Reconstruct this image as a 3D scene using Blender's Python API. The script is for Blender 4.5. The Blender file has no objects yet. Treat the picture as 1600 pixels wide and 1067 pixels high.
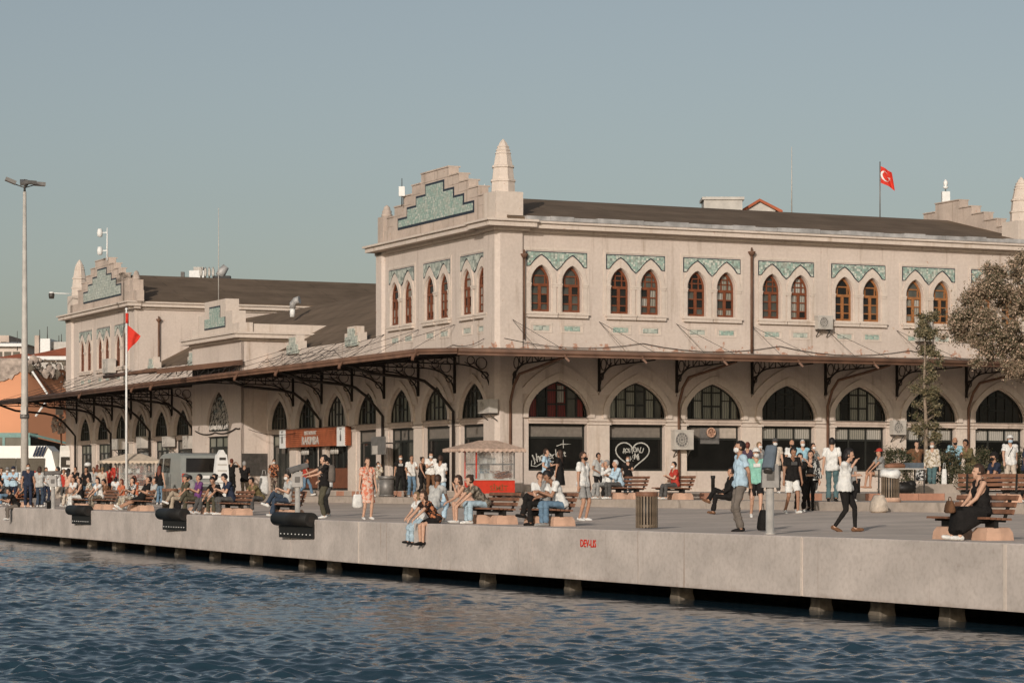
import bpy, bmesh, math, random
import numpy as np
from mathutils import Vector, Matrix
from mathutils.geometry import tessellate_polygon
random.seed(7); rng = np.random.default_rng(7)
SC = bpy.context.scene; COL = SC.collection
F = 4050.0; HZ = 759.0; CZ = 0.88
# ------------------------------------------------------------------ camera
cam = bpy.data.cameras.new('camera'); camo = bpy.data.objects.new('camera', cam); COL.objects.link(camo)
camo.location = (0, 0, CZ); camo.rotation_euler = (math.radians(90), 0, 0)
cam.sensor_width = 36; cam.lens = 36 * F / 1600; cam.shift_y = (HZ - 533.5) / 1600
cam.clip_start = 0.5; cam.clip_end = 20000; SC.camera = camo
# ------------------------------------------------------------------ world, sun, exposure
SUN_EL = math.radians(17.0); SD = Vector((-0.270, -0.963, 0)).normalized()   # horizontal direction towards the sun
w = bpy.data.worlds.new('World'); SC.world = w; w.use_nodes = True
nt = w.node_tree; nt.nodes.clear()
sky = nt.nodes.new('ShaderNodeTexSky'); sky.sky_type = 'NISHITA'; sky.sun_disc = False
sky.sun_elevation = SUN_EL; sky.sun_rotation = math.atan2(SD.x, SD.y)
sky.air_density = 1.0; sky.dust_density = 2.05; sky.ozone_density = 1.0; sky.altitude = 0
hs = nt.nodes.new('ShaderNodeHueSaturation'); hs.inputs['Saturation'].default_value = 0.62
mx = nt.nodes.new('ShaderNodeMix'); mx.data_type = 'RGBA'; mx.blend_type = 'MULTIPLY'
mx.inputs[0].default_value = 1.0; mx.inputs[7].default_value = (0.985, 0.99, 0.965, 1)
bg = nt.nodes.new('ShaderNodeBackground'); bg.inputs[1].default_value = 0.0802
ow = nt.nodes.new('ShaderNodeOutputWorld')
nt.links.new(sky.outputs[0], hs.inputs['Color']); nt.links.new(hs.outputs[0], mx.inputs[6])
nt.links.new(mx.outputs[2], bg.inputs[0]); nt.links.new(bg.outputs[0], ow.inputs[0])
sl = bpy.data.lights.new('sun', 'SUN'); so = bpy.data.objects.new('sun', sl); COL.objects.link(so)
sl.energy = 2.8; sl.angle = math.radians(0.6); sl.color = (1.0, 0.93, 0.86)
sdir = Vector((SD.x * math.cos(SUN_EL), SD.y * math.cos(SUN_EL), math.sin(SUN_EL)))
so.rotation_euler = sdir.to_track_quat('Z', 'Y').to_euler(); so.location = (-20, -60, 40)
vs = SC.view_settings; vs.view_transform = 'Standard'; vs.look = 'None'; vs.exposure = 0.0; vs.gamma = 1.0
vs.use_curve_mapping = False
SC.cycles.max_bounces = 6
# ------------------------------------------------------------------ frames
U1 = Vector((-0.4210, 0.9071, 0)); U2 = Vector((0.9071, 0.4210, 0)); C0 = Vector((-0.52, 95.63, 0))
A2 = math.atan2(0.4210, 0.9071); A1 = A2 - math.pi / 2
def mrot(a, loc=(0, 0, 0)): return Matrix.Translation(Vector(loc)) @ Matrix.Rotation(a, 4, 'Z')
M1 = mrot(A1, C0)      # facade on the quay side: x runs along the wall (0 at the near corner, negative leftwards), y inwards
M2 = mrot(A2, C0)      # facade on the square: x from the near corner to the right, y inwards
def DE(E, D, z=0.0):   # ground frame: D away from the water, E along the quay
    return Vector((U2.x * D + U1.x * E, U2.y * D + U1.y * E, z))
def toDE(p): return p[0] * U2.x + p[1] * U2.y, p[0] * U1.x + p[1] * U1.y
def px(x, z): return (x - 800) / F * z       # picture column and depth to world x
def py(y, z): return CZ + (HZ - y) * z / F
QE = [(-60, 23.6), (20, 23.6), (60, 23.65), (72, 24.2), (88, 25.3), (105, 26.0), (140, 27.2), (400, 34.0)]
def quayD(E): return float(np.interp(E, [a for a, b in QE], [b for a, b in QE]))
KD, P2D, P2E = 37.0, 39.3, 62.7
def ground(x, y):
    D, E = toDE((x, y))
    if D > P2D and E > P2E and D < 75: return 0.66
    if D > KD: return 0.46
    return float(np.interp(D, [28.0, KD], [0.0, 0.22]))
def on_line(xp, D):    # point on the line D = const seen at picture column xp
    z = D * F / ((xp + 1080) * 0.9071)
    return Vector((px(xp, z), z, 0))
# ------------------------------------------------------------------ tags
def tag(o, label=None, cat=None, group=None, kind=None):
    if label: o['label'] = label
    if cat: o['category'] = cat
    if group: o['group'] = group
    if kind: o['kind'] = kind
    return o
def empty(name, loc=(0, 0, 0), rz=0.0, parent=None):
    o = bpy.data.objects.new(name, None); COL.objects.link(o); o.location = loc; o.rotation_euler = (0, 0, rz)
    o.empty_display_size = 0.2
    if parent: o.parent = parent
    return o
def link(name, me, parent=None, mw=None):
    o = bpy.data.objects.new(name, me); COL.objects.link(o)
    if parent: o.parent = parent
    if mw is not None: o.matrix_local = mw
    return o
def copy_tree(o, parent=None):
    c = o.copy(); COL.objects.link(c)
    if parent: c.parent = parent
    for ch in list(o.children): copy_tree(ch, c)
    return c
# ------------------------------------------------------------------ mesh builder
class MB:
    def __init__(s): s.v = []; s.f = []; s.m = []; s.sm = []
    def add(s, vs, fs, m=0, smooth=False):
        n = len(s.v); s.v += [tuple(v) for v in vs]
        for f in fs: s.f.append([i + n for i in f]); s.m.append(m); s.sm.append(smooth)
        return s
    def box(s, x0, x1, y0, y1, z0, z1, m=0, taper=0.0):
        t = taper
        vs = [(x0, y0, z0), (x1, y0, z0), (x1, y1, z0), (x0, y1, z0), (x0 + t, y0 + t, z1), (x1 - t, y0 + t, z1), (x1 - t, y1 - t, z1), (x0 + t, y1 - t, z1)]
        return s.add(vs, [(0, 3, 2, 1), (4, 5, 6, 7), (0, 1, 5, 4), (1, 2, 6, 5), (2, 3, 7, 6), (3, 0, 4, 7)], m)
    def bar(s, a, b, w, h=None, m=0, up=(0, 0, 1)):
        a = Vector(a); b = Vector(b); h = h or w; d = (b - a).normalized(); u = Vector(up)
        if abs(d.dot(u)) > 0.98: u = Vector((1, 0, 0))
        sx = d.cross(u).normalized(); sy = sx.cross(d).normalized()
        vs = []
        for p in (a, b):
            for i, j in ((-1, -1), (1, -1), (1, 1), (-1, 1)): vs.append(p + sx * i * w / 2 + sy * j * h / 2)
        return s.add(vs, [(0, 3, 2, 1), (4, 5, 6, 7), (0, 1, 5, 4), (1, 2, 6, 5), (2, 3, 7, 6), (3, 0, 4, 7)], m)
    def tube(s, pts, r, n=8, m=0, caps=True, sq=None, smooth=True):
        pts = [Vector(p) for p in pts]; N = len(pts)
        rs = list(r) if isinstance(r, (list, tuple)) else [r] * N
        base = len(s.v); prev = None; vs = []
        for i, p in enumerate(pts):
            d = (pts[min(i + 1, N - 1)] - pts[max(i - 1, 0)])
            d = d.normalized() if d.length > 1e-9 else Vector((0, 0, 1))
            if prev is None:
                u = Vector((0, 0, 1)) if abs(d.z) < 0.9 else Vector((1, 0, 0))
                a = d.cross(u).normalized()
            else:
                a = (prev - d * prev.dot(d)); a = a.normalized() if a.length > 1e-6 else d.orthogonal().normalized()
            prev = a; b = d.cross(a)
            for k in range(n):
                t = 2 * math.pi * k / n; vs.append(p + (a * math.cos(t) + b * math.sin(t)) * rs[i])
        fs = [(i * n + k, i * n + (k + 1) % n, (i + 1) * n + (k + 1) % n, (i + 1) * n + k) for i in range(N - 1) for k in range(n)]
        s.add(vs, fs, m, smooth)
        if caps:
            s.f.append([base + k for k in range(n)][::-1]); s.m.append(m); s.sm.append(False)
            s.f.append([base + (N - 1) * n + k for k in range(n)]); s.m.append(m); s.sm.append(False)
        return s
    def lathe(s, prof, n=16, c=(0, 0, 0), m=0, smooth=True, sx=1, sy=1):
        return s._rings([[(c[0] + r * sx * math.cos(2 * math.pi * k / n), c[1] + r * sy * math.sin(2 * math.pi * k / n), c[2] + z) for k in range(n)] for r, z in prof], m, smooth)
    def _rings(s, rings, m=0, smooth=True, caps=True):
        n = len(rings[0]); base = len(s.v); vs = [v for r in rings for v in r]
        fs = [(i * n + k, i * n + (k + 1) % n, (i + 1) * n + (k + 1) % n, (i + 1) * n + k) for i in range(len(rings) - 1) for k in range(n)]
        s.add(vs, fs, m, smooth)
        if caps:
            s.f.append([base + k for k in range(n)][::-1]); s.m.append(m); s.sm.append(False)
            s.f.append([base + (len(rings) - 1) * n + k for k in range(n)]); s.m.append(m); s.sm.append(False)
        return s
    def ball(s, c, r, n=10, k=7, m=0, R=None):
        if not isinstance(r, (tuple, list)): r = (r, r, r)
        vs = []
        for i in range(k + 1):
            a = math.pi * i / k
            for j in range(n):
                t = 2 * math.pi * j / n
                v = Vector((r[0] * math.sin(a) * math.cos(t), r[1] * math.sin(a) * math.sin(t), r[2] * math.cos(a)))
                vs.append(Vector(c) + (R @ v if R else v))
        fs = [(i * n + j, (i + 1) * n + j, (i + 1) * n + (j + 1) % n, i * n + (j + 1) % n) for i in range(k) for j in range(n)]
        return s.add(vs, fs, m, True)
    def plate(s, outer, holes=(), y0=0.0, y1=0.0, m=0, back=False, depth_holes=None, edge=True, mr=None):
        """polygon in the x-z plane at y0 (facing -y); edges go back to y1, hole reveals to depth_holes"""
        loops = [outer] + list(holes); flat = [p for l in loops for p in l]
        tris = tessellate_polygon([[Vector((x, z, 0)) for x, z in l] for l in loops])
        vs = [(x, y0, z) for x, z in flat]; fs = []
        for a, b, c in tris:
            ax, az = flat[a]; bx, bz = flat[b]; cx, cz = flat[c]
            ar = (bx - ax) * (cz - az) - (cx - ax) * (bz - az)
            if abs(ar) < 1e-9: continue
            fs.append((a, b, c) if ar > 0 else (a, c, b))
        s.add(vs, fs, m)
        if y1 != y0 and edge: s._edge(outer, y0, y1, m)
        for h in holes: s._edge(h[::1], y0, depth_holes if depth_holes is not None else y1, m if mr is None else mr)
        if back: s.add([(x, y1, z) for x, z in flat], [f[::-1] for f in fs], m)
        return s
    def _edge(s, loop, y0, y1, m):
        n = len(loop); vs = [(x, y0, z) for x, z in loop] + [(x, y1, z) for x, z in loop]
        s.add(vs, [(i, (i + 1) % n, n + (i + 1) % n, n + i) for i in range(n)], m)
    def mesh(s, name, mats):
        me = bpy.data.meshes.new(name); me.from_pydata(s.v, [], s.f)
        mats = mats if isinstance(mats, (list, tuple)) else [mats]
        for m in mats: me.materials.append(m)
        if s.f:
            me.polygons.foreach_set('material_index', s.m); me.polygons.foreach_set('use_smooth', s.sm)
        me.update(); return me
    def build(s, name, mats, parent=None, mw=None): return link(name, s.mesh(name, mats), parent, mw)
def rect(x0, x1, z0, z1): return [(x0, z0), (x1, z0), (x1, z1), (x0, z1)]
# ------------------------------------------------------------------ materials
def ntree(name):
    m = bpy.data.materials.new(name); m.use_nodes = True; t = m.node_tree; b = t.nodes['Principled BSDF']; return m, t, b
def mixc(t, fac, a, b, mode='MIX'):
    n = t.nodes.new('ShaderNodeMix'); n.data_type = 'RGBA'; n.blend_type = mode
    for i, v in ((0, fac), (6, a), (7, b)):
        if isinstance(v, (int, float)): n.inputs[i].default_value = v
        elif isinstance(v, tuple): n.inputs[i].default_value = (*v[:3], 1)
        else: t.links.new(v, n.inputs[i])
    return n.outputs[2]
def noise(t, scale, detail=4, vec=None, rough=0.55, sc=None, dist=0.0):
    n = t.nodes.new('ShaderNodeTexNoise'); n.inputs['Scale'].default_value = scale; n.inputs['Detail'].default_value = detail
    n.inputs['Roughness'].default_value = rough; n.inputs['Distortion'].default_value = dist
    v = vec or coord(t)
    if sc:
        mp = t.nodes.new('ShaderNodeMapping'); mp.inputs['Scale'].default_value = sc; t.links.new(v, mp.inputs[0]); v = mp.outputs[0]
    t.links.new(v, n.inputs['Vector']); return n.outputs['Fac']
def coord(t):
    for n in t.nodes:
        if n.bl_idname == 'ShaderNodeTexCoord': return n.outputs['Object']
    return t.nodes.new('ShaderNodeTexCoord').outputs['Object']
def ramp(t, fac, p0, p1, c0=(0, 0, 0), c1=(1, 1, 1)):
    r = t.nodes.new('ShaderNodeValToRGB'); r.color_ramp.elements[0].position = p0; r.color_ramp.elements[1].position = p1
    r.color_ramp.elements[0].color = (*c0, 1); r.color_ramp.elements[1].color = (*c1, 1); t.links.new(fac, r.inputs[0]); return r.outputs[0]
def bump(t, b, fac, strength=0.3, dist=0.02):
    n = t.nodes.new('ShaderNodeBump'); n.inputs['Strength'].default_value = strength; n.inputs['Distance'].default_value = dist
    t.links.new(fac, n.inputs['Height']); t.links.new(n.outputs[0], b.inputs['Normal'])
def simple(name, col, rough=0.7, metal=0.0, var=0.18, scale=6.0, bmp=0.0, spec=0.35, bscale=None):
    m, t, b = ntree(name); b.inputs['Roughness'].default_value = rough; b.inputs['Metallic'].default_value = metal
    b.inputs['Specular IOR Level'].default_value = spec
    d = tuple(c * (1 - var) for c in col); l = tuple(min(1, c * (1 + var)) for c in col)
    f = noise(t, scale, 5); t.links.new(mixc(t, ramp(t, f, 0.3, 0.7), d, l), b.inputs['Base Color'])
    if bmp: bump(t, b, noise(t, bscale or scale * 4, 4), bmp, 0.02)
    return m
def stucco(name, base, streak=0.35, patch=0.16, z_dirt=None):
    m, t, b = ntree(name); b.inputs['Roughness'].default_value = 0.9; b.inputs['Specular IOR Level'].default_value = 0.15
    big = noise(t, 0.55, 5, rough=0.65); st = noise(t, 1.0, 5, sc=(3.2, 3.2, 0.22), rough=0.6); fine = noise(t, 9, 5)
    c = mixc(t, ramp(t, big, 0.35, 0.7), tuple(x * (1 - patch * 0.5) for x in base), tuple(x * (1 + patch * 0.3) for x in base))
    c = mixc(t, ramp(t, st, 0.56, 0.74), c, tuple(x * (1 - streak) * k for x, k in zip(base, (1.0, 0.93, 0.86))))
    c = mixc(t, ramp(t, fine, 0.3, 0.8), c, mixc(t, 1.0, c, (0.86, 0.84, 0.82), 'MULTIPLY'))
    pv = noise(t, 1.4, 6, rough=0.62, dist=0.6)
    c = mixc(t, ramp(t, pv, 0.70, 0.72), c, tuple(x * k for x, k in zip(base, (0.80, 0.70, 0.60))))
    sx = t.nodes.new('ShaderNodeSeparateXYZ'); t.links.new(coord(t), sx.inputs[0]); band = ramp(t, sx.outputs['Z'], 0, 1)
    cr = [n for n in t.nodes if n.bl_idname == 'ShaderNodeValToRGB'][-1].color_ramp; mr = t.nodes.new('ShaderNodeMapRange'); mr.inputs[1].default_value = 5.9; mr.inputs[2].default_value = 6.5; t.links.new(sx.outputs['Z'], mr.inputs[0])
    while len(cr.elements) < 4: cr.elements.new(.5)
    for e, (p, v) in zip(cr.elements, ((0, 0), (.05, .16), (.5, .12), (1.0, 0))): e.position = p; e.color = (v, v, v, 1)
    t.links.new(mr.outputs[0], band.node.inputs[0]); pe = t.nodes.new('ShaderNodeMath'); pe.operation = 'ADD'; t.links.new(noise(t, 2.6, 6, rough=.7, dist=.4), pe.inputs[0]); t.links.new(band, pe.inputs[1])
    c = mixc(t, ramp(t, pe.outputs[0], 0.685, 0.70), c, (0.42, 0.235, 0.165))
    t.links.new(c, b.inputs['Base Color']); bump(t, b, noise(t, 22, 6, rough=0.7), 0.35, 0.015); return m
MT = {}
MT['stucco'] = stucco('stucco_beige', (0.61, 0.515, 0.445))
MT['trim'] = stucco('stucco_trim', (0.64, 0.545, 0.465), 0.25, 0.15)
MT['trim_dirty'] = stucco('stucco_stained', (0.56, 0.455, 0.38), 0.5, 0.4)
def roofing():
    m, t, b = ntree('brown_roofing_felt'); b.inputs['Roughness'].default_value = .85; b.inputs['Specular IOR Level'].default_value = .2
    f = noise(t, .7, 5); f2 = noise(t, 9, 4); c = mixc(t, ramp(t, f, .3, .7), (.125, .088, .058), (.195, .138, .094))
    br = t.nodes.new('ShaderNodeTexBrick'); br.inputs['Scale'].default_value = 1.0; br.inputs['Brick Width'].default_value = 6.0; br.inputs['Row Height'].default_value = .95; br.inputs['Mortar Size'].default_value = .03
    br.inputs['Color1'].default_value = (1, 1, 1, 1); br.inputs['Color2'].default_value = (.86, .86, .86, 1); br.inputs['Mortar'].default_value = (.55, .55, .55, 1); t.links.new(coord(t), br.inputs['Vector'])
    c = mixc(t, .8, c, br.outputs['Color'], 'MULTIPLY'); c = mixc(t, ramp(t, noise(t, 3.3, 6, rough=.75), .70, .73), c, (.30, .26, .21)); t.links.new(c, b.inputs['Base Color']); bump(t, b, f2, .3, .02); return m
MT['roof'] = roofing()
MT['flash'] = simple('zinc_flashing', (0.42, 0.40, 0.38), 0.6, 0.3, var=0.35, scale=2.2)
MT['wood'] = simple('brown_window_wood', (0.17, 0.052, 0.022), 0.5, var=0.25, scale=5)
MT['wood2'] = simple('tan_window_wood', (0.30, 0.125, 0.045), 0.5, var=0.25, scale=5)
MT['iron'] = simple('dark_iron', (0.028, 0.022, 0.018), 0.6, 0.3, var=0.3)
MT['rust'] = simple('brown_gutter', (0.13, 0.068, 0.042), 0.65, var=0.35, scale=1.5, bmp=0.2)
MT['soffit'] = simple('canopy_soffit', (0.20, 0.155, 0.12), 0.85, var=0.25, scale=1.2)
MT['greenf'] = simple('dark_window_frame', (0.022, 0.022, 0.018), 0.5)
def glass(name, col, rough=0.06, var=0.4, scale=1.3):
    m, t, b = ntree(name); b.inputs['Roughness'].default_value = rough; b.inputs['Specular IOR Level'].default_value = 0.45
    oi = t.nodes.new('ShaderNodeObjectInfo')
    f = noise(t, scale, 4, sc=(1, 1, 0.5)); c = mixc(t, ramp(t, f, 0.35, 0.7), tuple(x * (1 - var) for x in col), tuple(x * (1 + var) for x in col))
    c = mixc(t, oi.outputs['Random'], mixc(t, 1.0, c, (0.45, 0.45, 0.45), 'MULTIPLY'), c)
    t.links.new(c, b.inputs['Base Color']); bump(t, b, noise(t, 1.5, 2), 0.05, 0.05); return m
MT['gdark'] = glass('dark_glass', (0.022, 0.019, 0.016))
MT['gmid'] = glass('grey_glass', (0.105, 0.10, 0.082), 0.1)
def curtain(name, col):
    m, t, b = ntree(name); b.inputs['Roughness'].default_value = 0.35
    wv = t.nodes.new('ShaderNodeTexWave'); wv.inputs['Scale'].default_value = 3.2; wv.inputs['Distortion'].default_value = 2.5; wv.inputs['Detail'].default_value = 2
    t.links.new(coord(t), wv.inputs['Vector']); oi = t.nodes.new('ShaderNodeObjectInfo')
    c = mixc(t, wv.outputs['Fac'], tuple(x * 0.45 for x in col), col); c = mixc(t, oi.outputs['Random'], mixc(t, 1.0, c, (0.55, 0.55, 0.5), 'MULTIPLY'), c)
    t.links.new(c, b.inputs['Base Color']); return m
MT['gcurt'] = curtain('curtained_glass', (0.36, 0.35, 0.28))
MT['gred'] = curtain('red_curtain_glass', (0.22, 0.028, 0.015))
MT['gwhite'] = curtain('white_blind_glass', (0.50, 0.46, 0.40))
def tiles(name, c1, c2, sc=11.0):
    m, t, b = ntree(name); b.inputs['Roughness'].default_value = 0.3
    v = t.nodes.new('ShaderNodeTexVoronoi'); v.distance = 'CHEBYCHEV'; v.inputs['Scale'].default_value = sc; v.inputs['Randomness'].default_value = 0.35
    t.links.new(coord(t), v.inputs['Vector'])
    sep = t.nodes.new('ShaderNodeSeparateColor'); t.links.new(v.outputs['Color'], sep.inputs[0])
    c = mixc(t, sep.outputs[0], c1, c2); c = mixc(t, ramp(t, sep.outputs[1], 0.72, 0.8), c, (0.55, 0.56, 0.48))
    c = mixc(t, ramp(t, v.outputs['Distance'], 0.42, 0.52), c, (0.20, 0.22, 0.19))
    f = noise(t, 3, 4); c = mixc(t, ramp(t, f, 0.5, 0.8), c, (0.40, 0.40, 0.33))
    t.links.new(c, b.inputs['Base Color']); bump(t, b, v.outputs['Distance'], 0.3, -0.01); return m
MT['tile'] = tiles('turquoise_tile_mosaic', (0.235, 0.355, 0.295), (0.40, 0.475, 0.40))
MT['tile2'] = tiles('pale_tile_mosaic', (0.36, 0.40, 0.34), (0.50, 0.50, 0.43), 7)
MT['tileb'] = simple('navy_tile_border', (0.02, 0.026, 0.04), 0.35)
MT['white'] = simple('white_paint', (0.72, 0.70, 0.66), 0.6, var=0.08)
MT['white2'] = simple('aged_white_casing', (0.46, 0.42, 0.37), 0.6, var=0.15, scale=3)
MT['grey'] = simple('grey_metal', (0.20, 0.185, 0.17), 0.5, 0.4, var=0.2)
MT['dgrey'] = simple('dark_grey_metal', (0.075, 0.066, 0.058), 0.5, 0.3, var=0.3)
MT['steel'] = simple('brushed_steel', (0.50, 0.46, 0.41), 0.40, 0.25, var=0.15)
MT['black'] = simple('black_rubber', (0.014, 0.012, 0.010), 0.55, var=0.3)
MT['orange'] = simple('faded_orange_plaster', (0.62, 0.285, 0.155), 0.9, var=0.13, scale=0.15, bmp=0.1)
MT['redroof'] = simple('red_clay_tiles', (0.36, 0.10, 0.045), 0.85, var=0.28, scale=0.8, bmp=0.5, bscale=4)
MT['red'] = simple('red_paint', (0.56, 0.045, 0.022), 0.5, var=0.1)
MT['flagred'] = simple('red_flag_cloth', (0.58, 0.035, 0.018), 0.8, var=0.12)
MT['benchwood'] = simple('reddish_bench_wood', (0.19, 0.088, 0.050), 0.6, var=0.4, scale=4)
MT['pinkconc'] = simple('pinkish_concrete', (0.50, 0.31, 0.215), 0.9, var=0.15, scale=5, bmp=0.2)
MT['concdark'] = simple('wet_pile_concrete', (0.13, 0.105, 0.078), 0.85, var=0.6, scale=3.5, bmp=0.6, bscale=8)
MT['teal'] = simple('teal_shelter_paint', (0.17, 0.28, 0.25), 0.6)
MT['signwood'] = simple('red_brown_sign_boards', (0.36, 0.10, 0.040), 0.55, var=0.3, scale=3)
# ================================================================== setting: ground, plaza, quay, water
def strip(name, rows, mats, cols, kindm=0, parent=None):
    """rows: list of (D function or number, z); cols: E stations"""
    vs = []; fs = []
    for E in cols:
        for D, z in rows: vs.append(DE(E, D(E) if callable(D) else D, z))
    n = len(rows)
    for i in range(len(cols) - 1):
        for j in range(n - 1): fs.append((i * n + j, i * n + j + 1, (i + 1) * n + j + 1, (i + 1) * n + j))
    me = bpy.data.meshes.new(name); me.from_pydata(vs, [], fs); me.materials.append(mats); me.update()
    o = link(name, me, parent); tag(o, kind='structure') if not parent else None
    return o
def paving(name, base, sc=0.35):
    m, t, b = ntree(name); b.inputs['Roughness'].default_value = 0.85; b.inputs['Specular IOR Level'].default_value = 0.2
    f1 = noise(t, sc, 6, rough=0.6); f2 = noise(t, 7, 5); f3 = noise(t, 1.3, 4, dist=1.0)
    c = mixc(t, ramp(t, f1, 0.35, 0.68), tuple(x * 0.82 for x in base), tuple(x * 1.1 for x in base))
    c = mixc(t, ramp(t, f3, 0.62, 0.72), c, tuple(x * 0.68 for x in base)); c = mixc(t, ramp(t, f2, 0.4, 0.75), c, mixc(t, 1.0, c, (0.85, 0.84, 0.83), 'MULTIPLY'))
    t.links.new(c, b.inputs['Base Color']); bump(t, b, f2, 0.25, 0.01); return m
MT['pave'] = paving('plaza_asphalt', (0.60, 0.50, 0.42)); MT['pave2'] = paving('platform_paving', (0.52, 0.44, 0.37))
MT['kerb'] = paving('pale_kerb_stone', (0.43, 0.36, 0.30), 1.0); MT['redstone'] = paving('red_step_stone', (0.46, 0.235, 0.155), 1.0)
base_m = paving('far_ground', (0.25, 0.21, 0.175))
g = MB(); g.add([DE(-4000, 80, 0.20), DE(-4000, 9000, 0.20), DE(9000, 9000, 0.20), DE(9000, 80, 0.20)], [(0, 1, 2, 3)])
g.add([DE(250, 37.02, 0.20), DE(250, 80, 0.20), DE(9000, 80, 0.20), DE(9000, 37.02, 0.20)], [(0, 1, 2, 3)])
tag(g.build('ground', base_m), kind='structure')
Es = [-60, 0, 20, 40, 60, 66, 72, 80, 88, 96, 105, 120, 140, 200, 250, 400]
CW = 0.34
strip('plaza', [(lambda E: quayD(E) + CW + 0.01, 0.0), (lambda E: max(quayD(E) + CW + .02, 26.5), 0.0), (28.0, 0.0), (KD, 0.22)], MT['pave'], Es)
strip('kerb', [(KD, 0.19), (KD - 0.005, 0.46), (KD + 0.30, 0.464)], MT['kerb'], [-60, 0, 60, 150, 250])
strip('platform', [(KD + 0.3, 0.46), (80.5, 0.46)], MT['pave2'], [-60, 0, 60, 150, 250])
g = MB()
g.add([DE(P2E + .32, P2D + .32, 0.66), DE(P2E + .32, 75, 0.66), DE(140, 75, 0.66), DE(140, P2D + .32, 0.66)], [(0, 1, 2, 3)])
tag(g.build('upper_platform', MT['pave2']), kind='structure')
# edging stones of the upper step, alternately red and pale
st = MB().box(0, 0.0, 0, 0, 0, 0)
stonem = {}
def stone_mesh(L, red):
    k = (round(L, 2), red)
    if k not in stonem: stonem[k] = MB().box(0.006, L - 0.006, 0, 0.34, 0, 0.205, taper=0.004).mesh('edging_stone', MT['redstone'] if red else MT['kerb'])
    return stonem[k]
step = empty('platform_step', DE(P2E, P2D, 0.462)); step['kind'] = 'structure'
n = 0
for i in range(36):
    o = link('edging_stone', stone_mesh(0.9, (i * 7 % 5) in (1, 2, 4)), step, Matrix.Translation(U2 * (0.9 * i)) @ Matrix.Rotation(A2, 4, 'Z'))
for i in range(60):
    o = link('edging_stone', stone_mesh(0.9, (i * 5 % 7) in (2, 5)), step, Matrix.Translation(U1 * (0.9 * (i + 1))) @ Matrix.Rotation(A1, 4, 'Z'))
# plaza joints are faint; quay wall: concrete elements with joints
def concrete():
    m, t, b = ntree('quay_concrete'); b.inputs['Roughness'].default_value = 0.88; b.inputs['Specular IOR Level'].default_value = 0.2
    base = (0.555, 0.48, 0.425)
    f1 = noise(t, 0.8, 6, rough=0.6, sc=(1, 1, 1.4)); st = noise(t, 1.0, 5, sc=(4.5, 4.5, 0.3), rough=0.7); f2 = noise(t, 12, 5)
    c = mixc(t, ramp(t, f1, 0.35, 0.7), tuple(x * 0.80 for x in base), tuple(x * 1.08 for x in base))
    c = mixc(t, ramp(t, st, 0.62, 1.0), c, (0.36, 0.29, 0.235)); st2 = noise(t, 1.0, 3, sc=(9, 9, 0.25))
    c = mixc(t, ramp(t, st2, 0.64, 0.80), c, (0.30, 0.19, 0.13)); c = mixc(t, ramp(t, f2, 0.45, 0.8), c, mixc(t, 1.0, c, (0.82, 0.80, 0.78), 'MULTIPLY'))
    d = noise(t, 2.2, 6, dist=0.8, rough=0.7); c = mixc(t, ramp(t, d, 0.66, 0.74), c, (0.30, 0.24, 0.19))
    sx = t.nodes.new('ShaderNodeSeparateXYZ'); t.links.new(coord(t), sx.inputs[0]); ad = t.nodes.new('ShaderNodeMath'); ad.operation = 'MULTIPLY_ADD'; t.links.new(noise(t, 3.5, 5), ad.inputs[0]); ad.inputs[1].default_value = .34; t.links.new(sx.outputs['Z'], ad.inputs[2])
    mr = t.nodes.new('ShaderNodeMapRange'); mr.inputs[1].default_value = -1.04; mr.inputs[2].default_value = -.80; mr.inputs[3].default_value = .75; mr.inputs[4].default_value = 0; t.links.new(ad.outputs[0], mr.inputs[0]); c = mixc(t, mr.outputs[0], c, (0.24, 0.16, 0.105))
    t.links.new(c, b.inputs['Base Color']); bump(t, b, f2, 0.25, 0.01); return m
MT['quay'] = concrete()
qw = empty('quay_wall', DE(50, 23.6, 0)); qw['kind'] = 'structure'
joints = [20, 26.6, 32.9, 38.9, 45.0, 49.9, 54.8, 60.0, 65.6, 71.5, 77.5, 83.5, 89.5, 95.5, 101.5, 108, 115, 122, 130, 138, 146]
inv = Matrix.Translation(-Vector(qw.location))
for i in range(len(joints) - 1):
    e0, e1 = joints[i] + 0.012, joints[i + 1] - 0.012; k = random.uniform(-0.006, 0.006); mb = MB(); vs = []
    for E in (e0, e1):
        d = quayD(E)
        for D, z in ((d + k, -1.04), (d + k, 0.0 - .02), (d + k + .02, 0.004), (d + CW, 0.004), (d + CW, -1.04)): vs.append(DE(E, D, z))
    mb.add(vs, [(0, 1, 6, 5), (1, 2, 7, 6), (2, 3, 8, 7), (3, 4, 9, 8), (4, 0, 5, 9), (0, 4, 3, 2, 1), (5, 6, 7, 8, 9)])
    mb.build('wall_element', MT['quay'], qw, inv)
    if i in (2, 3, 6, 7): # lighter patched joint strips
        pass
j = MB()
for E in joints[1:-1]:
    d = quayD(E); j.add([DE(E - .03, d + .03, -1.03), DE(E + .03, d + .03, -1.03), DE(E + .03, d + .03, -0.01), DE(E - .03, d + .03, -0.01)], [(0, 1, 2, 3)])
for E in (32.9, 38.9, 60.0): # mortar-filled joints
    d = quayD(E) - 0.012
    mb = MB(); mb.add([DE(E + .035, d, -1.035), DE(E - .035, d, -1.035), DE(E - .035, d, -0.015), DE(E + .035, d, -0.015), DE(E + .035, d + .02, -1.035), DE(E - .035, d + .02, -1.035), DE(E - .035, d + .02, -0.015), DE(E + .035, d + .02, -0.015)], [(0, 1, 2, 3), (0, 3, 7, 4), (1, 5, 6, 2), (3, 2, 6, 7)])
    mb.build('mortar_joint', MT['trim'], qw, inv)
j.build('joint_shadow_strip', MT['concdark'], qw, inv)
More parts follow.
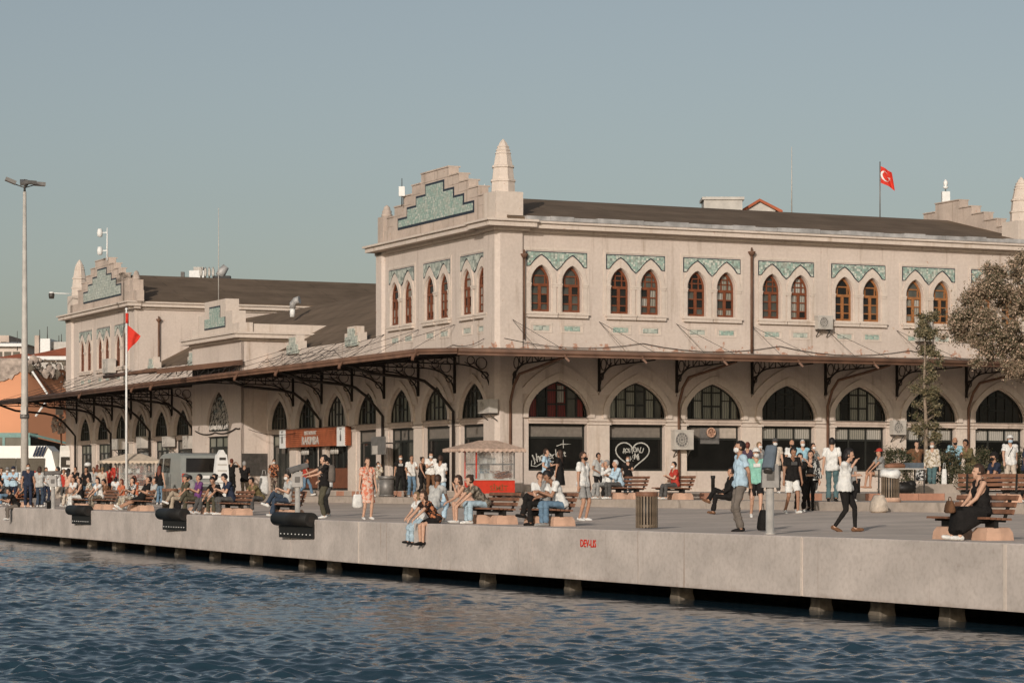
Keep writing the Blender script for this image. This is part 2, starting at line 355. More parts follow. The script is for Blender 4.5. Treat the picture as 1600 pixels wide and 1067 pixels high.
# underside deck and dark rear wall beneath the quay
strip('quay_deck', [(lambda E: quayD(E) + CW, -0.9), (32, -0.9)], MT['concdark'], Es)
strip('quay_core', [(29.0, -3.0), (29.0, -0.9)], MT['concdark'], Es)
PN = 0
for xp in (20, 67, 112, 172, 230, 298, 375, 465, 513, 642, 763, 896, 1067, 1285, 1381, 1490):
    p = on_line(xp, 24.25); D, E = toDE(p); d = quayD(E) + 0.60; wd = random.uniform(.14, .19); rr = random.random()
    mb = MB(); rings = []
    for z, s in ((-3.0, 1.0), (-1.7, 1.04), (-1.3, 1.0 + .1 * rr), (-1.18, .94), (-0.9, 1.0)):
        rings.append([(a * wd * s + random.uniform(-.012, .012), b * wd * s + random.uniform(-.012, .012), z) for a, b in ((-1, -.85), (-.85, -1), (.85, -1), (1, -.85), (1, .85), (.85, 1), (-.85, 1), (-1, .85))])
    mb._rings(rings, smooth=False)
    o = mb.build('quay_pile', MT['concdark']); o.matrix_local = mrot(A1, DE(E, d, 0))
    PN += 1; nth = 'first second third fourth fifth sixth seventh eighth ninth tenth eleventh twelfth thirteenth fourteenth fifteenth sixteenth'.split()[PN - 1]
    tag(o, 'stained concrete pile in the water under the quay wall, %s from the left edge' % nth, 'pile', 'piles under the quay')
# ------------------------------------------------------------------ water
def water_mesh():
    ys = [25.0]
    while ys[-1] < 150: ys.append(ys[-1] + ys[-1] * 0.0017)
    nx = 640; vs = []; WZ = -1.31
    Y = np.array(ys); hw = Y * 0.225 + 3
    U = np.linspace(-1, 1, nx); X = U[None, :] * hw[:, None]; YY = np.repeat(Y[:, None], nx, 1)
    Z = np.zeros_like(X); r = np.random.default_rng(3)
    DX = np.zeros_like(X); DY = np.zeros_like(X)
    wd = math.radians(262)
    for i in range(110):
        L = 0.22 * (1.7 / 0.22) ** (r.random() ** 1.2); a = wd + r.normal() * 0.8; k = 2 * math.pi / L
        amp = 0.0054 * L ** 0.58 * r.uniform(0.5, 1.2); ph = r.random() * 6.28
        kx, ky = k * math.cos(a), k * math.sin(a); t = kx * X + ky * YY + ph
        warp = 0.6 * np.sin(X * 0.31 + YY * 0.17 * r.uniform(.6, 1.4) + ph * 2)
        fade = np.clip((L / (YY * 0.0021 * 3.2 + .0)) , 0, 1)
        Z += amp * fade * (np.sin(t + warp)); DX -= amp * fade * np.cos(t + warp) * math.cos(a) * .8; DY -= amp * fade * np.cos(t + warp) * math.sin(a) * .8
    patch = 0.75 + 0.45 * np.sin(X * 0.23 + 1.3 * np.sin(YY * 0.11)) * np.sin(YY * 0.19 + 0.8 * np.sin(X * 0.17))
    Z *= patch
    Dq = X * U2.x + YY * U2.y; Eq = X * U1.x + YY * U1.y; qd = np.interp(Eq, [a for a, b in QE], [b for a, b in QE]); cal = np.clip((qd - Dq - .2) / 3.8, 0, 1) ** 1.2 * .96 + .04; Z *= cal; DX *= cal; DY *= cal
    X2 = X - DX; Y2 = YY - DY
    V = np.stack([X2, Y2, Z + WZ], -1).reshape(-1, 3); ny = len(ys)
    idx = (np.arange(ny - 1)[:, None] * nx + np.arange(nx - 1)[None, :]).ravel()
    Fc = np.stack([idx, idx + 1, idx + nx + 1, idx + nx], -1)
    me = bpy.data.meshes.new('water'); me.vertices.add(len(V)); me.vertices.foreach_set('co', V.ravel())
    me.loops.add(Fc.size); me.loops.foreach_set('vertex_index', Fc.ravel()); me.polygons.add(len(Fc))
    me.polygons.foreach_set('loop_start', np.arange(len(Fc)) * 4); me.polygons.foreach_set('loop_total', np.full(len(Fc), 4))
    me.polygons.foreach_set('use_smooth', np.ones(len(Fc), bool)); me.update(); me.validate(); return me
m, t, b = ntree('sea_water'); MT['water'] = m
b.inputs['Base Color'].default_value = (0.020, 0.044, 0.062, 1); b.inputs['Roughness'].default_value = 0.05; b.inputs['IOR'].default_value = 1.333
b.inputs['Specular IOR Level'].default_value = 0.5
f = noise(t, 11, 3, rough=0.5)
bump(t, b, f, 0.34, 0.018)
me = water_mesh(); me.materials.append(m); tag(link('water', me), kind='structure')
g = MB(); W0 = -1.36
g.add([(-6000, -300, W0), (6000, -300, W0), (6000, 25.3, W0), (-6000, 25.3, W0)], [(0, 1, 2, 3)])
g.add([(-6000, 25.3, W0), (-8.2, 25.3, W0), (-35, 150, W0), (-35, 5000, W0), (-6000, 5000, W0)], [(0, 1, 2, 3, 4)])
g.add([(8.2, 25.3, W0), (6000, 25.3, W0), (6000, 150, W0), (35, 150, W0)], [(0, 1, 2, 3)])
tag(g.build('open_water', MT['water']), kind='structure')
# ================================================================== the terminal building
BLD = empty('terminal_building', C0); tag(BLD, 'long beige two-storey terminal building with pointed arches, stepped gables and an iron canopy', 'building')
L1 = Matrix.Rotation(A1, 4, 'Z'); L2 = Matrix.Rotation(A2, 4, 'Z')
def part(name, mb, mats, M=L1, parent=None):
    if parent is None: return mb.build(name, mats, BLD, M)
    return mb.build(name, mats, parent, Matrix())
def arch(cx, w, z0, zs, za, k=0.3, n=9, close=True):
    """pointed arch outline, counter-clockwise seen from outside, from the left foot"""
    h = za - zs; pts = []
    for i in range(n + 1):
        r = math.sin(math.pi / 2 * i / n); z = zs + h * ((1 - k) * math.sqrt(max(0, 1 - r ** 2.1)) + k * (1 - r)); pts.append((r * w / 2, z))
    pts = pts[::-1]                                   # from r=1 (spring) to r=0 (apex)
    right = [(cx + x, z) for x, z in pts]; left = [(cx - x, z) for x, z in pts[:-1]][::-1]
    loop = right + left
    if z0 < zs: loop = [(cx - w / 2, z0), (cx + w / 2, z0)] + loop
    return loop
H_C = 10.42
UPW = dict(w=0.80, z0=7.36, zs=8.45, za=9.10)
f2_up = [p + d for p in (2.41, 5.72, 9.02, 12.32, 15.62, 18.92, 22.22) for d in (-0.64, 0.64)]
f2_lu = [2.46 + 3.31 * k for k in range(7)]
f1_upn = [-(p + d) for p in (2.08, 5.68, 9.27) for d in (-0.70, 0.70)]
f1_upf = [-(p + d) for p in (48.75, 52.3, 55.9) for d in (-0.70, 0.70)]
f1_lun = [-(2.08 + 3.59 * k) for k in range(7)]
f1_luf = [-(37.9 + 3.6 * k) for k in range(6)]
LU = dict(w=2.50, z0=3.42, zs=3.55, za=4.78)
def lun(cx): return arch(cx, LU['w'], LU['z0'], LU['zs'], LU['za'], 0.30, 12)
def upw(cx, w=UPW['w']): return arch(cx, w, UPW['z0'], UPW['zs'], UPW['za'], 0.25, 7)
def low(cx, z0=1.45, w=2.42): return rect(cx - w / 2, cx + w / 2, z0, 3.20)
XE = -59.6
wall1 = MB(); holes = [upw(c) for c in f1_upn + f1_upf] + [lun(c) for c in f1_lun + f1_luf]
lows1 = {}
for i, c in enumerate(f1_lun): lows1[c] = {0: 2.3, 1: .70, 2: .68, 3: .70, 4: .69, 5: .69, 6: .70}[i]
for i, c in enumerate(f1_luf): lows1[c] = .70
holes += [rect(c - 1.2, c + 1.2, z, 3.2) for c, z in lows1.items()]
outl = [(XE, .45), (0, .45), (0, H_C), (-11.6, H_C), (-11.6, 6.95), (-46.4, 6.95), (-46.4, H_C), (XE, H_C)]
wall1.plate(outl, holes, 0, 0.30, depth_holes=0.30)
wall1.add([(-11.6, 0, 6.95), (-11.6, .4, 6.95), (-46.4, .4, 6.95), (-46.4, 0, 6.95)], [(0, 1, 2, 3)])
part('quay_side_wall', wall1, [MT['stucco']])
RE = 24.25
wall2 = MB(); holes = [upw(c) for c in f2_up] + [lun(c) for c in f2_lu] + [low(c) for c in f2_lu]
wall2.plate([(0, .45), (RE, .45), (RE, H_C), (0, H_C)], holes, 0.0, 0.30, depth_holes=0.30)
part('square_side_wall', wall2, [MT['stucco']], L2)
# hidden-side walls
bw = MB()
bw.box(RE - .0, RE + .3, 0.0, 11.6, .45, H_C)
part('end_wall', bw, [MT['stucco']], L2)
bw = MB(); bw.box(0.3, RE, 11.3, 11.6, 6.0, H_C); part('rear_wall', bw, [MT['stucco']], L2)
fw = MB()   # far wing: side wall that faces the camera, in facade-2 orientation at x = t 46.4
M46 = Matrix.Translation(U1 * 46.4) @ L2
fw.box(0.0, 34, 0.0, 0.3, 6.0, H_C); part('far_wing_wall', fw, [MT['stucco']], M46)
fw = MB(); fw.box(-.02, 34, 12.9, 13.2, .4, H_C); part('far_wing_rear_wall', fw, [MT['stucco']], M46)
inn = MB(); inn.box(-59.3, -.4, 1.2, 1.3, .4, 6.6); inn.box(-59.3, -.4, 0.31, 1.2, 3.22, 3.40); part('dark_interior', inn, [MT['soffit']], L1)
inn = MB(); inn.box(.4, RE, 1.2, 1.3, .4, 10.0); part('dark_interior', inn, [MT['soffit']], L2)
# --- corner towers and spires
def tower(cx0, cx1, M, depth, ztop, zs=H_C - .02, name='corner_tower'):
    mb = MB(); c = 0.16; y0, y1 = -0.12, depth
    pts = [(cx0, y0 + 0), (cx1 - c, y0), (cx1, y0 + c), (cx1, y1), (cx0, y1)]
    rings = [[(x, y, z) for x, y in pts] for z in (.45, zs + .0)]
    mb._rings(rings, smooth=False); part(name, mb, [MT['stucco']], M)
tower(-1.03, 0.12, L1, 0.95, 0)
tower(XE - .12, XE + 1.15, L1, 1.0, 0); tower(-11.75, -11.0, L1, .7, 0)
def spire(M, x, y, zb, zt, w=0.56, r0=.47, name='spire'):
    mb = MB(); mb.box(x - w, x + w, y - w, y + w, zb, zb + .02 + (zt - zb) * .36)
    z0 = zb + (zt - zb) * .36; h = zt - z0
    prof = [(r0 * k_, f_ * h) for k_, f_ in ((1, 0), (.97, .20), (1.05, .21), (1.04, .245), (.93, .25), (.83, .46), (.93, .47), (.92, .505), (.80, .515), (.63, .72), (.68, .725), (.66, .745), (.58, .75), (.56, .78), (.61, .785), (.59, .805), (.51, .81), (.48, .84), (.52, .845), (.50, .865), (.42, .87), (.30, .93), (.16, .97), (.05, 1))]
    mb.lathe(prof, 8, (x, y, z0), smooth=False); part(name, mb, [MT['trim']], M)
spire(L1, -.52, .45, 10.6, 13.75); spire(L1, XE + .55, .5, 10.6, 13.9)
spire(L2, RE - .50, .45, 10.6, 13.5)
# --- cornices
def cornice(x0, x1, M, z=10.30, dep=.5, name='cornice', y=0.0):
    mb = MB(); mb.box(x0, x1, y - .12, y + .25, z, z + .12); mb.box(x0 - .12, x1 + .12, y - dep, y + .25, z + .12, z + .30)
    mb.box(x0 - .2, x1 + .2, y - dep - .1, y + .25, z + .30, z + .38); part(name, mb, [MT['trim']], M)
cornice(-11.9, -1.15, L1); cornice(XE - .3, -46.1, L1); cornice(1.1, RE + .3, L2, 10.28)
mb = MB()
for e, z0, z1 in ((.28, 10.30, 10.42), (.66, 10.42, 10.60), (.76, 10.60, 10.68)):
    mb.box(-1.15 - e * .3, .0 + e, -e, 1.1 + e * .3, z0, z1)
part('tower_cornice', mb, [MT['trim']], L1)
cornice(-.3, 34, M46, 10.28, .35)
# --- stepped gables
def gable(xc, M, dz=0.0, sg=1, hw=5.75, name='stepped_gable', detail=True):
    steps = [(1.38, 13.12), (2.32, 12.76), (3.24, 12.42), (4.15, 12.08), (4.95, 11.72)]
    pts = [(-hw, 10.66)]; mb = MB()
    L = [(-hw, 10.66), (-hw, 11.25)]
    for w_, z in steps[::-1]: L += [(-w_, L[-1][1]), (-w_, z + dz)]
    R = [(-x, z) for x, z in L[::-1]]
    loop = [(xc + x, z) for x, z in (L + R)][::-1]
    mb.plate(loop, (), -.06, .34, back=True)
    # coping blocks: each step has a raised cap
    prev = None
    for i, (w_, z) in enumerate(steps):
        nx = steps[i - 1][0] if i else 0.0
        for s in ((-1, 1) if i else (0,)):
            if i: a, b_ = sorted((xc + s * w_, xc + s * nx))
            else: a, b_ = xc - w_, xc + w_
            mb.box(a + .0, b_ - .0, -.10, .42, z + dz + .003, z + dz + .055)
            mb.box(a + .06, b_ - .06, -.075, -.06, z + dz - .36, z + dz - .32)
    o = part(name, mb, [MT['trim_dirty']], M)
    s = [(0.83, 12.60), (1.78, 12.22), (2.72, 11.88), (3.66, 11.52)]; b0 = 11.24
    def outline(e):
        L = [(-(s[-1][0] + e), b0 - e)]; zprev = None
        for w_, z in s[::-1]:
            L += [(-(w_ + e), (L[-1][1] if len(L) > 1 else L[-1][1])), (-(w_ + e), z + dz * .9 + e)] if len(L) > 1 else [(-(w_ + e), z + dz * .9 + e)]
        R = [(-x, z) for x, z in L[::-1]]; return [(xc + x, z) for x, z in (L + R)][::-1]
    part('tile_border', MB().plate(outline(.09), (), -.085, -.05), [MT['tileb']], M)
    part('tile_mosaic', MB().plate(outline(0.0), (), -.10, -.05), [MT['tile'] if dz == 0 else MT['tile2']], M)
gable(-5.75, L1); gable(-52.4, L1, dz=.22, hw=6.6)
# narrow posts at the inner ends of the gables
for x in (-11.35, -46.75):
    mb = MB(); mb.box(x - .3, x + .3, -.08, .5, 10.66, 11.85); mb.lathe([(.22, 0), (.23, .12), (.19, .13), (.2, .26), (.16, .27), (.12, .42), (0.02, .5)], 12, (x, .2, 11.85)); part('gable_post', mb, [MT['trim_dirty']], L1)
mb = MB(); mb.box(RE - .5, RE, 1.2, 10.4, 10.6, 11.0)
steps = [(0.9, 13.0), (1.8, 12.65), (2.7, 12.3), (3.6, 11.95), (4.5, 11.6)]
part('right_parapet_base', mb, [MT['trim_dirty']], L2)
L = [(-5.3, 10.6), (-5.3, 11.2)]
for w_, z in steps[::-1]: L += [(-w_, L[-1][1]), (-w_, z)]
loop = [(5.8 + x, z) for x, z in (L + [(-x, z) for x, z in L[::-1]])][::-1]
mb = MB(); mb.plate(loop, (), 0, .45, back=True); mb.v = [(RE - .45 + y, x, z) for x, y, z in mb.v]; mb.f = [f[::-1] for f in mb.f]
for i, (w_, z) in enumerate(steps):
    nx = steps[i - 1][0] if i else 0.0
    for s_ in ((-1, 1) if i else (0,)):
        a, b_ = sorted((5.8 + s_ * w_, 5.8 + s_ * nx)) if i else (5.8 - w_, 5.8 + w_)
        mb.box(RE - .50, RE + .05, a, b_, z + .003, z + .05)
part('stepped_gable', mb, [MT['trim_dirty']], L2)
# --- roofs
def gable_roof(M, x0, x1, y0, y1, ze, zr, name='roof', ov=.0):
    ym = (y0 + y1) / 2; mb = MB(); T = .1
    a = [(x0, y0, ze), (x1, y0, ze), (x1, ym, zr), (x0, ym, zr)]; b_ = [(x0, ym, zr), (x1, ym, zr), (x1, y1, ze), (x0, y1, ze)]
    for q in (a, b_): mb.add(q + [(x, y, z - T) for x, y, z in q], [(0, 1, 2, 3), (7, 6, 5, 4), (0, 4, 5, 1), (1, 5, 6, 2), (2, 6, 7, 3), (3, 7, 4, 0)])
    return part(name, mb, [MT['roof']], M)
gable_roof(L2, .35, RE - .3, -.42, 11.9, 10.80, 12.22)
gable_roof(M46, .35, 34, -.2, 13.3, 10.72, 12.62)
mb = MB()
for k in range(24):
    x = .9 + k * .97; h = .05 * math.sin(k * 2.3); mb.box(x, x + .96, -.62 - .01 * (k % 3), -.30, 10.67, 10.83 + h * .4)
part('flashing', mb, [MT['flash']], L2)
mb = MB()
ym = 6.2; x0, x1 = -46.4, -11.6      # lower middle range, roof ridge parallel to the quay facade
q = [(x0, .25, 6.9), (x1, .25, 6.9), (x1, ym, 9.95), (x0, ym, 9.95)]; mb.add(q + [(x, y, z - .1) for x, y, z in q], [(0, 1, 2, 3), (7, 6, 5, 4), (0, 4, 5, 1), (3, 7, 4, 0)])
q = [(x0, ym, 9.95), (x1, ym, 9.95), (x1, 12, 7.0), (x0, 12, 7.0)]; mb.add(q, [(0, 1, 2, 3)])
part('low_roof', mb, [MT['roof']], L1)
for xx, w_ in ((-14.6, .8), (-21.8, .8), (-36.4, .6), (-43.2, .6)): # tiled crenel panels on the parapet
    mb = MB(); mb.plate([(xx - w_, 6.9), (xx + w_, 6.9), (xx + w_, 7.30), (xx + w_ * .62, 7.30), (xx + w_ * .62, 7.57), (xx - w_ * .62, 7.57), (xx - w_ * .62, 7.30), (xx - w_, 7.30)], (), -.08, .30, back=True)
    part('parapet_crenel', mb, [MT['trim']], L1)
    mb = MB(); mb.plate([(xx - w_ + .1, 6.75), (xx + w_ - .1, 6.75), (xx + w_ - .1, 7.15), (xx + w_ * .5, 7.15), (xx + w_ * .5, 7.48), (xx - w_ * .5, 7.48), (xx - w_ * .5, 7.15), (xx - w_ + .1, 7.15)], (), -.11, -.0)
    part('crenel_tiles', mb, [MT['tile2']], L1)
# --- pavilion in the middle of the quay side
PX0, PX1, PY = -32.6, -25.4, -1.25
mb = MB()
ph = [arch(-28.8, 3.3, 3.42, 3.7, 5.35, .35, 12), rect(-30.3, -27.3, .7, 3.2)]
mb.plate(rect(PX0, PX1, .45, 7.75), ph, PY, PY + .14, depth_holes=PY + .14)
mb.v += []; n0 = len(mb.v)
mb.add([(PX1, PY, .45), (PX1, 3.2, .45), (PX1, 3.2, 7.75), (PX1, PY, 7.75)], [(0, 1, 2, 3)]); mb.add([(PX0, PY, .45), (PX0, 3.2, .45), (PX0, 3.2, 7.75), (PX0, PY, 7.75)], [(3, 2, 1, 0)])
mb.add([(PX0, PY, 7.75), (PX1, PY, 7.75), (PX1, 3.2, 7.75), (PX0, 3.2, 7.75)], [(0, 1, 2, 3)])
part('pavilion_wall', mb, [MT['stucco']], L1)
mb = MB()
for e, z0, z1 in ((.12, 7.5, 7.62), (.42, 7.62, 7.80), (.5, 7.80, 7.88)): mb.box(PX0 - e, PX1 + e, PY - e, 3.2 + e, z0, z1)
part('pavilion_cornice', mb, [MT['trim']], L1)
mb = MB(); lp = [(-3.5, 7.85), (3.5, 7.85), (3.5, 8.35), (2.5, 8.35), (2.5, 8.95), (1.55, 8.95), (1.55, 9.55), (-1.55, 9.55), (-1.55, 8.95), (-2.5, 8.95), (-2.5, 8.35), (-3.5, 8.35)]
mb.plate([(-29 + x, z) for x, z in lp], (), PY - .05, PY + .6, back=True); mb.box(-32.4, -25.6, PY + .6, 3.0, 7.88, 8.3); part('pavilion_parapet', mb, [MT['trim']], L1)
tl = [(-1.45, 8.3), (1.45, 8.3), (1.45, 8.72), (.75, 8.72), (.75, 9.2), (-.75, 9.2), (-.75, 8.72), (-1.45, 8.72)]
part('tile_border', MB().plate([(-29 + x * 1.05, 8.72 + (z - 8.72) * 1.16) for x, z in tl], (), PY - .075, PY - .04), [MT['tileb']], L1)
part('tile_mosaic', MB().plate([(-29 + x, z) for x, z in tl], (), PY - .09, PY - .04), [MT['tile']], L1)
# --- archivolts, capitals, sills, tile spandrels, panels
def band(M, loops, y0, y1, name, m):
    mb = MB()
    for outer, inner in loops: mb.plate(outer, [inner], y0, y1, depth_holes=y1)
    return part(name, mb, [m], M)
for M, cs in ((L1, f1_lun + f1_luf), (L2, f2_lu)):
    for c in cs:
        cl = 1.63 if M is L2 else 1.76; big = arch(0, 3.95, 3.42, 3.45, 5.50, .36, 26)[2:]; z1 = min(z for x, z in big if abs(x) <= cl)
        ou = sorted([(x, z) for x, z in big if abs(x) <= cl and z >= z1 - 1e-6], key=lambda p: p[0]); ina = sorted([(x, z) for x, z in arch(0, LU['w'] + .06, 3.42, 3.55, 4.84, .30, 26)[2:] if z > z1 - .0], key=lambda p: p[0])
        loop = [(c + x, z) for x, z in [(-cl, z1 - .05)] + ou + [(cl, z1 - .05)] + ([(ina[-1][0] + .01, z1 - .05)] if ina else []) + ina[::-1] + ([(ina[0][0] - .01, z1 - .05)] if ina else [])][::-1]
        mb = MB(); mb.plate(loop, (), -.085 - .004 * (int(abs(c) * 3) % 2), 0.0); part('archivolt', mb, [MT['stucco']], M)
        o = arch(c, LU['w'] + .44, 3.42, 3.62, 5.10, .33, 14); i_ = arch(c, LU['w'] + .05, 3.425, 3.55, 4.83, .30, 14); mb = MB(); mb.plate(o, [i_], -.14, -.02, depth_holes=.04); part('arch_moulding', mb, [MT['trim']], M)
        mb = MB(); mb.box(c - 1.21, c + 1.21, -.05, .30, 3.202, 3.418); mb.box(c - 1.24, c + 1.24, -.09, .1, 3.30, 3.37); part('lintel', mb, [MT['trim_dirty']], M)
def pier_caps(M, xs, hw=.47):
    for x in xs:
        mb = MB(); mb.box(x - hw, x + hw, -.075, .05, 3.31, 3.40); mb.box(x - hw - .02, x + hw + .02, -.10, .05, 3.17, 3.25)
        mb.box(x - hw + .03, x + hw - .03, -.045, .05, .46, 3.17); mb.box(x - hw + .02, x + hw - .02, -.05, .05, 3.40, 3.95)
        part('pier', mb, [MT['trim']], M)
pier_caps(L2, [.8 + .05 + 3.31 * k + (0 if k else .25) for k in range(1, 8)]); pier_caps(L1, [-(3.88 + 3.59 * k) for k in range(6)]); pier_caps(L1, [-(39.7 + 3.6 * k) for k in range(5)])
part('base_course', MB().box(1.1, RE, -.09, .02, .45, .80), [MT['trim']], L2)
def pairs(M, centers, half, tm):
    for c in centers:
        ap = [arch(c + s * half, UPW['w'] + .40, 7.36, 8.50, 9.40, .25, 8) for s in (-1, 1)]
        for s in (-1, 1):
            mb = MB(); mb.plate(arch(c + s * half, UPW['w'] + .42, 7.30, 8.46, 9.42, .3, 8), [upw(c + s * half, UPW['w'] + .10)], -.045, 0, depth_holes=.02); part('window_surround', mb, [MT['trim']], M)
            mb = MB(); mb.box(c + s * half - .62, c + s * half + .62, -.13, .02, 7.14, 7.25); mb.box(c + s * half - .66, c + s * half + .66, -.16, .02, 7.25, 7.31); part('window_sill', mb, [MT['trim']], M)
            mb = MB(); x = c + s * half; mb.plate(rect(x - .46, x + .46, 6.58, 6.92), [rect(x - .40, x + .40, 6.64, 6.86)], -.02, .0, depth_holes=.03); mb.box(x - .46, x + .46, -.03, .0, 6.92, 6.95); part('panel_frame', mb, [MT['trim']], M)
            mb = MB(); mb.plate(rect(x - .32, x + .32, 6.66, 6.84), (), -.012, .02); part('tile_panel', mb, [tm if (int(x * 7) % 2) else MT['tile2']], M)
        # capitals
        for x0, x1 in ((c - half - .64, c - half - .42), (c - half + .42, c + half - .42), (c + half + .42, c + half + .64)): mb = MB(); mb.box(x0, x1, -.075, .0, 8.36, 8.42); mb.box(x0 + .01, x1 - .01, -.06, 0, 8.28, 8.36); part('capital_band', mb, [MT['trim']], M)
        # moulded rectangle round the pair
        mb = MB(); X = half + .72; mb.plate(rect(c - X, c + X, 7.3, 9.74), [rect(c - X + .10, c + X - .10, 7.32, 9.64)], -.022, .0, depth_holes=.0); part('pair_moulding', mb, [MT['trim']], M)
        # spandrel mosaic: rectangle minus the two arches
        X = half + .58; zt = 9.56; poly = []
        for e, nm, mt, y in ((.035, 'tile_border', MT['tileb'], -.030), (0, 'tile_spandrel', tm, -.042)):
            top = [(c + X + e, zt + e), (c - X - e, zt + e)]
            def crv(cx): # upper outer edge of surround, left to right, above z 8.95
                a = arch(cx, UPW['w'] + .56 - e * 2, 8.0, 8.50, 9.50 - e, .35, 12); return sorted([p for p in a if p[1] > 8.98], key=lambda p: p[0])
            l, r = crv(c - half), crv(c + half); l = [p for p in l if p[0] < c - .0]; r = [p for p in r if p[0] > c + .0]
            zmid = 8.93 - e
            poly = [(c - X - e, l[0][1] - .02)] + l + [(c, zmid)] + r + [(c + X + e, r[-1][1] - .02)]
            mb = MB(); mb.plate(poly + top, (), y, 0.0); part(nm, mb, [mt], M)
pairs(L2, [2.41, 5.72, 9.02, 12.32, 15.62, 18.92, 22.22], .64, MT['tile']); pairs(L1, [-2.08, -5.68, -9.27], .70, MT['tile2']); pairs(L1, [-48.75, -52.3, -55.9], .70, MT['tile2'])
# --- upper windows
def clip_arch_z(w, x):   # height of the upper window arch at offset x
    r = min(1, abs(x) / (w / 2)); return UPW['zs'] + (UPW['za'] - UPW['zs']) * ((1 - .25) * math.sqrt(max(0, 1 - r ** 2.1)) + .25 * (1 - r))
W = UPW['w'] - .03; zb = UPW['z0'] + .01; zt = 8.36
fr = MB(); out = [(x, z) for x, z in arch(0, W, zb, UPW['zs'], UPW['za'] - .02, .25, 7)]; inn_ = arch(0, W - .13, zb + .08, UPW['zs'] - .02, UPW['za'] - .12, .25, 7)
fr.plate(out, [inn_], 0, .07, depth_holes=.07); fr.box(-W / 2 + .05, W / 2 - .05, -.012, .06, zt - .05, zt + .05)
fr.box(-.055, .055, -.012, .06, zb + .05, zt - .05)
for z in (7.68, 8.02): fr.box(-W / 2 + .05, -.055, .0, .05, z - .022, z + .022); fr.box(.055, W / 2 - .05, .0, .05, z - .022, z + .022)
fan = {'a': MB(), 'b': MB()}
fan['a'].box(-.16, -.12, .005, .05, zt + .05, 8.96); fan['a'].box(.12, .16, .005, .05, zt + .05, 8.96); fan['a'].box(-.33, .33, .005, .05, 8.60, 8.64); fan['a'].box(-.17, .17, .0, .055, 8.78, 8.82)
fan['b'].box(-.33, .33, .005, .05, 8.68, 8.73); fan['b'].box(-.25, -.21, .005, .05, zt + .05, 8.7); fan['b'].box(.21, .25, .005, .05, zt + .05, 8.7)
frm = {}
for k in 'ab':
    for mk in ('wood', 'wood2'):
        q = MB(); q.v = fr.v + fan[k].v; q.f = fr.f + [[i + len(fr.v) for i in f_] for f_ in fan[k].f]; q.m = [0] * len(q.f); q.sm = [False] * len(q.f); frm[k + mk] = q.mesh('window_frame', MT[mk])
pr = {m_: MB().plate(rect(-.145, .145, -.155, .155), (), 0, .0).mesh('pane', MT[m_]) for m_ in ('gdark', 'gmid', 'gcurt', 'gwhite')}
fanp = {m_: MB().plate([(x, z) for x, z in arch(0, W - .13, zt + .05, UPW['zs'] - .02, UPW['za'] - .12, .25, 7)], (), 0, 0).mesh('fanlight_pane', MT[m_]) for m_ in ('gdark', 'gmid', 'gcurt', 'gwhite')}
random.seed(11)
def up_window(M, c, typ, gl, wood='wood'):
    o = link('window', frm[typ + wood], BLD, M @ Matrix.Translation((c, .15 if M is L2 else .04, 0)))
    for ix in (-1, 1):
        for z in (7.51, 7.85, 8.19):
            g_ = gl if random.random() < .6 else random.choice(['gdark', 'gmid'])
            link('pane', pr[g_], o, Matrix.Translation((ix * .195, .045, z)))
    link('fanlight_pane', fanp[random.choice([gl, 'gdark', 'gmid'])], o, Matrix.Translation((0, .046, 0)))
gls = ['gmid', 'gmid', 'gdark', 'gwhite', 'gdark', 'gwhite', 'gmid', 'gwhite', 'gdark', 'gdark', 'gwhite', 'gdark', 'gdark', 'gdark']
for i, c in enumerate(f2_up): up_window(L2, c, 'b' if i in (0, 1, 8, 9, 10, 11) else 'a', gls[i], 'wood2' if i >= 8 else 'wood')
for i, c in enumerate(f1_upn): up_window(L1, c, 'b', 'gwhite')
for i, c in enumerate(f1_upf): up_window(L1, c, 'b', 'gmid')
# --- lunette windows
def lz(x, dz=0.0):
    r = min(1, abs(x) / (LU['w'] / 2)); return LU['zs'] + (LU['za'] - LU['zs']) * (.70 * math.sqrt(max(0, 1 - r ** 2.1)) + .30 * (1 - r)) - dz
lf = MB(); lf.plate(lun(0), [arch(0, LU['w'] - .10, 3.46, 3.56, LU['za'] - .06, .30, 12)], 0, .08, depth_holes=.08)
lx = [-.81, -.41, 0, .41, .81]
for x in lx: lf.box(x - .03, x + .03, .0, .06, 3.46, lz(x, .03))
lf.box(-.44, .44, -.012, .06, 3.90, 3.96); lf.box(-.44, .44, -.012, .06, 4.42, 4.48); lf.box(-1.02, -.44, .0, .05, 4.12, 4.16); lf.box(.44, 1.02, .0, .05, 4.12, 4.16)
lfm = lf.mesh('lunette_frame', MT['greenf'])
edges = [-1.14] + lx + [1.14]; lpm = {}
for k in range(6):
    a, b_ = edges[k] + .03, edges[k + 1] - .03; n_ = 5; top = [(a + (b_ - a) * i / n_, max(3.52, lz(a + (b_ - a) * i / n_, .06))) for i in range(n_ + 1)][::-1]
    for m_ in ('gdark', 'gmid', 'gcurt', 'gred', 'gwhite'): lpm[k, m_] = MB().plate([(a, 3.47), (b_, 3.47)] + top, (), 0, 0).mesh('pane', MT[m_])
def lunette(M, c, gl):
    o = link('lunette_window', lfm, BLD, M @ Matrix.Translation((c, .10 if M is L2 else .04, 0)))
    for k in range(6): link('pane', lpm[k, gl if random.random() < .8 else random.choice(['gdark', 'gmid'])], o, Matrix.Translation((0, .05, 0)))
    return o
for c, g_ in zip(f2_lu, ['gred', 'gcurt', 'gcurt', 'gdark', 'gcurt', 'gdark', 'gdark']): lunette(L2, c, g_)
for c, g_ in zip(f1_lun, ['gmid', 'gcurt', 'gcurt', 'gcurt', 'gwhite', 'gcurt', 'gmid']): lunette(L1, c, g_)
for c in f1_luf: lunette(L1, c, random.choice(['gcurt', 'gmid', 'gmid']))
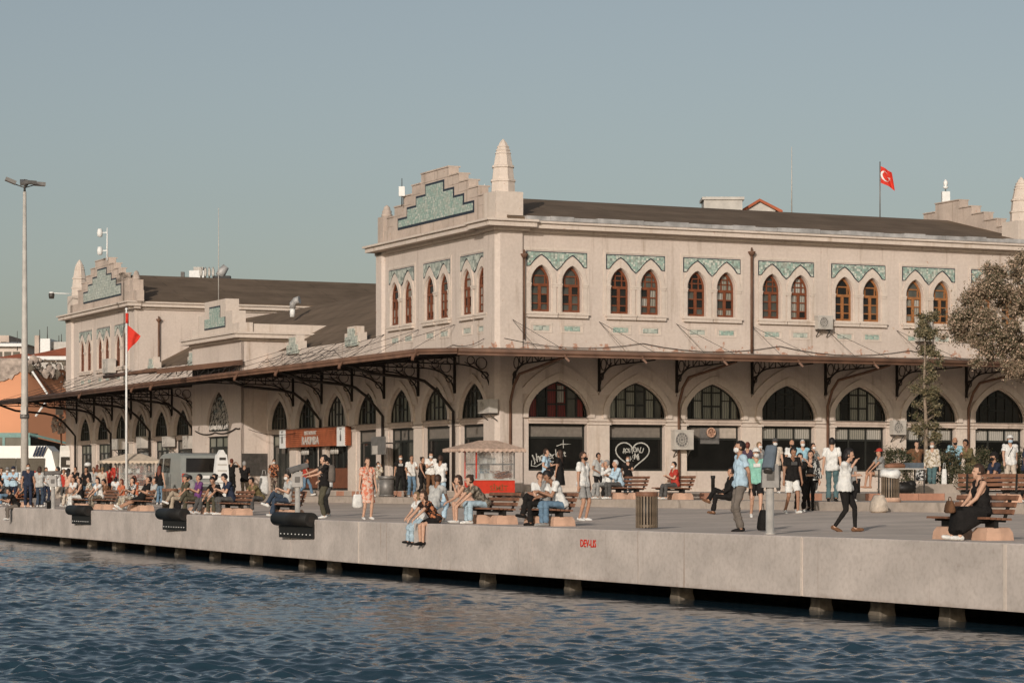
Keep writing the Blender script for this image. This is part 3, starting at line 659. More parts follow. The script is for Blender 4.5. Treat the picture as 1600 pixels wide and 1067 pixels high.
# red lunette: framed picture in the middle
MB().box(-.02, .30, -.02, .02, 4.0, 4.62).build('picture_panel', MT['gwhite'], BLD, L2 @ Matrix.Translation((f2_lu[0], .15, 0)))
# debris behind the pavilion arch
mb = MB(); mb.plate(arch(-28.8, 3.28, 3.43, 3.7, 5.34, .35, 12), (), PY + .13, PY + .13); part('pavilion_arch_pane', mb, [MT['gdark']], L1)
mb = MB()
for k in range(260):
    x = -28.8 + random.uniform(-1.45, 1.45); z = 3.5 + random.random() ** 1.6 * 1.5; s_ = random.uniform(.03, .09)
    if abs(x + 28.8) < 1.48 - max(0, z - 3.9) * .8: mb.bar((x, PY + .07, z), (x + random.uniform(-.05, .05), PY + .11, z + s_ * 2), s_ * .5, s_ * .4)
o = part('debris_pile', mb, [MT['white2']], L1); o['kind'] = 'stuff'
# --- shop openings of the ground floor
SH = {'transom': simple('shop_transom', (0.17, 0.145, 0.12), .5), 'dark': glass('shop_glass', (0.010, 0.009, 0.008), .1), 'pale': simple('pale_shutter', (0.40, 0.34, 0.28), .7),
      'brown': simple('brown_shop_door', (0.16, 0.06, 0.03), .6)}
def shop(M, c, style, z0=1.45, w=2.40):
    o = empty('shop_front', (0, 0, 0)); o.parent = BLD; o.matrix_local = M @ Matrix.Translation((c, .2 if M is L2 else .10, 0)); h = w / 2 - .005
    fr = MB(); fr.plate(rect(-h, h, z0 + .005, 3.19), [rect(-h + .06, h - .06, z0 + .07, 2.64), rect(-h + .06, h - .06, 2.72, 3.12)], 0, .08, depth_holes=.08)
    k = 3 if style in ('panes', 'door', 'shop', 'grey') else 1
    for i in range(1, k): x = -h + 2 * h * i / k; fr.box(x - .03, x + .03, -.006, .075, z0 + .06, 3.13)
    fr.build('shop_frame', MT['greenf'], o, Matrix())
    for i in range(k):
        a = -h + .06 + (2 * h - .12) * i / k + .01; b_ = -h + .06 + (2 * h - .12) * (i + 1) / k - .01
        tm = {'plain': SH['transom'], 'panes': MT['gwhite'], 'door': SH['transom'], 'shop': SH['dark'], 'grey': MT['gcurt'], 'patched': SH['transom']}[style]
        MB().plate(rect(a, b_, 2.72, 3.12), (), 0, 0).build('transom_pane', tm, o, Matrix.Translation((0, .05, 0)))
        lm = {'plain': SH['dark'], 'panes': SH['dark'], 'door': MT['gmid'] if i != 1 else SH['dark'], 'shop': SH['dark'], 'grey': MT['gmid'], 'patched': SH['dark']}[style]
        MB().plate(rect(a, b_, z0 + .07, 2.64), (), 0, 0).build('shop_pane', lm, o, Matrix.Translation((0, .05, 0)))
    if style == 'patched':
        MB().plate(rect(-.45, .38, 2.5, 3.1), (), 0, .03).build('boarded_panel', MT['grey'], o, Matrix.Translation((0, .0, 0)))
        MB().plate(rect(.4, 1.12, 2.72, 3.12), (), 0, .03).build('boarded_panel', SH['pale'], o, Matrix.Translation((0, .0, 0)))
        MB().lathe([(.19, 0), (.19, .1), (.15, .1), (.15, .03)], 18).build('fan_ring', MT['pinkconc'], o, Matrix.Translation((-.02, -.03, 2.93)) @ Matrix.Rotation(math.pi / 2, 4, 'X'))
        for i in range(5):
            a = i * 2 * math.pi / 5; MB().add([(0, 0, 0), (.15 * math.cos(a), 0, .15 * math.sin(a)), (.15 * math.cos(a + .6), -.02, .15 * math.sin(a + .6))], [(0, 1, 2), (2, 1, 0)]).build('fan_blade', MT['pinkconc'], o, Matrix.Translation((-.02, -.14, 2.93)))
    if style == 'shop':
        for i in range(2):
            for kk in range(7): MB().lathe([(.035, 0), (.04, .14), (.015, .2), (.015, .26)], 8).build('bottle', MT['gwhite'] if kk % 2 else MT['white2'], o, Matrix.Translation((-.75 + kk * .13, -.1, 2.25 + i * .38)))
        MB().box(-1.1, 1.1, -.02, .0, z0 + .1, z0 + .95).build('door_panel', SH['brown'], o, Matrix())
    return o
for c, s_ in zip(f2_lu, ['plain', 'plain', 'patched', 'panes', 'panes', 'panes', 'panes']): shop(L2, c, s_)
for c, s_ in zip(f1_lun, ['plain', 'plain', 'door', 'plain', 'shop', 'shop', 'grey']): shop(L1, c, s_, lows1[c])
for c in f1_luf: shop(L1, c, random.choice(['plain', 'grey']), .70)
shop(Matrix.Translation(-U2 * 1.25) @ L1, -28.8, 'grey', .70, 2.98)
# ================================================================== canopy with brackets
CP = 4.7; ZW, ZF = 5.98, 5.62
can = MB()
def slab(mb, q, T=.07): mb.add(q + [(x, y, z - T) for x, y, z in q], [(0, 1, 2, 3), (7, 6, 5, 4), (0, 4, 5, 1), (1, 5, 6, 2), (2, 6, 7, 3), (3, 7, 4, 0)])
slab(can, [(-62.0, -CP, ZF), (CP - .9, -CP, ZF), (0, 0, ZW), (-59.7, 0, ZW)][::1])
a2 = Matrix.Rotation(A2 - A1, 4, 'Z')
def r2(q): return [tuple(a2 @ Vector(p)) for p in q]
slab(can, r2([(-CP + .9, -CP, ZF), (RE + 2, -CP, ZF), (RE + 2, 0, ZW), (0, 0, ZW)]))
slab(can, [(CP - .9, -CP, ZF), (CP, -CP + .9, ZF), (0.02, 0, ZW - .002)] [::1] + [(0.02, 0, ZW - .002)])
CAN = part('canopy', can, [MT['soffit']], L1)
def cpart(name, mb, mats, M=Matrix(), ms=None): return mb.build(name, mats, CAN, M) if ms is None else link(name, ms, CAN, M)
mb = MB(); gz = ZF - .06
path = [(-62, -CP - .06, gz), (CP - 1.0, -CP - .06, gz), (CP + .06, -CP + .95, gz)]
for z, r in ((gz + .02, .085), (gz - .10, .05)): mb.tube([(x, y, z) for x, y, _ in path[:2]], r, 8)
mb.box(-62, CP - 1.0, -CP - .05, -CP + .02, gz - .10, gz + .07)
cpart('gutter', mb, MT['rust'])
mb = MB(); mb.tube([(CP - 1.0, -CP - .06, gz + .02), (CP + .06, -CP + 1.0, gz + .02)], .085, 8); mb.bar((CP - 1.0, -CP - .03, gz - .02), (CP + .03, -CP + 1.0, gz - .02), .06, .16); cpart('gutter', mb, MT['rust'])
mb = MB(); mb.tube([(-CP + 1.0, -CP - .06, gz + .02), (RE + 2, -CP - .06, gz + .02)], .085, 8); mb.tube([(-CP + 1.0, -CP - .04, gz - .11), (RE + 2, -CP - .04, gz - .11)], .04, 6); mb.box(-CP + 1.0, RE + 2, -CP - .05, -CP + .02, gz - .10, gz + .07)
cpart('gutter', mb, MT['rust'], a2)
mb = MB()
for k in range(5): y = -.5 - k * .95; z = ZW - .07 + (ZF - ZW) * (-y / CP); mb.box(-60, -y - .5, y - .03, y + .03, z - .1, z)
cpart('purlin', mb, MT['iron'])
mb = MB()
for k in range(5): y = -.5 - k * .95; z = ZW - .07 + (ZF - ZW) * (-y / CP); mb.box(y + .5, RE + 1.5, y - .03, y + .03, z - .1, z)
cpart('purlin', mb, MT['iron'], a2)
# iron truss bracket, local: wall at y=0, outwards -y
bk = MB(); zt = lambda p: ZW - .17 + (ZF - ZW) * p / CP
bk.bar((0, -.05, 4.42), (0, -.05, zt(.05)), .09, .08); bk.bar((0, -.05, zt(0)), (0, -CP + .1, zt(CP - .1)), .07, .07)
arc = [(0, -.08 - 1.25 * (1 - math.cos(a)), 4.5 + .86 * math.sin(a)) for a in [i * math.pi / 2 / 8 for i in range(9)]]
for a, b_ in zip(arc, arc[1:]): bk.bar(a, b_, .05, .05)
bk.bar(arc[-1], (0, -CP + .2, zt(CP) - .04), .05, .05)
for p in (1.33, 1.8, 2.3, 2.8, 3.4): zl = arc[-1][2] + (zt(CP) - .04 - arc[-1][2]) * (p - 1.33) / (CP - 1.5); bk.bar((0, -p, zl), (0, -p, zt(p)), .03, .03)
for p, q in ((1.33, 1.8), (2.3, 1.8), (2.3, 2.8)):
    zl = arc[-1][2] + (zt(CP) - .04 - arc[-1][2]) * (p - 1.33) / (CP - 1.5); bk.bar((0, -p, zl), (0, -q, zt(q)), .03, .03)
for (cy, cz, r) in ((-.42, 5.42, .22), (-.85, 5.52, .15), (-.28, 4.98, .13)):
    for i in range(10): a, b_ = i * math.pi / 5, (i + 1) * math.pi / 5; bk.bar((0, cy + r * math.cos(a), cz + r * math.sin(a)), (0, cy + r * math.cos(b_), cz + r * math.sin(b_)), .028, .028)
bk.bar((0, -.1, 4.98), (0, -1.1, 5.45), .03, .03)
bkm = bk.mesh('bracket', MT['iron'])
pier1 = [-.55] + [-(3.88 + 3.59 * k) for k in range(6)] + [-(36.1 + 3.6 * k) for k in range(7)]
pier2 = [.55] + [.85 + 3.31 * k for k in range(1, 8)]
for x in pier1: cpart('bracket', None, None, Matrix.Translation((x, 0, 0)), bkm)
for x in pier2: cpart('bracket', None, None, a2 @ Matrix.Translation((x, 0, 0)), bkm)
rod = MB(); rod.tube([(0, -.02, 7.05), (0, -CP + .1, ZF + .03)], .009, 5); rod.tube([(0, -.02, 7.05), (0, -2.2, 5.84)], .008, 5); rodm = rod.mesh('tie_rod', MT['iron'])
for x in pier1[1:]: cpart('tie_rod', None, None, Matrix.Translation((x, 0, 0)), rodm)
for x in pier2: cpart('tie_rod', None, None, a2 @ Matrix.Translation((x, 0, 0)), rodm)
dp = MB(); dp.tube([(0, -4.5, 5.42), (0, -3.6, 5.12), (0, -1.9, 4.98), (0, -1.35, 4.86), (0, -.85, 4.5), (0, -.35, 3.95), (0, -.16, 3.72), (0, -.16, .7)], .06, 8); dpm = dp.mesh('downpipe', MT['iron'])
for k, x in enumerate(pier1):
    if k % 2 == 1: cpart('downpipe', None, None, Matrix.Translation((x + .12, 0, 0)), dpm)
dp2 = MB(); dp2.tube([(0, -4.5, 5.42), (0, -3.0, 5.22), (0, -.9, 4.98), (0, -.45, 4.6), (0, -.13, 4.0), (0, -.13, .85)], .055, 8); dpm2 = dp2.mesh('downpipe', MT['rust'])
for x in (.45, pier2[2] + .05, pier2[4] + .05, pier2[6] + .05): cpart('downpipe', None, None, a2 @ Matrix.Translation((x, 0, 0)), dpm2)
# upper downpipes with hopper heads
def hopper(M, x, z1=6.0, z0=9.75, r=.055):
    mb = MB(); mb.tube([(x, -.12, z1), (x, -.12, z0)], r, 8, m=0); mb.lathe([(.07, 0), (.15, .12), (.15, .17), (.05, .18), (.03, .32)], 8, (x, -.12, z0)); return part('downpipe', mb, [MT['rust']], M)
hopper(L2, 10.72); hopper(L2, 1.02, 6.3, 9.3, .03)
hopper(M46, 1.3, 6.0, 9.6)
# raised canopy over the pavilion
rc = MB(); slab(rc, [(-33.4, -5.3, 6.12), (-25.2, -5.3, 6.12), (-25.2, PY, 6.62), (-33.4, PY, 6.62)], .1); rc.tube([(-33.4, -5.36, 6.08), (-25.2, -5.36, 6.08)], .09, 8)
rc.bar((-25.2, PY, 6.5), (-25.2, -5.3, 6.0), .08, .22)
part('pavilion_canopy', rc, [MT['rust']], L1)
mb = MB()
for p in range(8): y = PY - .1 - p * .5; mb.bar((-25.3, y, 6.5 - p * .06), (-25.3, y - .45, 5.95 - p * .03), .03, .03); mb.bar((-25.3, y, 5.9), (-25.3, y, 6.5 - p * .06), .03, .03)
part('canopy_lattice', mb, [MT['iron']], L1)
# wall-mounted iron floodlights on the canopy edge
def f1x(xp, p=0.0): X = (xp - 800) / F; return -((-.52 - .9071 * p - (95.63 - .421 * p) * X) / (.421 + .9071 * X))
def f2x(xp, p=0.0): X = (xp - 800) / F; return ((95.63 - .9071 * p) * X + .52 - .421 * p) / (.9071 - .421 * X)
def f1z(x, yp, p=0.0): return CZ + (HZ - yp) * (95.63 - .9071 * x - .421 * p) / F
def f2z(x, yp, p=0.0): return CZ + (HZ - yp) * (95.63 + .421 * x - .9071 * p) / F
for M_, fx, fz, lst in ((M1, f1x, f1z, [(128, 607), (210, 603), (372, 592), (436, 585), (536, 570), (651, 561), (240, 640)]), (M2, f2x, f2z, [(882, 553), (1003, 557), (1129, 561), (1247, 566), (1365, 568)])):
    for i, (a, b_) in enumerate(lst):
        nth = 'first second third fourth fifth sixth seventh'.split()[i]; x = fx(a, CP + .1); o = empty('floodlight', (0, 0, 0)); o.matrix_local = M_ @ Matrix.Translation((x, -CP - .12, 5.46))
        MB().bar((0, 0, .06), (.05, -.12, -.12), .05).build('arm', MT['rust'], o); MB().bar((-.02, -.10, -.06), (.10, -.18, -.20), .10, .07).build('lamp_head', MT['rust'], o)
        tag(o, ('small rusty floodlight under the canopy gutter, %s from the far left end' if M_ is M1 else 'small rusty floodlight under the square-side gutter, %s right of the corner') % nth, 'floodlight', 'small floodlights along the canopy gutter')
# loose cables
random.seed(5)
cab = MT['iron']
def cable(pts, name='overhead_cable', r=.012, lab='thin dark cable sagging along the terminal wall above the canopy', grp='cables strung along the terminal wall', M=M1, m=None):
    P = []
    for a, b_ in zip(pts, pts[1:]):
        a, b_ = Vector(a), Vector(b_); s = (b_ - a).length * .045
        for i in range(7): t_ = i / 7; p = a.lerp(b_, t_); p.z -= s * 4 * t_ * (1 - t_); P.append(p)
    P.append(Vector(pts[-1])); o = MB().tube(P, r, 4).build(name, m or cab); o.matrix_local = M; return tag(o, lab, 'cable', grp)
for k in range(8):
    x0 = -11.9 - k * 1.4; cable([(x0, -.2, 6.9 - .1 * (k % 3)), (x0 - 2.2, -.5 - .3 * (k % 2), 6.2 + .25 * (k % 3)), (x0 - 4.5, -.2, 6.7 - .15 * (k % 2)), (x0 - 6.8, -.35, 6.25)])
for k in range(3): x0 = -47 - k * 3.6; cable([(x0, -.05, 7.0 + .1 * k), (x0 - 1.5, -2.5, 6.1), (x0 - 2.5, -4.5, 5.75)])
for k in range(4): cable([(-33 + .3 * k, -1.3, 6.9 - .1 * k), (-36 - k, -1.0, 6.6), (-42 - k, -.6, 6.3)])
cable([(-24.9, PY - .02 + .2, 3.45), (-20, -.2, 3.30), (-14, -.2, 3.42)]); cable([(-32, PY - .05, 3.50), (-29, PY - .05, 3.38), (-26, PY - .05, 3.52), (-25.45, PY - .05, 3.5)], r=.03)
cable([(.2, -.14, 6.32), (6, -.06, 6.27), (12, -.06, 6.30), (18, -.06, 6.26), (24.5, -.06, 6.3)], r=.012, M=M2, lab='long thin cable running level along the wall above the canopy on the square side', grp=None)
cable([(-.9, -.16, 6.35), (-4, -.06, 6.28), (-8, -.06, 6.3), (-11.5, -.06, 6.3)], r=.012, lab='long thin cable running level below the upper windows of the near gable wall', grp=None)
# ================================================================== air conditioners
def ac(M, x, z, lab, w=.86, h=.66, d=.32, y=-.08, fan=MT['grey'], turn=0.0):
    o = empty('air_conditioner'); o.matrix_local = M @ Matrix.Translation((x, y, z)) @ Matrix.Rotation(turn, 4, 'Z')
    mb = MB(); mb.box(-w / 2, w / 2, -d, -.04, -h / 2, h / 2); mb.box(-w / 2 - .012, w / 2 + .012, -d - .012, -.03, h / 2 - .05, h / 2 + .01); mb.build('casing', MT['white2'], o)
    R = Matrix.Translation((-w * .12, -d - .004, 0)) @ Matrix.Rotation(math.pi / 2, 4, 'X')
    r = h * .40; mb = MB(); mb.lathe([(r, 0), (r, .025), (r * .9, .025), (r * .9, .0)], 20)
    for q in (.3, .6): mb.lathe([(r * q, .0), (r * q, .02), (r * q * .9, .02), (r * q * .9, .0)], 16)
    for k in range(12): a = k * math.pi / 6; mb.bar((r * .15 * math.cos(a), r * .15 * math.sin(a), .012), (r * .95 * math.cos(a), r * .95 * math.sin(a), .012), .012)
    mb.build('fan_grille', MT['white2'], o, R)
    MB().lathe([(r * .9, -.0), (r * .9, .006)], 20).build('fan_recess', fan, o, R)
    mb = MB(); [mb.bar((s * w * .36, 0, -h / 2 - .03), (s * w * .36, -d, -h / 2 - .03), .04) for s in (-1, 1)]; [mb.bar((s * w * .36, 0, -h / 2 - .28), (s * w * .36, -d * .8, -h / 2 - .04), .03) for s in (-1, 1)]; mb.build('wall_bracket', MT['dgrey'], o)
    return tag(o, lab, 'air conditioner')
def ac2(xp, yp, lab, **k): x = f2x(xp, .3); ac(M2, x, f2z(x, yp, .3), lab, **k)
def ac1(xp, yp, lab, p=0.3, **k): x = f1x(xp, p); ac(M1, x, f1z(x, yp, p), lab, y=-p + .22, **k)
ac2(1067, 687, 'large white air conditioner on the pier between the heart graffiti and the round fan vent', w=.82, h=.74)
ac2(1288, 504, 'small white air conditioner on the upper wall below a pair of arched windows', w=.66, h=.52)
ac2(1404, 668, 'white air conditioner high on the ground floor pier beside the thin sapling', w=.6, h=.56)
ac2(1443, 514, 'air conditioner on the upper wall half hidden by the top of the sapling', w=.6, h=.98, d=.4)
ac1(762, 635, 'pale grey box unit on the last arch before the corner tower', w=1.0, h=.5, d=.4)
ac1(397, 687, 'white air conditioner with a brown fan above the dark notice board', p=.1, w=.9, h=.58, fan=MT['benchwood'], turn=A2 - A1)
ac1(264, 690, 'air conditioner left of two under the far lunettes behind the van', w=.9, h=.5, d=.45)
ac1(298, 691, 'air conditioner beside the left edge of the pavilion above the van roof', w=.9, h=.62, d=.5)
ac1(222, 691, 'air conditioner over the striped cart roof', w=.9, h=.6, d=.4)
ac1(185, 694, 'low wide air conditioner left of the flagpole above the far cart', w=1.3, h=.55, d=.4)
ac1(172, 572, 'white air conditioner on the upper wall of the far gable', w=1.0, h=.75, d=.5)
# boards
def board(M, x0, x1, z0, z1, m, y, lab, cat, name, frame=None):
    o = MB().box(x0, x1, y - .04, y, z0, z1).build(name, m); o.matrix_local = M; tag(o, lab, cat); return o
xb = f1x(397, .1)
o = MB().box(-.62, .62, -.06, -.01, 1.35, 2.36).build('notice_board', MT['dgrey']); o.matrix_local = Matrix.Translation(M1 @ Vector((-25.4, -.62, 0))) @ Matrix.Rotation(A2, 4, 'Z') @ Matrix.Translation((.0, -.02, 0)); tag(o, 'blank dark notice board on the side of the pavilion under an air conditioner', 'notice board')
o = empty('parking_sign'); x = f1x(592, .9); o.matrix_local = M1 @ Matrix.Translation((x, -.9, f1z(x, 696, .9)))
MB().box(-.75, .75, -.04, .0, -.36, .36).build('sign_plate', MT['grey'], o); MB().box(-.6, -.05, -.05, -.041, -.34, .0).build('poster', MT['white2'], o); MB().bar((0, 0, .1), (0, .9, .1), .05).build('arm', MT['dgrey'], o)
tag(o, 'grey hanging sign plate with a pale poster between the shop and the glazed door', 'sign')
# shop sign of boards with letters
def text(s, size, m, parent, M, ext=.01, name='lettering', align='CENTER'):
    cu = bpy.data.curves.new(name, 'FONT'); cu.body = s; cu.size = size; cu.extrude = ext; cu.align_x = align; cu.resolution_u = 2; cu.offset = size * .012
    cu.materials.append(m); o = bpy.data.objects.new(name, cu); COL.objects.link(o)
    if parent: o.parent = parent
    o.matrix_local = M @ Matrix.Rotation(math.pi / 2, 4, 'X'); return o
xs0, xs1 = f1x(437, .35), f1x(540, .35); o = empty('shop_sign'); o.matrix_local = M1 @ Matrix.Translation((xs0, -.1, 2.58)); Lg = xs1 - xs0
MB().box(0, Lg, -.20, 0, 0, .80).build('sign_box', MT['signwood'], o)
for k in range(9): MB().box(.75, Lg - .02, -.245, -.20, .015 + k * .088, .085 + k * .088, taper=.004).build('sign_slat', MT['signwood'], o)
for k in range(9): MB().box(0, .24, 0, .03, .015 + k * .088, .085 + k * .088).build('sign_slat', MT['signwood'], o, Matrix.Translation((Lg, -.24, 0)) @ Matrix.Rotation(math.pi / 2, 4, 'Z'))
for a, b_ in ((0, .72), (Lg - 1.0, Lg - .1)):
    MB().box(a, b_, -.265, -.20, -.02, .80).build('poster_panel', MT['white'], o)
    mb = MB(); c = (a + b_) / 2; mb.lathe([(.09, 0), (.10, .22), (.035, .32), (.035, .42)], 8, (c, -.27, .2), sy=.15); mb.build('bottle_print', MT['grey'], o); text('RAKI', .12, MT['grey'], o, Matrix.Translation((c, -.268, .66)), .004)
text('RAKIMBA', .50, MT['white2'], o, Matrix.Translation((3.9, -.25, .10)) , .015); text('RESTAURANT', .24, MT['white2'], o, Matrix.Translation((3.9, -.25, .52)), .012)
tag(o, 'long red-brown slatted shop sign with pale raised letters and white bottle posters at its ends', 'shop sign')
# graffiti (painted, built as thin raised paint ribbons)
GP = simple('pale_spray_paint', (0.46, 0.44, 0.39), .6, var=.35, scale=7)
def scrawl(s_, size, m_, parent, cx_, z_):
    rr = random.Random(len(s_)); adv = size * .44; x = cx_ - adv * (len(s_) - 1) / 2
    for ch in s_:
        k = rr.uniform(.85, 1.35); text(ch, size * k, m_, parent, Matrix.Translation((x, 0, z_ + rr.uniform(-.04, .04))) @ Matrix.Rotation(rr.uniform(-.3, .3), 4, 'Y') @ Matrix.Diagonal((.8, 1, 1, 1)), .004, 'letter'); x += adv
    ribbon([(cx_ - adv * len(s_) / 2 + adv * i * .5, z_ + size * .4 + rr.uniform(-.5, .5) * size * .8) for i in range(len(s_) * 2)], .008, 'loose_stroke', m_, Matrix(), parent=parent)
def ribbon(pts, wd, name, m, M, lab=None, parent=None):
    o = MB().tube([(x, 0, z) for x, z in pts], wd, 5).build(name, m, parent); o.matrix_local = M @ Matrix.Diagonal((1, .15, 1, 1)); 
    if lab: tag(o, lab, 'graffiti')
    return o
cx = f2_lu[1]; o = empty('heart_graffiti'); o.matrix_local = M2 @ Matrix.Translation((cx - .05, .235, 2.08))
hp = [(.0 + .52 * 1.15 * math.sin(t_) ** 3, .42 * (0.8125 * math.cos(t_) - .3125 * math.cos(2 * t_) - .125 * math.cos(3 * t_) - .0625 * math.cos(4 * t_))) for t_ in [i * 2 * math.pi / 40 for i in range(41)]]
ribbon([(x * 1.2, z * 1.4) for x, z in hp], .03, 'heart_outline', GP, Matrix(), parent=o); scrawl('ROSIONU', .27, GP, o, 0, .06); scrawl('1.M8', .26, GP, o, .08, -.22)
tag(o, 'white spray-painted heart with scrawled letters on the dark shop window', 'graffiti')
o = empty('tag_graffiti'); o.matrix_local = M2 @ Matrix.Translation((f2_lu[0] - .22, .235, 1.90)) @ Matrix.Rotation(-.16, 4, 'Y'); scrawl('Jhonerkat', .36, GP, o, 0, 0); tag(o, 'pale scrawled name tag on the first dark shop window right of the corner tower', 'graffiti')
ribbon([(-.75, .05), (-.8, -.14), (-.6, -.2), (-.3, -.10), (.15, -.13), (.05, -.22), (-.28, -.2)], .018, 'underline', GP, Matrix(), parent=o); ribbon([(.35, .42), (.6, .46), (.95, .40), (.6, .44), (.66, .62), (.62, .3)], .014, 'star_stroke', GP, Matrix(), parent=o)
xr = on_line(917, 23.6); D_, E_ = toDE(xr); o = text('DEV-LIS', .215, MT['flagred'], None, mrot(A1, DE(E_, quayD(E_) - .012, -.36)), .004, 'wall_graffiti'); tag(o, 'small red letters DEV-LIS sprayed on the quay wall', 'graffiti')
# ================================================================== fenders, bollard, telescopes, bins, benches
def fender(xp, L, lab):
    p = on_line(xp, 24.0); _, E = toDE(p)
    for _i in range(3): D = quayD(E); p = on_line(xp, D - .1); _, E = toDE(p)
    o = empty('dock_fender'); o.matrix_local = mrot(A1, DE(E, quayD(E), 0))
    mb = MB(); mb.tube([(-L / 2, -.14, .0), (L / 2, -.14, .0)], .185, 16); mb.build('fender_roll', MT['black'], o)
    mb = MB(); mb.tube([(L / 2 + .001, -.14, 0), (L / 2 + .012, -.14, 0)], .09, 12); mb.build('hollow_end', MT['iron'], o)
    mb = MB(); mb.box(-L / 2 + .08, L / 2 + .02, -.10, -.012, -.50, -.12); mb.build('fender_flange', MT['black'], o)
    for k in range(9): MB().ball((0, 0, 0), .018, 6, 4).build('bolt', MT['white'], o, Matrix.Translation((-L / 2 + .25 + k * (L - .45) / 8, -.11, -.40)))
    tag(o, lab, 'fender')
fender(125, 2.5, 'black rubber fender roll on the quay edge, farthest left, below a seated group')
fender(271, 2.5, 'black rubber fender roll on the quay edge below the reading men')
fender(461, 2.7, 'nearest black rubber fender roll beneath the telescope and the man pointing')
BW = MT['benchwood']
sl_m = MB().box(-.85, .85, -.042, .042, -.018, .018, taper=.006).mesh('seat_slat', BW)
blk = MB()
blk._rings([[(x * s, y * s2, z) for x, y in ((-.21, -.27), (.21, -.27), (.24, 0), (.21, .27), (-.21, .27), (-.24, 0))] for z, s, s2 in ((0, 1, 1), (.13, .93, .95), (.20, .78, .8), (.21, .7, .72))], smooth=False)
blkm = blk.mesh('concrete_block', MT['pinkconc'])
frb = MB()
for s in (-1, 1):
    x = s * .62; frb.bar((x, -.28, .325), (x, .22, .31), .05, .04); frb.bar((x, .20, .31), (x, .34, .72), .05, .04); frb.bar((x, -.04, .20), (x, -.04, .32), .08, .26)
frb.bar((-.62, -.08, .29), (.62, -.08, .29), .04); frbm = frb.mesh('bench_frame', MT['black'])
def make_bench():
    b_ = empty('park_bench')
    for s in (-1, 1): link('concrete_block', blkm, b_, Matrix.Translation((s * .56, .02, 0)))
    link('bench_frame', frbm, b_)
    for k in range(5): link('seat_slat', sl_m, b_, Matrix.Translation((0, -.27 + k * .105, .362 - k * .005)))
    for k in range(3): link('back_slat', sl_m, b_, Matrix.Translation((0, .225 + k * .040, .46 + k * .115)) @ Matrix.Rotation(math.radians(72), 4, 'X'))
    return b_
BENCH = None
def bench(p, lab, rz=A1, grp='slatted benches along the quay'):
    global BENCH
    if BENCH is None: BENCH = make_bench(); b_ = BENCH
    else: b_ = copy_tree(BENCH)
    b_.location = (p[0], p[1], ground(p[0], p[1])); b_.rotation_euler = (0, 0, rz); tag(b_, lab, 'bench', grp); return b_
def pt(xp, D): return on_line(xp, D)
benches = {
 'b_right': (1518, 24.75, 'slatted bench nearest the right edge of the quay with a woman in black on it'),
 'b_mid': (857, 24.9, 'bench on the quay where the man in jeans reads his phone'),
 'b_mid2': (770, 24.9, 'bench beside the red simit cart with a couple bent forward'),
 'b_440': (447, 25.3, 'bench behind the nearest fender with one man in a pale shirt'),
 'b_362': (368, 25.5, 'bench on the quay with a man in a blue-grey shirt, right of the purple shirt'),
 'b_315': (316, 25.7, 'bench on the quay with a man in a purple shirt'),
 'b_218': (219, 26.6, 'bench on the quay with a reclining man in black'),
 'b_160': (163, 26.9, 'bench on the quay with two long-haired women'),
 'b_120': (126, 27.1, 'bench behind the farthest fender with a woman in black'),
 'b_40': (36, 27.4, 'bench at the far left end of the quay with a seated crowd'),
 'b_985': (982, 38.1, 'bench on the lower platform with two men in pale shirts'),
 'b_1055': (1052, 38.1, 'bench on the lower platform with a boy in a red shirt')}
BP = {}
for k, (xp, D, lab) in benches.items(): p = pt(xp, D); BP[k] = bench(p, lab)
p = Vector((px(1548, 66), 66, 0)); bench(p, 'bench on the platform with a man in a black mask, behind the woman in black', A2 + math.radians(150))
p = Vector((px(1600, 74), 74, 0)); bench(p, 'reddish bench by the hedge at the right edge of the photo', A2)
BINM = simple('worn_bronze_metal', (0.17, 0.125, 0.085), .5, .2, var=.35, scale=5)
def bin_(xp, z, h, r, lab, slats=True, bag=None, block=False, m=BINM):
    x = px(xp, z); o = empty('litter_bin', (x, z, ground(x, z))); z0 = .12 if block else .02
    if block: MB().lathe([(r * 1.25, 0), (r * 1.25, .1), (r * 1.1, .12)], 14).build('concrete_base', MT['pinkconc'], o)
    MB().lathe([(r * .90, z0), (r * .92, h * .9)], 18).build('bin_liner', MT['black'] if slats else m, o)
    if slats:
        ms = MB().box(-.016, .016, -.012, .012, z0, h * .93).mesh('bin_slat', m)
        for k in range(22): a = k * 2 * math.pi / 22; link('bin_slat', ms, o, Matrix.Rotation(a, 4, 'Z') @ Matrix.Translation((0, -r, 0)))
    MB().lathe([(r * 1.03, h * .86), (r * 1.08, h * .9), (r * 1.08, h), (r * .98, h), (r * .95, h * .88)], 20).build('rim', MT['benchwood'] if slats else m, o); MB().lathe([(r * 1.02, .03), (r * 1.03, .09)], 20).build('bottom_ring', m, o)
    if bag:
        mb = MB(); rr = random.Random(3); mb._rings([[(r * s * (1.05 + rr.uniform(-.08, .1)) * math.cos(a), r * s * (1.05 + rr.uniform(-.08, .1)) * math.sin(a), h + dz + rr.uniform(-.03, .03)) for a in [k * 2 * math.pi / 14 for k in range(14)]] for s, dz in ((1.08, -.12), (1.12, -.02), (1.0, .06), (.7, .08), (.3, .05))]); mb.build('plastic_bag', bag, o)
    return tag(o, lab, 'litter bin')
bin_(1010.5, 53.2, .76, .215, 'slatted metal litter bin standing alone on the quay, worn inside')
bin_(1391, 67.6, .76, .225, 'slatted litter bin with a pale bag stuffed in its top', bag=MT['white'], block=True)
bin_(266, 94, .78, .28, 'slatted litter bin between a woman in jeans and a man with crossed legs')
bin_(604, 99, .8, .3, 'dull grey drum bin by the glazed door', slats=False, m=MT['grey'])
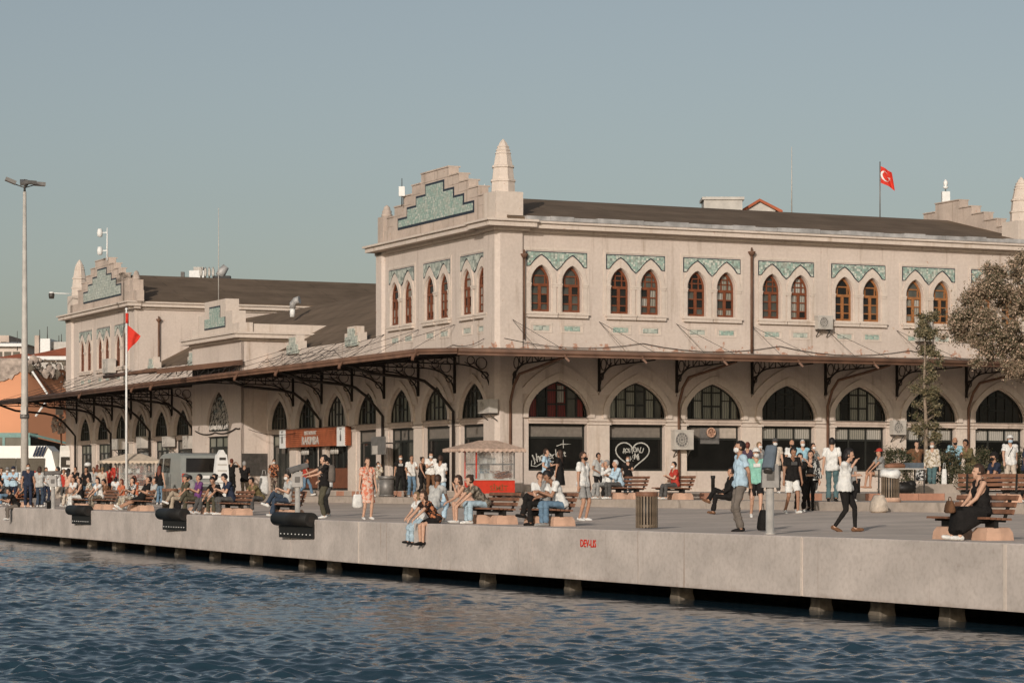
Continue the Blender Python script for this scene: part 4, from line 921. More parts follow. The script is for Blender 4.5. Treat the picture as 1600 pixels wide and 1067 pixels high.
def telescope(xp, z, lab, yaw, tilt, barrel, L=.46, top=1.28, r=.085):
    x = px(xp, z); g0 = ground(x, z); o = empty('coin_telescope', (x, z, g0))
    MB().lathe([(.105, 0), (.105, .02), (.076, .025), (.074, top - .42)], 16).build('pole', MT['steel'], o)
    mb = MB(); mb.box(-.155, .155, -.11, .11, top - .43, top - .0, taper=.012); mb.build('coin_box', MT['grey'], o); MB().box(-.07, .07, -.118, -.108, top - .3, top - .14).build('coin_plate', MT['dgrey'], o)
    R = Matrix.Translation((0, 0, top + .10)) @ Matrix.Rotation(yaw, 4, 'Z') @ Matrix.Rotation(tilt, 4, 'X')
    mb = MB(); mb._rings([[(a * w_, y, b_ * h_) for a, b_ in ((-1, -.7), (-.7, -1), (.7, -1), (1, -.7), (1, .7), (.7, 1), (-.7, 1), (-1, .7))] for y, w_, h_ in ((-L / 2, r * 1.25, r * .92), (-L * .3, r * 1.3, r * .95), (L * .3, r * 1.2, r * .9), (L / 2, r * 1.15, r * .8))], smooth=False)
    mb.build('barrel', barrel, o, R); mb = MB(); mb.tube([(0, -L / 2 - .01, 0), (0, -L / 2 - .05, 0)], r * .95, 14); mb.tube([(0, L / 2, 0), (0, L / 2 + .04, 0)], r * .5, 10); mb.build('lens_tube', MT['dgrey'], o, R)
    MB().bar((0, 0, top - .02), (0, 0, top + .06), .09).build('yoke', MT['dgrey'], o); return tag(o, lab, 'telescope')
blue = simple('blue_grey_paint', (0.105, 0.125, 0.145), .5)
telescope(1203, 47.2, 'coin telescope with a steep blue-grey barrel, nearest of the three', math.radians(-20), math.radians(55), blue, .50)
telescope(465, 73, 'coin telescope beside the pointing man, barrel almost level', math.radians(-62), math.radians(16), MT['grey'], .60)
telescope(83, 99.5, 'farthest coin telescope at the left with a flat dark barrel', math.radians(-88), math.radians(2), MT['dgrey'], .62)
x = px(77, 100); o = MB().lathe([(.10, 0), (.09, .22), (.16, .25), (.16, .32), (.08, .33)], 12, (x, 100, .0)).build('mooring_bollard', MT['black']); tag(o, 'small black mooring bollard beside the farthest telescope', 'bollard')
for xp, z, h, lab in ((1114, 82, .55, 'short black post on the lower platform right of the boy in red'), (1341, 80, .45, 'short black post behind the woman in the white top')):
    x = px(xp, z); mb = MB(); mb.lathe([(.06, 0), (.06, h - .1), (.075, h - .08), (.075, h)], 10); o = mb.build('low_post', MT['black']); o.location = (x, z, ground(x, z)); tag(o, lab, 'bollard')
# ================================================================== simit carts
CL1 = simple('striped_cart_cloth', (0.50, 0.355, 0.27), .85, var=.3, scale=9); CL2 = simple('cream_cart_cloth', (0.56, 0.45, 0.34), .85, var=.15)
m, t, b = ntree('cart_glass'); b.inputs['Transmission Weight'].default_value = .85; b.inputs['Roughness'].default_value = .03; b.inputs['Base Color'].default_value = (.9, .92, .9, 1); b.inputs['Alpha'].default_value = .35; MT['clear'] = m
SIM = simple('brown_baked_rings', (0.27, 0.085, 0.03), .6, var=.4, scale=20)
def cart(loc, rz, lab, red, cloth, word=True, W_=1.5, D_=1.0):
    o = empty('food_cart', loc, rz); w, d = W_ / 2, D_ / 2
    mb = MB(); mb.box(-w, w, -d, d, .16, .62); mb.build('cart_body', red, o)
    if word: text('SİMİT', .26, SIM, o, Matrix.Translation((.12, -d - .012, .26)), .004)
    for k in range(2):
        for s in (-1, 1): mb = MB(); mb.tube([(s * (w - .2), (-d + .1) * (1 if k else -1), .16), (s * (w - .2), (-d + .16) * (1 if k else -1), .16)], .15, 14); mb.build('wheel', MT['black'], o)
    mb = MB(); mb.box(-w - .03, w + .03, -d - .04, d + .03, .62, .665); mb.build('counter', MT['white2'], o)
    for sx in (-1, 1):
        for sy in (-1, 1): MB().box(sx * (w - .02) - .02, sx * (w - .02) + .02, sy * (d - .02) - .02, sy * (d - .02) + .02, .665, 1.66).build('corner_post', red if sx < 0 else MT['grey'], o)
    for z in (1.16, .95): MB().box(-w + .02, w - .02, -d + .02, d - .02 if z > 1.1 else -d + .06, z, z + (.045 if z > 1.1 else .015)).build('shelf', MT['grey'] if z > 1.1 else MT['white2'], o)
    MB().box(-w, w, -d + .005, -d + .012, .67, 1.62).build('glass_pane', MT['clear'], o); MB().box(-w + .005, -w + .012, -d, d, .67, 1.62).build('glass_pane', MT['clear'], o)
    rm = bpy.data.meshes.new('x'); bpy.data.meshes.remove(rm)
    ring = MB(); ring.tube([(.075 * math.cos(a), .075 * math.sin(a), 0) for a in [k * math.pi / 5 for k in range(11)]], .02, 6, caps=False); rgm = ring.mesh('bread_ring', SIM)
    rr = random.Random(9)
    for k in range(46): link('bread_ring', rgm, o, Matrix.Translation((.1 + rr.random() * .55, -d + .15 + rr.random() * .4, .70 + .035 * (k // 7) + rr.random() * .01)) @ Matrix.Rotation(rr.random() - .5, 4, 'X') @ Matrix.Rotation(rr.random() - .5, 4, 'Y'))
    for k in range(10): MB().box(-w + .1, -w + .24, -.1, .04, 0, .2).build('cup_stack', MT['white'] if k % 2 else MT['white2'], o, Matrix.Translation((.17 * (k % 5), -.15 + .1 * (k // 5), .67 if k < 6 else 1.21)))
    # cloth roof: four sloping sheets with a scalloped valance
    e = .40; zt_, ze = 2.02, 1.72; R = [(-w - e - .35, -d - e + .1, ze), (w + e - .1, -d - e + .1, ze), (w + e - .1, d + e - .2, ze), (-w - e - .35, d + e - .2, ze)]; T = [(-w + .35, 0, zt_), (w - .45, 0, zt_)]
    mb = MB(); mb.add(R + T, [(0, 1, 5, 4), (1, 2, 5), (2, 3, 4, 5), (3, 0, 4)]); vs = [Vector(p) for p in R]
    for a, b_ in zip(vs, vs[1:] + vs[:1]):
        N = 14
        for k in range(N):
            p, q = a.lerp(b_, k / N), a.lerp(b_, (k + 1) / N); mid = (p + q) / 2; D2 = Vector((0, 0, -.13)); D1 = Vector((0, 0, -.08)); mb.add([p, q, q + D1, mid + D2, p + D1], [(0, 1, 2, 3, 4)])
    mb.build('cloth_roof', cloth, o); return tag(o, lab, 'food cart')
z = 91.3; x = px(765, z); cart((x, z, .46), A2, 'red food cart with glass sides and scalloped cloth roof at the terminal corner', MT['red'], CL1)
z = 110; x = px(211, z); cart((x, z, .22), A2 - .15, 'far food cart under a cream scalloped roof, left of the grey van', MT['white2'], CL2, False, 1.5, 1.0)
# ================================================================== vehicles
def loft_body(name, prof, mats, parent, w, glassz=None):
    mb = MB(); mb.plate(prof, (), -w, -w); 
    n = len(prof); mb.v = [(x, -w if abs(z) < 9e9 else 0, z) for x, y, z in mb.v]
    vs = [(x, -w * (1 - max(0, z - 1.1) * .10), z) for x, z in prof] + [(x, w * (1 - max(0, z - 1.1) * .10), z) for x, z in prof]
    mb = MB(); tris = tessellate_polygon([[Vector((x, z, 0)) for x, z in prof]]); f = []
    for a, b_, c in tris:
        ar = (prof[b_][0] - prof[a][0]) * (prof[c][1] - prof[a][1]) - (prof[c][0] - prof[a][0]) * (prof[b_][1] - prof[a][1])
        if ar < 0: b_, c = c, b_
        f += [(a, b_, c), (a + n, c + n, b_ + n)]
    f += [(i + n, (i + 1) % n + n, (i + 1) % n, i)[::1] for i in range(n)]
    mb.add(vs, f); return mb.build(name, mats, parent)
VG = simple('van_grey_paint', (0.29, 0.295, 0.27), .35, .2, var=.06); BWH = simple('bus_white_paint', (0.70, 0.67, 0.61), .4, var=.05)
def wheel(parent, x, y, r=.34):
    o = MB(); o.tube([(0, -.11, 0), (0, .11, 0)], r, 20); w_ = o.build('wheel', MT['black'], parent, Matrix.Translation((x, y, r)))
    o = MB(); o.tube([(0, -.118, 0), (0, .118, 0)], r * .6, 14); o.build('rim', MT['steel'], w_)
# van: length along +x (front), rear at x=0
z = 106.3; van = empty('parked_van', (px(318, z), z, .27), math.atan2(U1.y, U1.x) + math.radians(-2))
prof = [(0.02, .35), (0, .6), (.03, .9), (.09, 1.15), (.26, 1.72), (.33, 1.86), (.45, 1.93), (.7, 1.96), (1.8, 1.985), (2.9, 1.95), (3.25, 1.89), (3.5, 1.78), (4.1, 1.15), (4.3, 1.05), (4.7, .94), (4.86, .82), (4.92, .6), (4.9, .35)][::-1]
loft_body('body', prof, VG, van, .95)
MB().add([(.095, -.72, 1.17), (.095, .72, 1.17), (.270, .66, 1.75), (.270, -.66, 1.75)], [(0, 3, 2, 1)]).build('rear_window', MT['gdark'], van, Matrix.Translation((-.012, 0, 0)))
for s in (-1, 1):
    wy = lambda zz: s * (.95 * (1 - max(0, zz - 1.1) * .10) + .010)
    for a, b_ in ((1.75, 2.75), (2.95, 3.75)): top_ = min(b_, 3.42); q = [(a, wy(1.16), 1.16), (b_, wy(1.16), 1.16), (top_, wy(1.76), 1.76), (a + .03, wy(1.76), 1.76)]; MB().add(q, [(0, 1, 2, 3), (3, 2, 1, 0)]).build('side_window', MT['gmid'] if a < 2 else MT['gdark'], van)
    for a in (1.62, 2.85): MB().box(a, a + .02, -.004, .004, .5, 1.1).build('door_seam', MT['dgrey'], van, Matrix.Translation((0, s * .957, 0)))
    MB().box(-.02, .06, -.09, .09, 0, .34).build('tail_light', MT['red'], van, Matrix.Translation((.0, s * .80, .78)))
    wheel(van, .95, s * .84); wheel(van, 4.0, s * .84)
MB().box(-.035, .02, -.26, .26, .92, 1.04).build('number_plate', MT['white'], van); MB().box(-.12, .1, -.9, .9, .32, .58).build('bumper', MT['dgrey'], van); MB().box(-.01, .03, -.35, .35, .70, .76).build('door_trim', MT['steel'], van)
tag(van, 'grey panel van parked by the kerb with its rear towards the quay', 'van')
# bus with blue slashes
z = 152; bus = empty('parked_bus', (px(97, z), z, .30), math.pi + math.radians(-4))
prof = [(0.0, .35), (.05, 1.4), (.38, 2.6), (.7, 2.92), (9.4, 2.92), (9.5, .35)][::-1]
loft_body('body', prof, BWH, bus, 1.15)
for k in range(4): MB().add([(.62 + k * .17, 0, 2.9), (.72 + k * .17, 0, 2.9), (.96 + k * .17, 0, 2.3), (.86 + k * .17, 0, 2.3)], [(0, 1, 2, 3), (3, 2, 1, 0)]).build('blue_stripe', simple('navy_stripe', (0.02, .035, .09)), bus, Matrix.Translation((0, 1.0, 0)) @ Matrix.Translation((0, .14, 0)))
for k in range(4): MB().add([(1.55 + k * .17, 0, 1.15), (1.65 + k * .17, 0, 1.15), (1.9 + k * .17, 0, .6), (1.8 + k * .17, 0, .6)], [(0, 1, 2, 3), (3, 2, 1, 0)]).build('blue_stripe', simple('navy_stripe', (0.02, .035, .09)), bus, Matrix.Translation((0, 1.16, 0)))
for k in range(5): MB().box(0, 1.68, -.01, .01, 0, .82).build('side_window', MT['gdark'], bus, Matrix.Translation((.75 + k * 1.72, 1.125, 1.38)))
for x in (1.6, 7.6): wheel(bus, x, 1.02, .42)
tag(bus, 'white bus with dark blue slanted stripes parked behind the crowd at the left', 'bus')
z = 149; mv = empty('white_minibus', (px(108, z), z, .30), A1 + math.radians(12) + math.pi / 2)
prof = [(0, .4), (.02, 2.6), (.25, 2.9), (5, 2.9), (5.6, 1.3), (5.8, .4)][::-1]
mv.rotation_euler = (0, 0, math.radians(98)); loft_body('body', prof, BWH, mv, .62)
MB().box(-.03, .0, -.47, .47, 1.35, 2.25).build('rear_window', MT['gdark'], mv, Matrix.Translation((-.0, 0, 0))); MB().box(-.06, -.03, -.42, .42, 1.52, 1.64).build('window_bar', MT['white'], mv)
MB().box(-.06, -.03, -.16, .16, 1.8, 2.05).build('round_badge', MT['white2'], mv); MB().box(-.05, .0, -.3, .3, .75, .9).build('number_plate', MT['white2'], mv)
for x in (1.1, 4.6):
    for s in (-1, 1): wheel(mv, x, s * .52, .34)
tag(mv, 'tall white minibus seen from behind between the bus and the terminal', 'minibus')
# white stepped totem
z = 103; x = px(345.5, z); o = empty('information_totem', (x, z, .29), A2)
MB()._rings([[(a * w_, b_ * .14, zz) for a, b_ in ((-1, -1), (1, -1), (1, 1), (-1, 1))] for zz, w_ in ((0, .30), (1.2, .27), (1.82, .20), (1.86, .14), (2.02, .05))], smooth=False).build('body', MT['white'], o)
for k in range(5): MB().box(-.19, .19, -.155, -.13, .45 + k * .24, .50 + k * .24).build('panel_line', MT['white2'], o)
MB().box(-.12, .14, -.16, -.13, 1.62, 1.72).build('dark_slot', MT['dgrey'], o); tag(o, 'tapered white information totem standing in front of the van', 'totem')
# ================================================================== masts, flags, roof equipment
def P(xp, yp, z): return Vector((px(xp, z), z, py(yp, z)))
zl = 128; lm = empty('lamp_mast', (px(38.5, zl), zl, .3)); H_ = py(300, zl) - .3
MB().tube([(0, 0, 0), (0, 0, H_ * .38), (0, 0, H_)], [.20, .165, .085], 14).build('pole', MT['white2'], lm); MB().tube([(0, 0, H_), (0, 0, H_ + .62)], [.06, .03], 8).build('pole_top', MT['dgrey'], lm)
MB().tube([(0, 0, 3.9), (0, 0, 4.15)], .23, 12).build('clamp_ring', MT['grey'], lm)
for dx, dy, s in ((-.75, -.2, 1), (.42, -.55, 1.1), (.8, .25, 1), (-.15, .6, .9), (.1, -.1, .5)):
    MB().bar((0, 0, H_ + .2), (dx * .8, dy * .8, H_ + .42), .05).build('lamp_arm', MT['dgrey'], lm)
    MB().bar((dx * .55, dy * .55, H_ + .42), (dx * 1.2, dy * 1.2, H_ + .40 + .22 * (dx < 0)), .42 * s, .17).build('lamp_head', MT['grey'], lm)
MB().box(-.14, .14, -.30, -.18, 3.9 + .2, 4.5).build('equipment_box', MT['white2'], lm)
tag(lm, 'tall white floodlight mast with a cluster of lamp heads at the far left', 'lamp mast')
def flag_mesh(L, H, drop, seed=0, cres=False):
    rr = random.Random(seed); mb = MB(); nx, nz = 12, 10; vs = []
    for i in range(nx + 1):
        for j in range(nz + 1):
            u, v = i / nx, j / nz; xx = L * u * (1 - drop * .45 * v); vs.append((xx, .10 * math.sin(u * 9 + v * 2) * u, H * (v - 1) - drop * L * u * (1 - .15 * v) * (.6 + .4 * u)))
    mb.add(vs, [(i * (nz + 1) + j, (i + 1) * (nz + 1) + j, (i + 1) * (nz + 1) + j + 1, i * (nz + 1) + j + 1) for i in range(nx) for j in range(nz)], 0, True)
    for p in mb.m: pass
    mb.m = [0] * len(mb.f); mesh = mb
    if cres:
        for (r0, cx_, cz_, m_) in ((.30, .33, -.5, 1), (.235, .40, -.5, 0)):
            ring = []
            for k in range(18): a = k * math.pi / 9; u = cx_ + r0 * math.cos(a) * H / L; v = 1 + cz_ + r0 * math.sin(a); ring.append((L * u * (1 - drop * .45 * v), .10 * math.sin(u * 9 + v * 2) * u - (.02 if m_ else .035), H * (v - 1) - drop * L * u * (1 - .15 * v) * (.6 + .4 * u)))
            mb.add(ring, [tuple(range(18))[::-1]], m_)
        star = []
        for k in range(10): a = k * math.pi / 5 + math.pi; r_ = .13 if k % 2 == 0 else .055; u = .66 + r_ * math.cos(a) * H / L; v = .5 + r_ * math.sin(a); star.append((L * u * (1 - drop * .45 * v), .10 * math.sin(u * 9 + v * 2) * u - .03, H * (v - 1) - drop * L * u * (1 - .15 * v) * (.6 + .4 * u)))
        mb.add(star, [tuple(range(10))[::-1]], 1)
    return mb
zf = 109; o = empty('flagpole', (px(197.5, zf), zf, .30)); Hf = py(483, zf) - .3
MB().tube([(0, 0, 0), (0, 0, Hf)], [.055, .035], 10).build('pole', MT['white'], o); MB().ball((0, 0, Hf), .06, 8, 6).build('finial', MT['white'], o)
tag(o, 'slender white flagpole standing on the plaza before the far wing', 'flagpole')
fb = MB(); vv = []
for i in range(9):
    for j in range(9):
        u, v = i / 8, j / 8; zt__ = -.46 * u ** 1.1; zb__ = -1.12 + .58 * u ** .9 if u < .99 else -.5; vv.append((.54 * u, .07 * math.sin(u * 8 + v * 3) * min(1, u * 3), zt__ + (zb__ - zt__) * v))
fb.add(vv, [(i * 9 + j, (i + 1) * 9 + j, (i + 1) * 9 + j + 1, i * 9 + j + 1) for i in range(8) for j in range(8)], 0, True); f_ = fb.build('hanging_flag', MT['flagred']); f_.location = (px(197.5, zf) + .05, zf, py(508, zf)); tag(f_, 'plain red flag hanging limp on the slender white flagpole', 'flag')
o = MB().tube([(0, -.09, 0), (0, -.09, -.42)], .07, 6).build('flag_wrap', MT['flagred']); o.parent = f_; o.matrix_local = Matrix.Translation((-.02, .08, .5))
zf = 112; b0 = P(1375, 338, zf); o = empty('roof_flagpole', b0); Hf = py(253, zf) - b0.z; MB().tube([(0, 0, -.6), (0, 0, Hf)], .028, 6).build('pole', MT['grey'], o); tag(o, 'thin flagpole rising behind the roof ridge at the right', 'flagpole')
f_ = flag_mesh(.62, .72, .55, 1, True).build('red_flag', [MT['flagred'], MT['white']]); f_.location = (b0.x + .03, zf, py(260, zf)); tag(f_, 'small red flag with white crescent and star flying above the roof at the right', 'flag')
def mast(xp, y0, y1, z, r, name, lab, cat='antenna', m=MT['white2'], extra=None):
    b0 = P(xp, y1, z); o = empty(name, b0); MB().tube([(0, 0, 0), (0, 0, py(y0, z) - b0.z)], [r, r * .5], 6).build('mast_pole', m, o)
    if extra: extra(o, py(y0, z) - b0.z)
    return tag(o, lab, cat)
mast(1237, 230, 332, 112, .03, 'roof_antenna', 'tall thin white antenna above the roof of the square side'); mast(341.5, 325, 470, 124, .028, 'pavilion_antenna', 'tall thin antenna mast rising from the pavilion parapet', m=MT['white2'])
def cams(o, h):
    for zz, s in ((h * .85, -1), (h * .3, -1)):
        MB().bar((0, 0, zz), (s * .35, 0, zz), .05).build('arm', MT['white'], o); mb = MB(); mb.lathe([(.02, -.25), (.13, -.22), (.16, 0), (.12, .2), (.03, .22)], 12, (s * .4, 0, zz)); mb.build('camera_dome', MT['white'], o)
mast(167.5, 356, 407, 142, .06, 'camera_mast', 'white mast with two dome cameras on top of the far gable', 'camera', MT['white'], cams)
def wst(o, h): MB().box(-.12, .12, -.1, .1, h * .35, h * .7).build('equipment_box', MT['white'], o); MB().tube([(0, 0, h * .7), (0, 0, h)], .015, 5).build('whip', MT['dgrey'], o)
mast(628, 279, 322, 103.5, .03, 'wall_camera', 'small white camera on a short mast at the left steps of the near gable', 'camera', MT['dgrey'], wst)
mast(757, 288, 300, 97.5, .04, 'gable_camera', 'little white camera on the near gable beside the spire', 'camera', MT['white'], lambda o, h: MB().box(-.22, .10, -.12, .06, -.02, .2).build('camera_body', MT['white'], o))
def wst2(o, h): MB().box(-.17, .17, -.15, .15, 0, h * .46).build('white_block', MT['white'], o); mb = MB(); mb.lathe([(.05, 0), (.12, .05), (.12, .1), (.05, .12), (.1, .2), (.1, .3), (.03, .42)], 10, (0, 0, h * .58)); mb.build('siren', MT['white'], o)
mast(1477.5, 281, 316, 113, .03, 'roof_siren', 'white warning device on a block at the top of the right stepped gable', 'siren', MT['dgrey'], wst2)
# camera arm on far spire
zf = 148; o = empty('arm_camera', P(112, 459, zf)); MB().tube([(0, 0, 0), (-1.05, 0, .03)], .03, 6).build('arm', MT['white'], o); mb = MB(); mb.lathe([(.14, -.28), (.17, -.1), (.17, 0), (.1, .06)], 12, (-1.15, 0, 0)); mb.build('camera_dome', MT['dgrey'], o); MB().tube([(-1.15, 0, 0), (-1.15, 0, .1)], .14, 10).build('camera_cap', MT['white'], o); tag(o, 'dome camera on a long horizontal arm left of the far spire', 'camera')
# roof chimney block and red dormer behind the ridge
zf = 112; a = P(1100, 330, zf); c = P(1160, 308, zf); o = MB(); o.box(a.x, c.x, zf, zf + 1.5, a.z - 1.0, c.z - .12); o.box(a.x - .08, c.x + .08, zf - .08, zf + 1.6, c.z - .12, c.z); o = o.build('chimney_block', MT['white2']); tag(o, 'low cream chimney block behind the roof ridge beside the red-roofed dormer', 'chimney')
o = empty('roof_dormer', P(1183, 330, 113)); h_ = py(311, 113) - py(330, 113); mb = MB(); mb.plate([(-.55, -1), (.8, -1), (.8, .05), (.1, h_ * .75), (-.55, .05)], (), 0, 1.2, back=True); mb.build('dormer_wall', MT['white2'], o)
for s, e in ((-1, -.75), (1, 1.1)): mb = MB(); mb.add([(0.1, -.15, h_), (e, -.15, .02), (e, 1.5, .02), (.1, 1.5, h_), (0.1, -.15, h_ - .12), (e, -.15, -.12), (e, 1.5, -.12), (.1, 1.5, h_ - .12)], [(0, 1, 2, 3), (4, 7, 6, 5), (0, 4, 5, 1), (1, 5, 6, 2), (2, 6, 7, 3)]); mb.build('dormer_roof', MT['redroof'], o)
tag(o, 'small dormer with a red tiled gable peeking over the roof ridge', 'dormer')
# far roof clutter
zf = 150; o = empty('roof_ventilator', P(305, 434, zf)); MB().box(-.35, .5, 0, .8, -.2, .42).build('white_box', MT['white'], o); MB().box(-.1, .45, 0, .6, .42, .62).build('upper_box', MT['white2'], o); tag(o, 'white box ventilator on the far roof ridge left of the antenna mast', 'ventilator')
for k, xp in enumerate((314, 321, 327, 333)):
    o = empty('satellite_dish', P(xp, 436, zf)); mb = MB(); mb._rings([[(.1 * s * 1.0 * math.sin(a) * .9, -.05 + .02 * s, .38 + .32 * s * math.cos(a)) for a in [i * math.pi / 6 for i in range(12)]] for s in (1, .5)]); mb.build('dish', MT['white2'], o); MB().tube([(0, 0, -.1), (0, 0, .3)], .03, 5).build('stand', MT['dgrey'], o); tag(o, 'upright dish seen edge-on in the row of satellite dishes on the far roof', 'satellite dish', 'satellite dishes on the far roof ridge')
o = empty('kitchen_vent', P(346, 434, zf)); MB().box(-.5, .5, 0, .6, -.1, .12).build('vent_base', MT['black'], o); mb = MB(); mb.tube([(-.1, .2, .1), (.0, .2, .35), (.25, .2, .68)], [.28, .27, .2], 10); mb.build('vent_hood', MT['flash'], o); tag(o, 'grey cowl vent on a dark base at the far roof ridge', 'vent')
o = empty('roof_stub', P(285, 435, zf)); MB().box(-.1, .1, 0, .3, -.2, .38).build('stub_pipe', MT['dgrey'], o); tag(o, 'short dark pipe on the far roof ridge', 'pipe')
zf = 128; o = empty('vent_elbow', P(457, 489, zf)); MB().tube([(0, 0, -.2), (0, 0, .25)], .13, 10).build('vent_pipe', MT['white'], o); MB().tube([(0, 0, .2), (.02, 0, .45), (.16, -.05, .6), (.36, -.1, .64)], [.14, .17, .18, .2], 10).build('vent_elbow_pipe', MT['flash'], o); tag(o, 'grey bent vent pipe on a white stub over the low roof', 'vent')
# ================================================================== buildings behind, left
ob = empty('orange_building', (px(44, 190), 190, .3)); zt_ = py(576, 190) - .3; zt2 = py(574, 190) - .3
mb = MB(); mb.box(-12, 0, 0.01, .5, 0, zt_); mb.add([(0, 0, 0), (8, 14, 0), (8, 14, zt2), (0, 0, zt2)], [(0, 1, 2, 3)]); mb.build('wall', MT['orange'], ob)
mb = MB(); mb.box(-12, .1, -.25, -.02, 4.05, 4.35); mb.build('string_course', MT['teal'], ob)
MB().bar((.35, -.1, zt2 - .1), (3.0, 4.5, zt2 - 4.4), .22).build('sloping_beam', MT['benchwood'], ob)
MB().tube([(.35, -.3, zt2 - .3), (1.4, -.1, zt2 - 1.9), (1.3, -.2, zt2 - 2.6), (.6, -.3, zt2 - 3.6)], .09, 6).build('white_pipe', MT['white'], ob)
net = simple('torn_grey_netting', (0.36, 0.29, 0.24), .95, var=.45, scale=2.5); rr = random.Random(4)
mb = MB(); prev = None; N = 60; rag = []
for i in range(N + 1):
    x = -12 + i * 12.0 / N; zb_ = zt_ - .15 - 1.0 * max(0, math.sin(i * .13 + 2)) * (i / N) - rr.random() * .3; rag.append((x, zb_))
mb.plate(rag + [(0.0, zt_ + .75), (-12, zt_ + .9)], (), -.12, .3); mb.build('torn_net_strip', net, ob)
for k in range(190):
    u = rr.random(); L_ = .08 + rr.random() ** 2 * .5; x = u * 8; y = u * 14 - .25; zc = zt2 + .6 - rr.random() ** 1.3 * 3.4 * (.25 + u); mb = MB(); n = 7
    ring = [(x + L_ * (.5 + .5 * rr.random()) * math.cos(a), y - .05 - rr.random() * .3, zc + L_ * (.5 + .6 * rr.random()) * math.sin(a)) for a in [i * 2 * math.pi / n for i in range(n)]]; c_ = (x, y - .5, zc)
    mb.add(ring + [c_], [(i, (i + 1) % n, n) for i in range(n)], 0, True)
    mb.build('net_scrap', net if k % 3 else MT['concdark'], ob)
tag(ob, 'faded orange building with torn grey netting along its top at the far left', 'building')
def house(x0, x1, ytop, yb, z, lab, wall, roofm=None, yroof=None, d=8, name='distant_house', xr=None, windows=0):
    a, c = px(x0, z), px(x1, z); zt__ = py(ytop, z); zb__ = py(yb, z) - 6; o = empty(name, ((a + c) / 2, z, 0)); hw = (c - a) / 2
    MB().box(-hw, hw, 0, d, zb__, zt__).build('wall', wall, o)
    if roofm:
        zr = py(yroof, z); xr_ = hw * (xr if xr is not None else 0); mb = MB(); mb.add([(-hw - .4, -.5, zt__), (hw + .4, -.5, zt__), (hw + .4, d + .5, zt__), (-hw - .4, d + .5, zt__), (xr_ - hw * .25, d / 2, zr), (xr_ + hw * .25, d / 2, zr)], [(0, 1, 5, 4), (1, 2, 5), (2, 3, 4, 5), (3, 0, 4), (3, 2, 1, 0)]); mb.build('roof', roofm, o)
        MB().box(-hw - .45, hw + .45, -.6, -.5, zt__ - .3, zt__).build('eaves_board', MT['white'], o)
    for k in range(windows): MB().box(-hw + (k + .6) * 2 * hw / (windows + .2) - .35, -hw + (k + .6) * 2 * hw / (windows + .2) + .35, -.03, .0, zt__ - 1.9, zt__ - .8).build('window', MT['gdark'], o)
    return tag(o, lab, 'house')
house(46, 140, 557, 580, 215, 'low house with an orange-red hipped roof and white eaves behind the torn netting', MT['white2'], MT['redroof'], 536, xr=.45)
house(-20, 40, 563, 580, 225, 'house with a red tiled roof left of the mast', MT['white2'], MT['redroof'], 549, xr=.5)
house(-30, 14, 524, 560, 320, 'pale flat-roofed block at the far left skyline', MT['trim_dirty'], windows=3)
house(61, 130, 534, 560, 300, 'white flat building with roof antennas behind the red roof', MT['white2'], windows=2)
house(-10, 34, 537, 560, 260, 'cream house with a pitched canopy roof on the left skyline', MT['trim'], MT['flash'], 531, windows=3)
o = house(63, 78, 529, 534, 299, 'small white stair housing on top of the white flat building', MT['white'])
zf = 250; o = MB().box(px(54, zf), px(61, zf), zf, zf + .5, 5, py(524, zf)).build('brick_chimney', MT['trim_dirty']); tag(o, 'tall narrow chimney left of the white flat building', 'chimney')
for xp, y0, y1 in ((62, 515, 528), (74, 510, 530), (92, 524, 534), (96, 522, 534)): mast(xp, y0, y1 + 3, 305, .07, 'distant_antenna', 'one of the small antennas on the white flat building at the left skyline', 'antenna', MT['dgrey']).__setitem__('group', 'antennas on the left skyline')
mast(27, 517, 548, 260, .05, 'distant_antenna', 'single thin antenna left of the mast on the skyline', 'antenna', MT['dgrey'])
# teal kiosk behind the bus
z = 168; o = empty('glass_kiosk', (px(46, z), z, .3)); zt_ = py(682, z) - .3
MB().box(-4.5, 0, 0, 3, zt_ - .05, zt_ + .25).build('kiosk_roof', MT['teal'], o); MB().add([(0, 0, zt_ + .1), (2.4, 2, zt_ - .55), (2.4, 2, zt_ - .4), (0, 0, zt_ + .25)], [(0, 1, 2, 3)]).build('side_roof', MT['teal'], o)
for x in (-4.5, -2.9, -1.75, -.1): MB().box(x, x + .16, -.02, .14, 0, zt_ - .05).build('kiosk_post', MT['teal'], o)
for a, b_ in ((-4.34, -2.9), (-2.74, -1.75), (-1.59, -.1)): MB().box(a, b_, .04, .08, .4, zt_ - .06).build('kiosk_pane', MT['gmid'], o)
mb = MB(); mb.add([(0.06, .1, .4), (2.4, 2, .4), (2.4, 2, zt_ - .6), (.06, .1, zt_ + .0)], [(0, 1, 2, 3)]); mb.build('kiosk_side', MT['gdark'], o)
tag(o, 'teal-framed glass kiosk behind the white bus', 'kiosk')
# debris-like sign and vine hanging at the left end of the canopy
z = 150; o = empty('hanging_basket', P(93, 655, z)); rr = random.Random(8)
MB().box(-.22, .22, -.05, .0, .25, .75).build('paper_sign', MT['white2'], o)
mb = MB()
for k in range(60): a = rr.random() * 6.28; r_ = .5 * rr.random() ** .5; mb.ball((r_ * math.cos(a), -.1 + .1 * rr.random(), -.35 + r_ * math.sin(a) * 1.05), .06 + rr.random() * .08, 5, 4)
mb.build('dried_wreath', net, o); MB().tube([(.1, 0, 2.0), (.05, 0, 1.0), (.1, 0, -1.2), (.15, .0, -2.2)], .05, 5).build('hanging_stem', MT['benchwood'], o); tag(o, 'dry hanging wreath with a paper sign at the left end of the canopy', 'wreath')
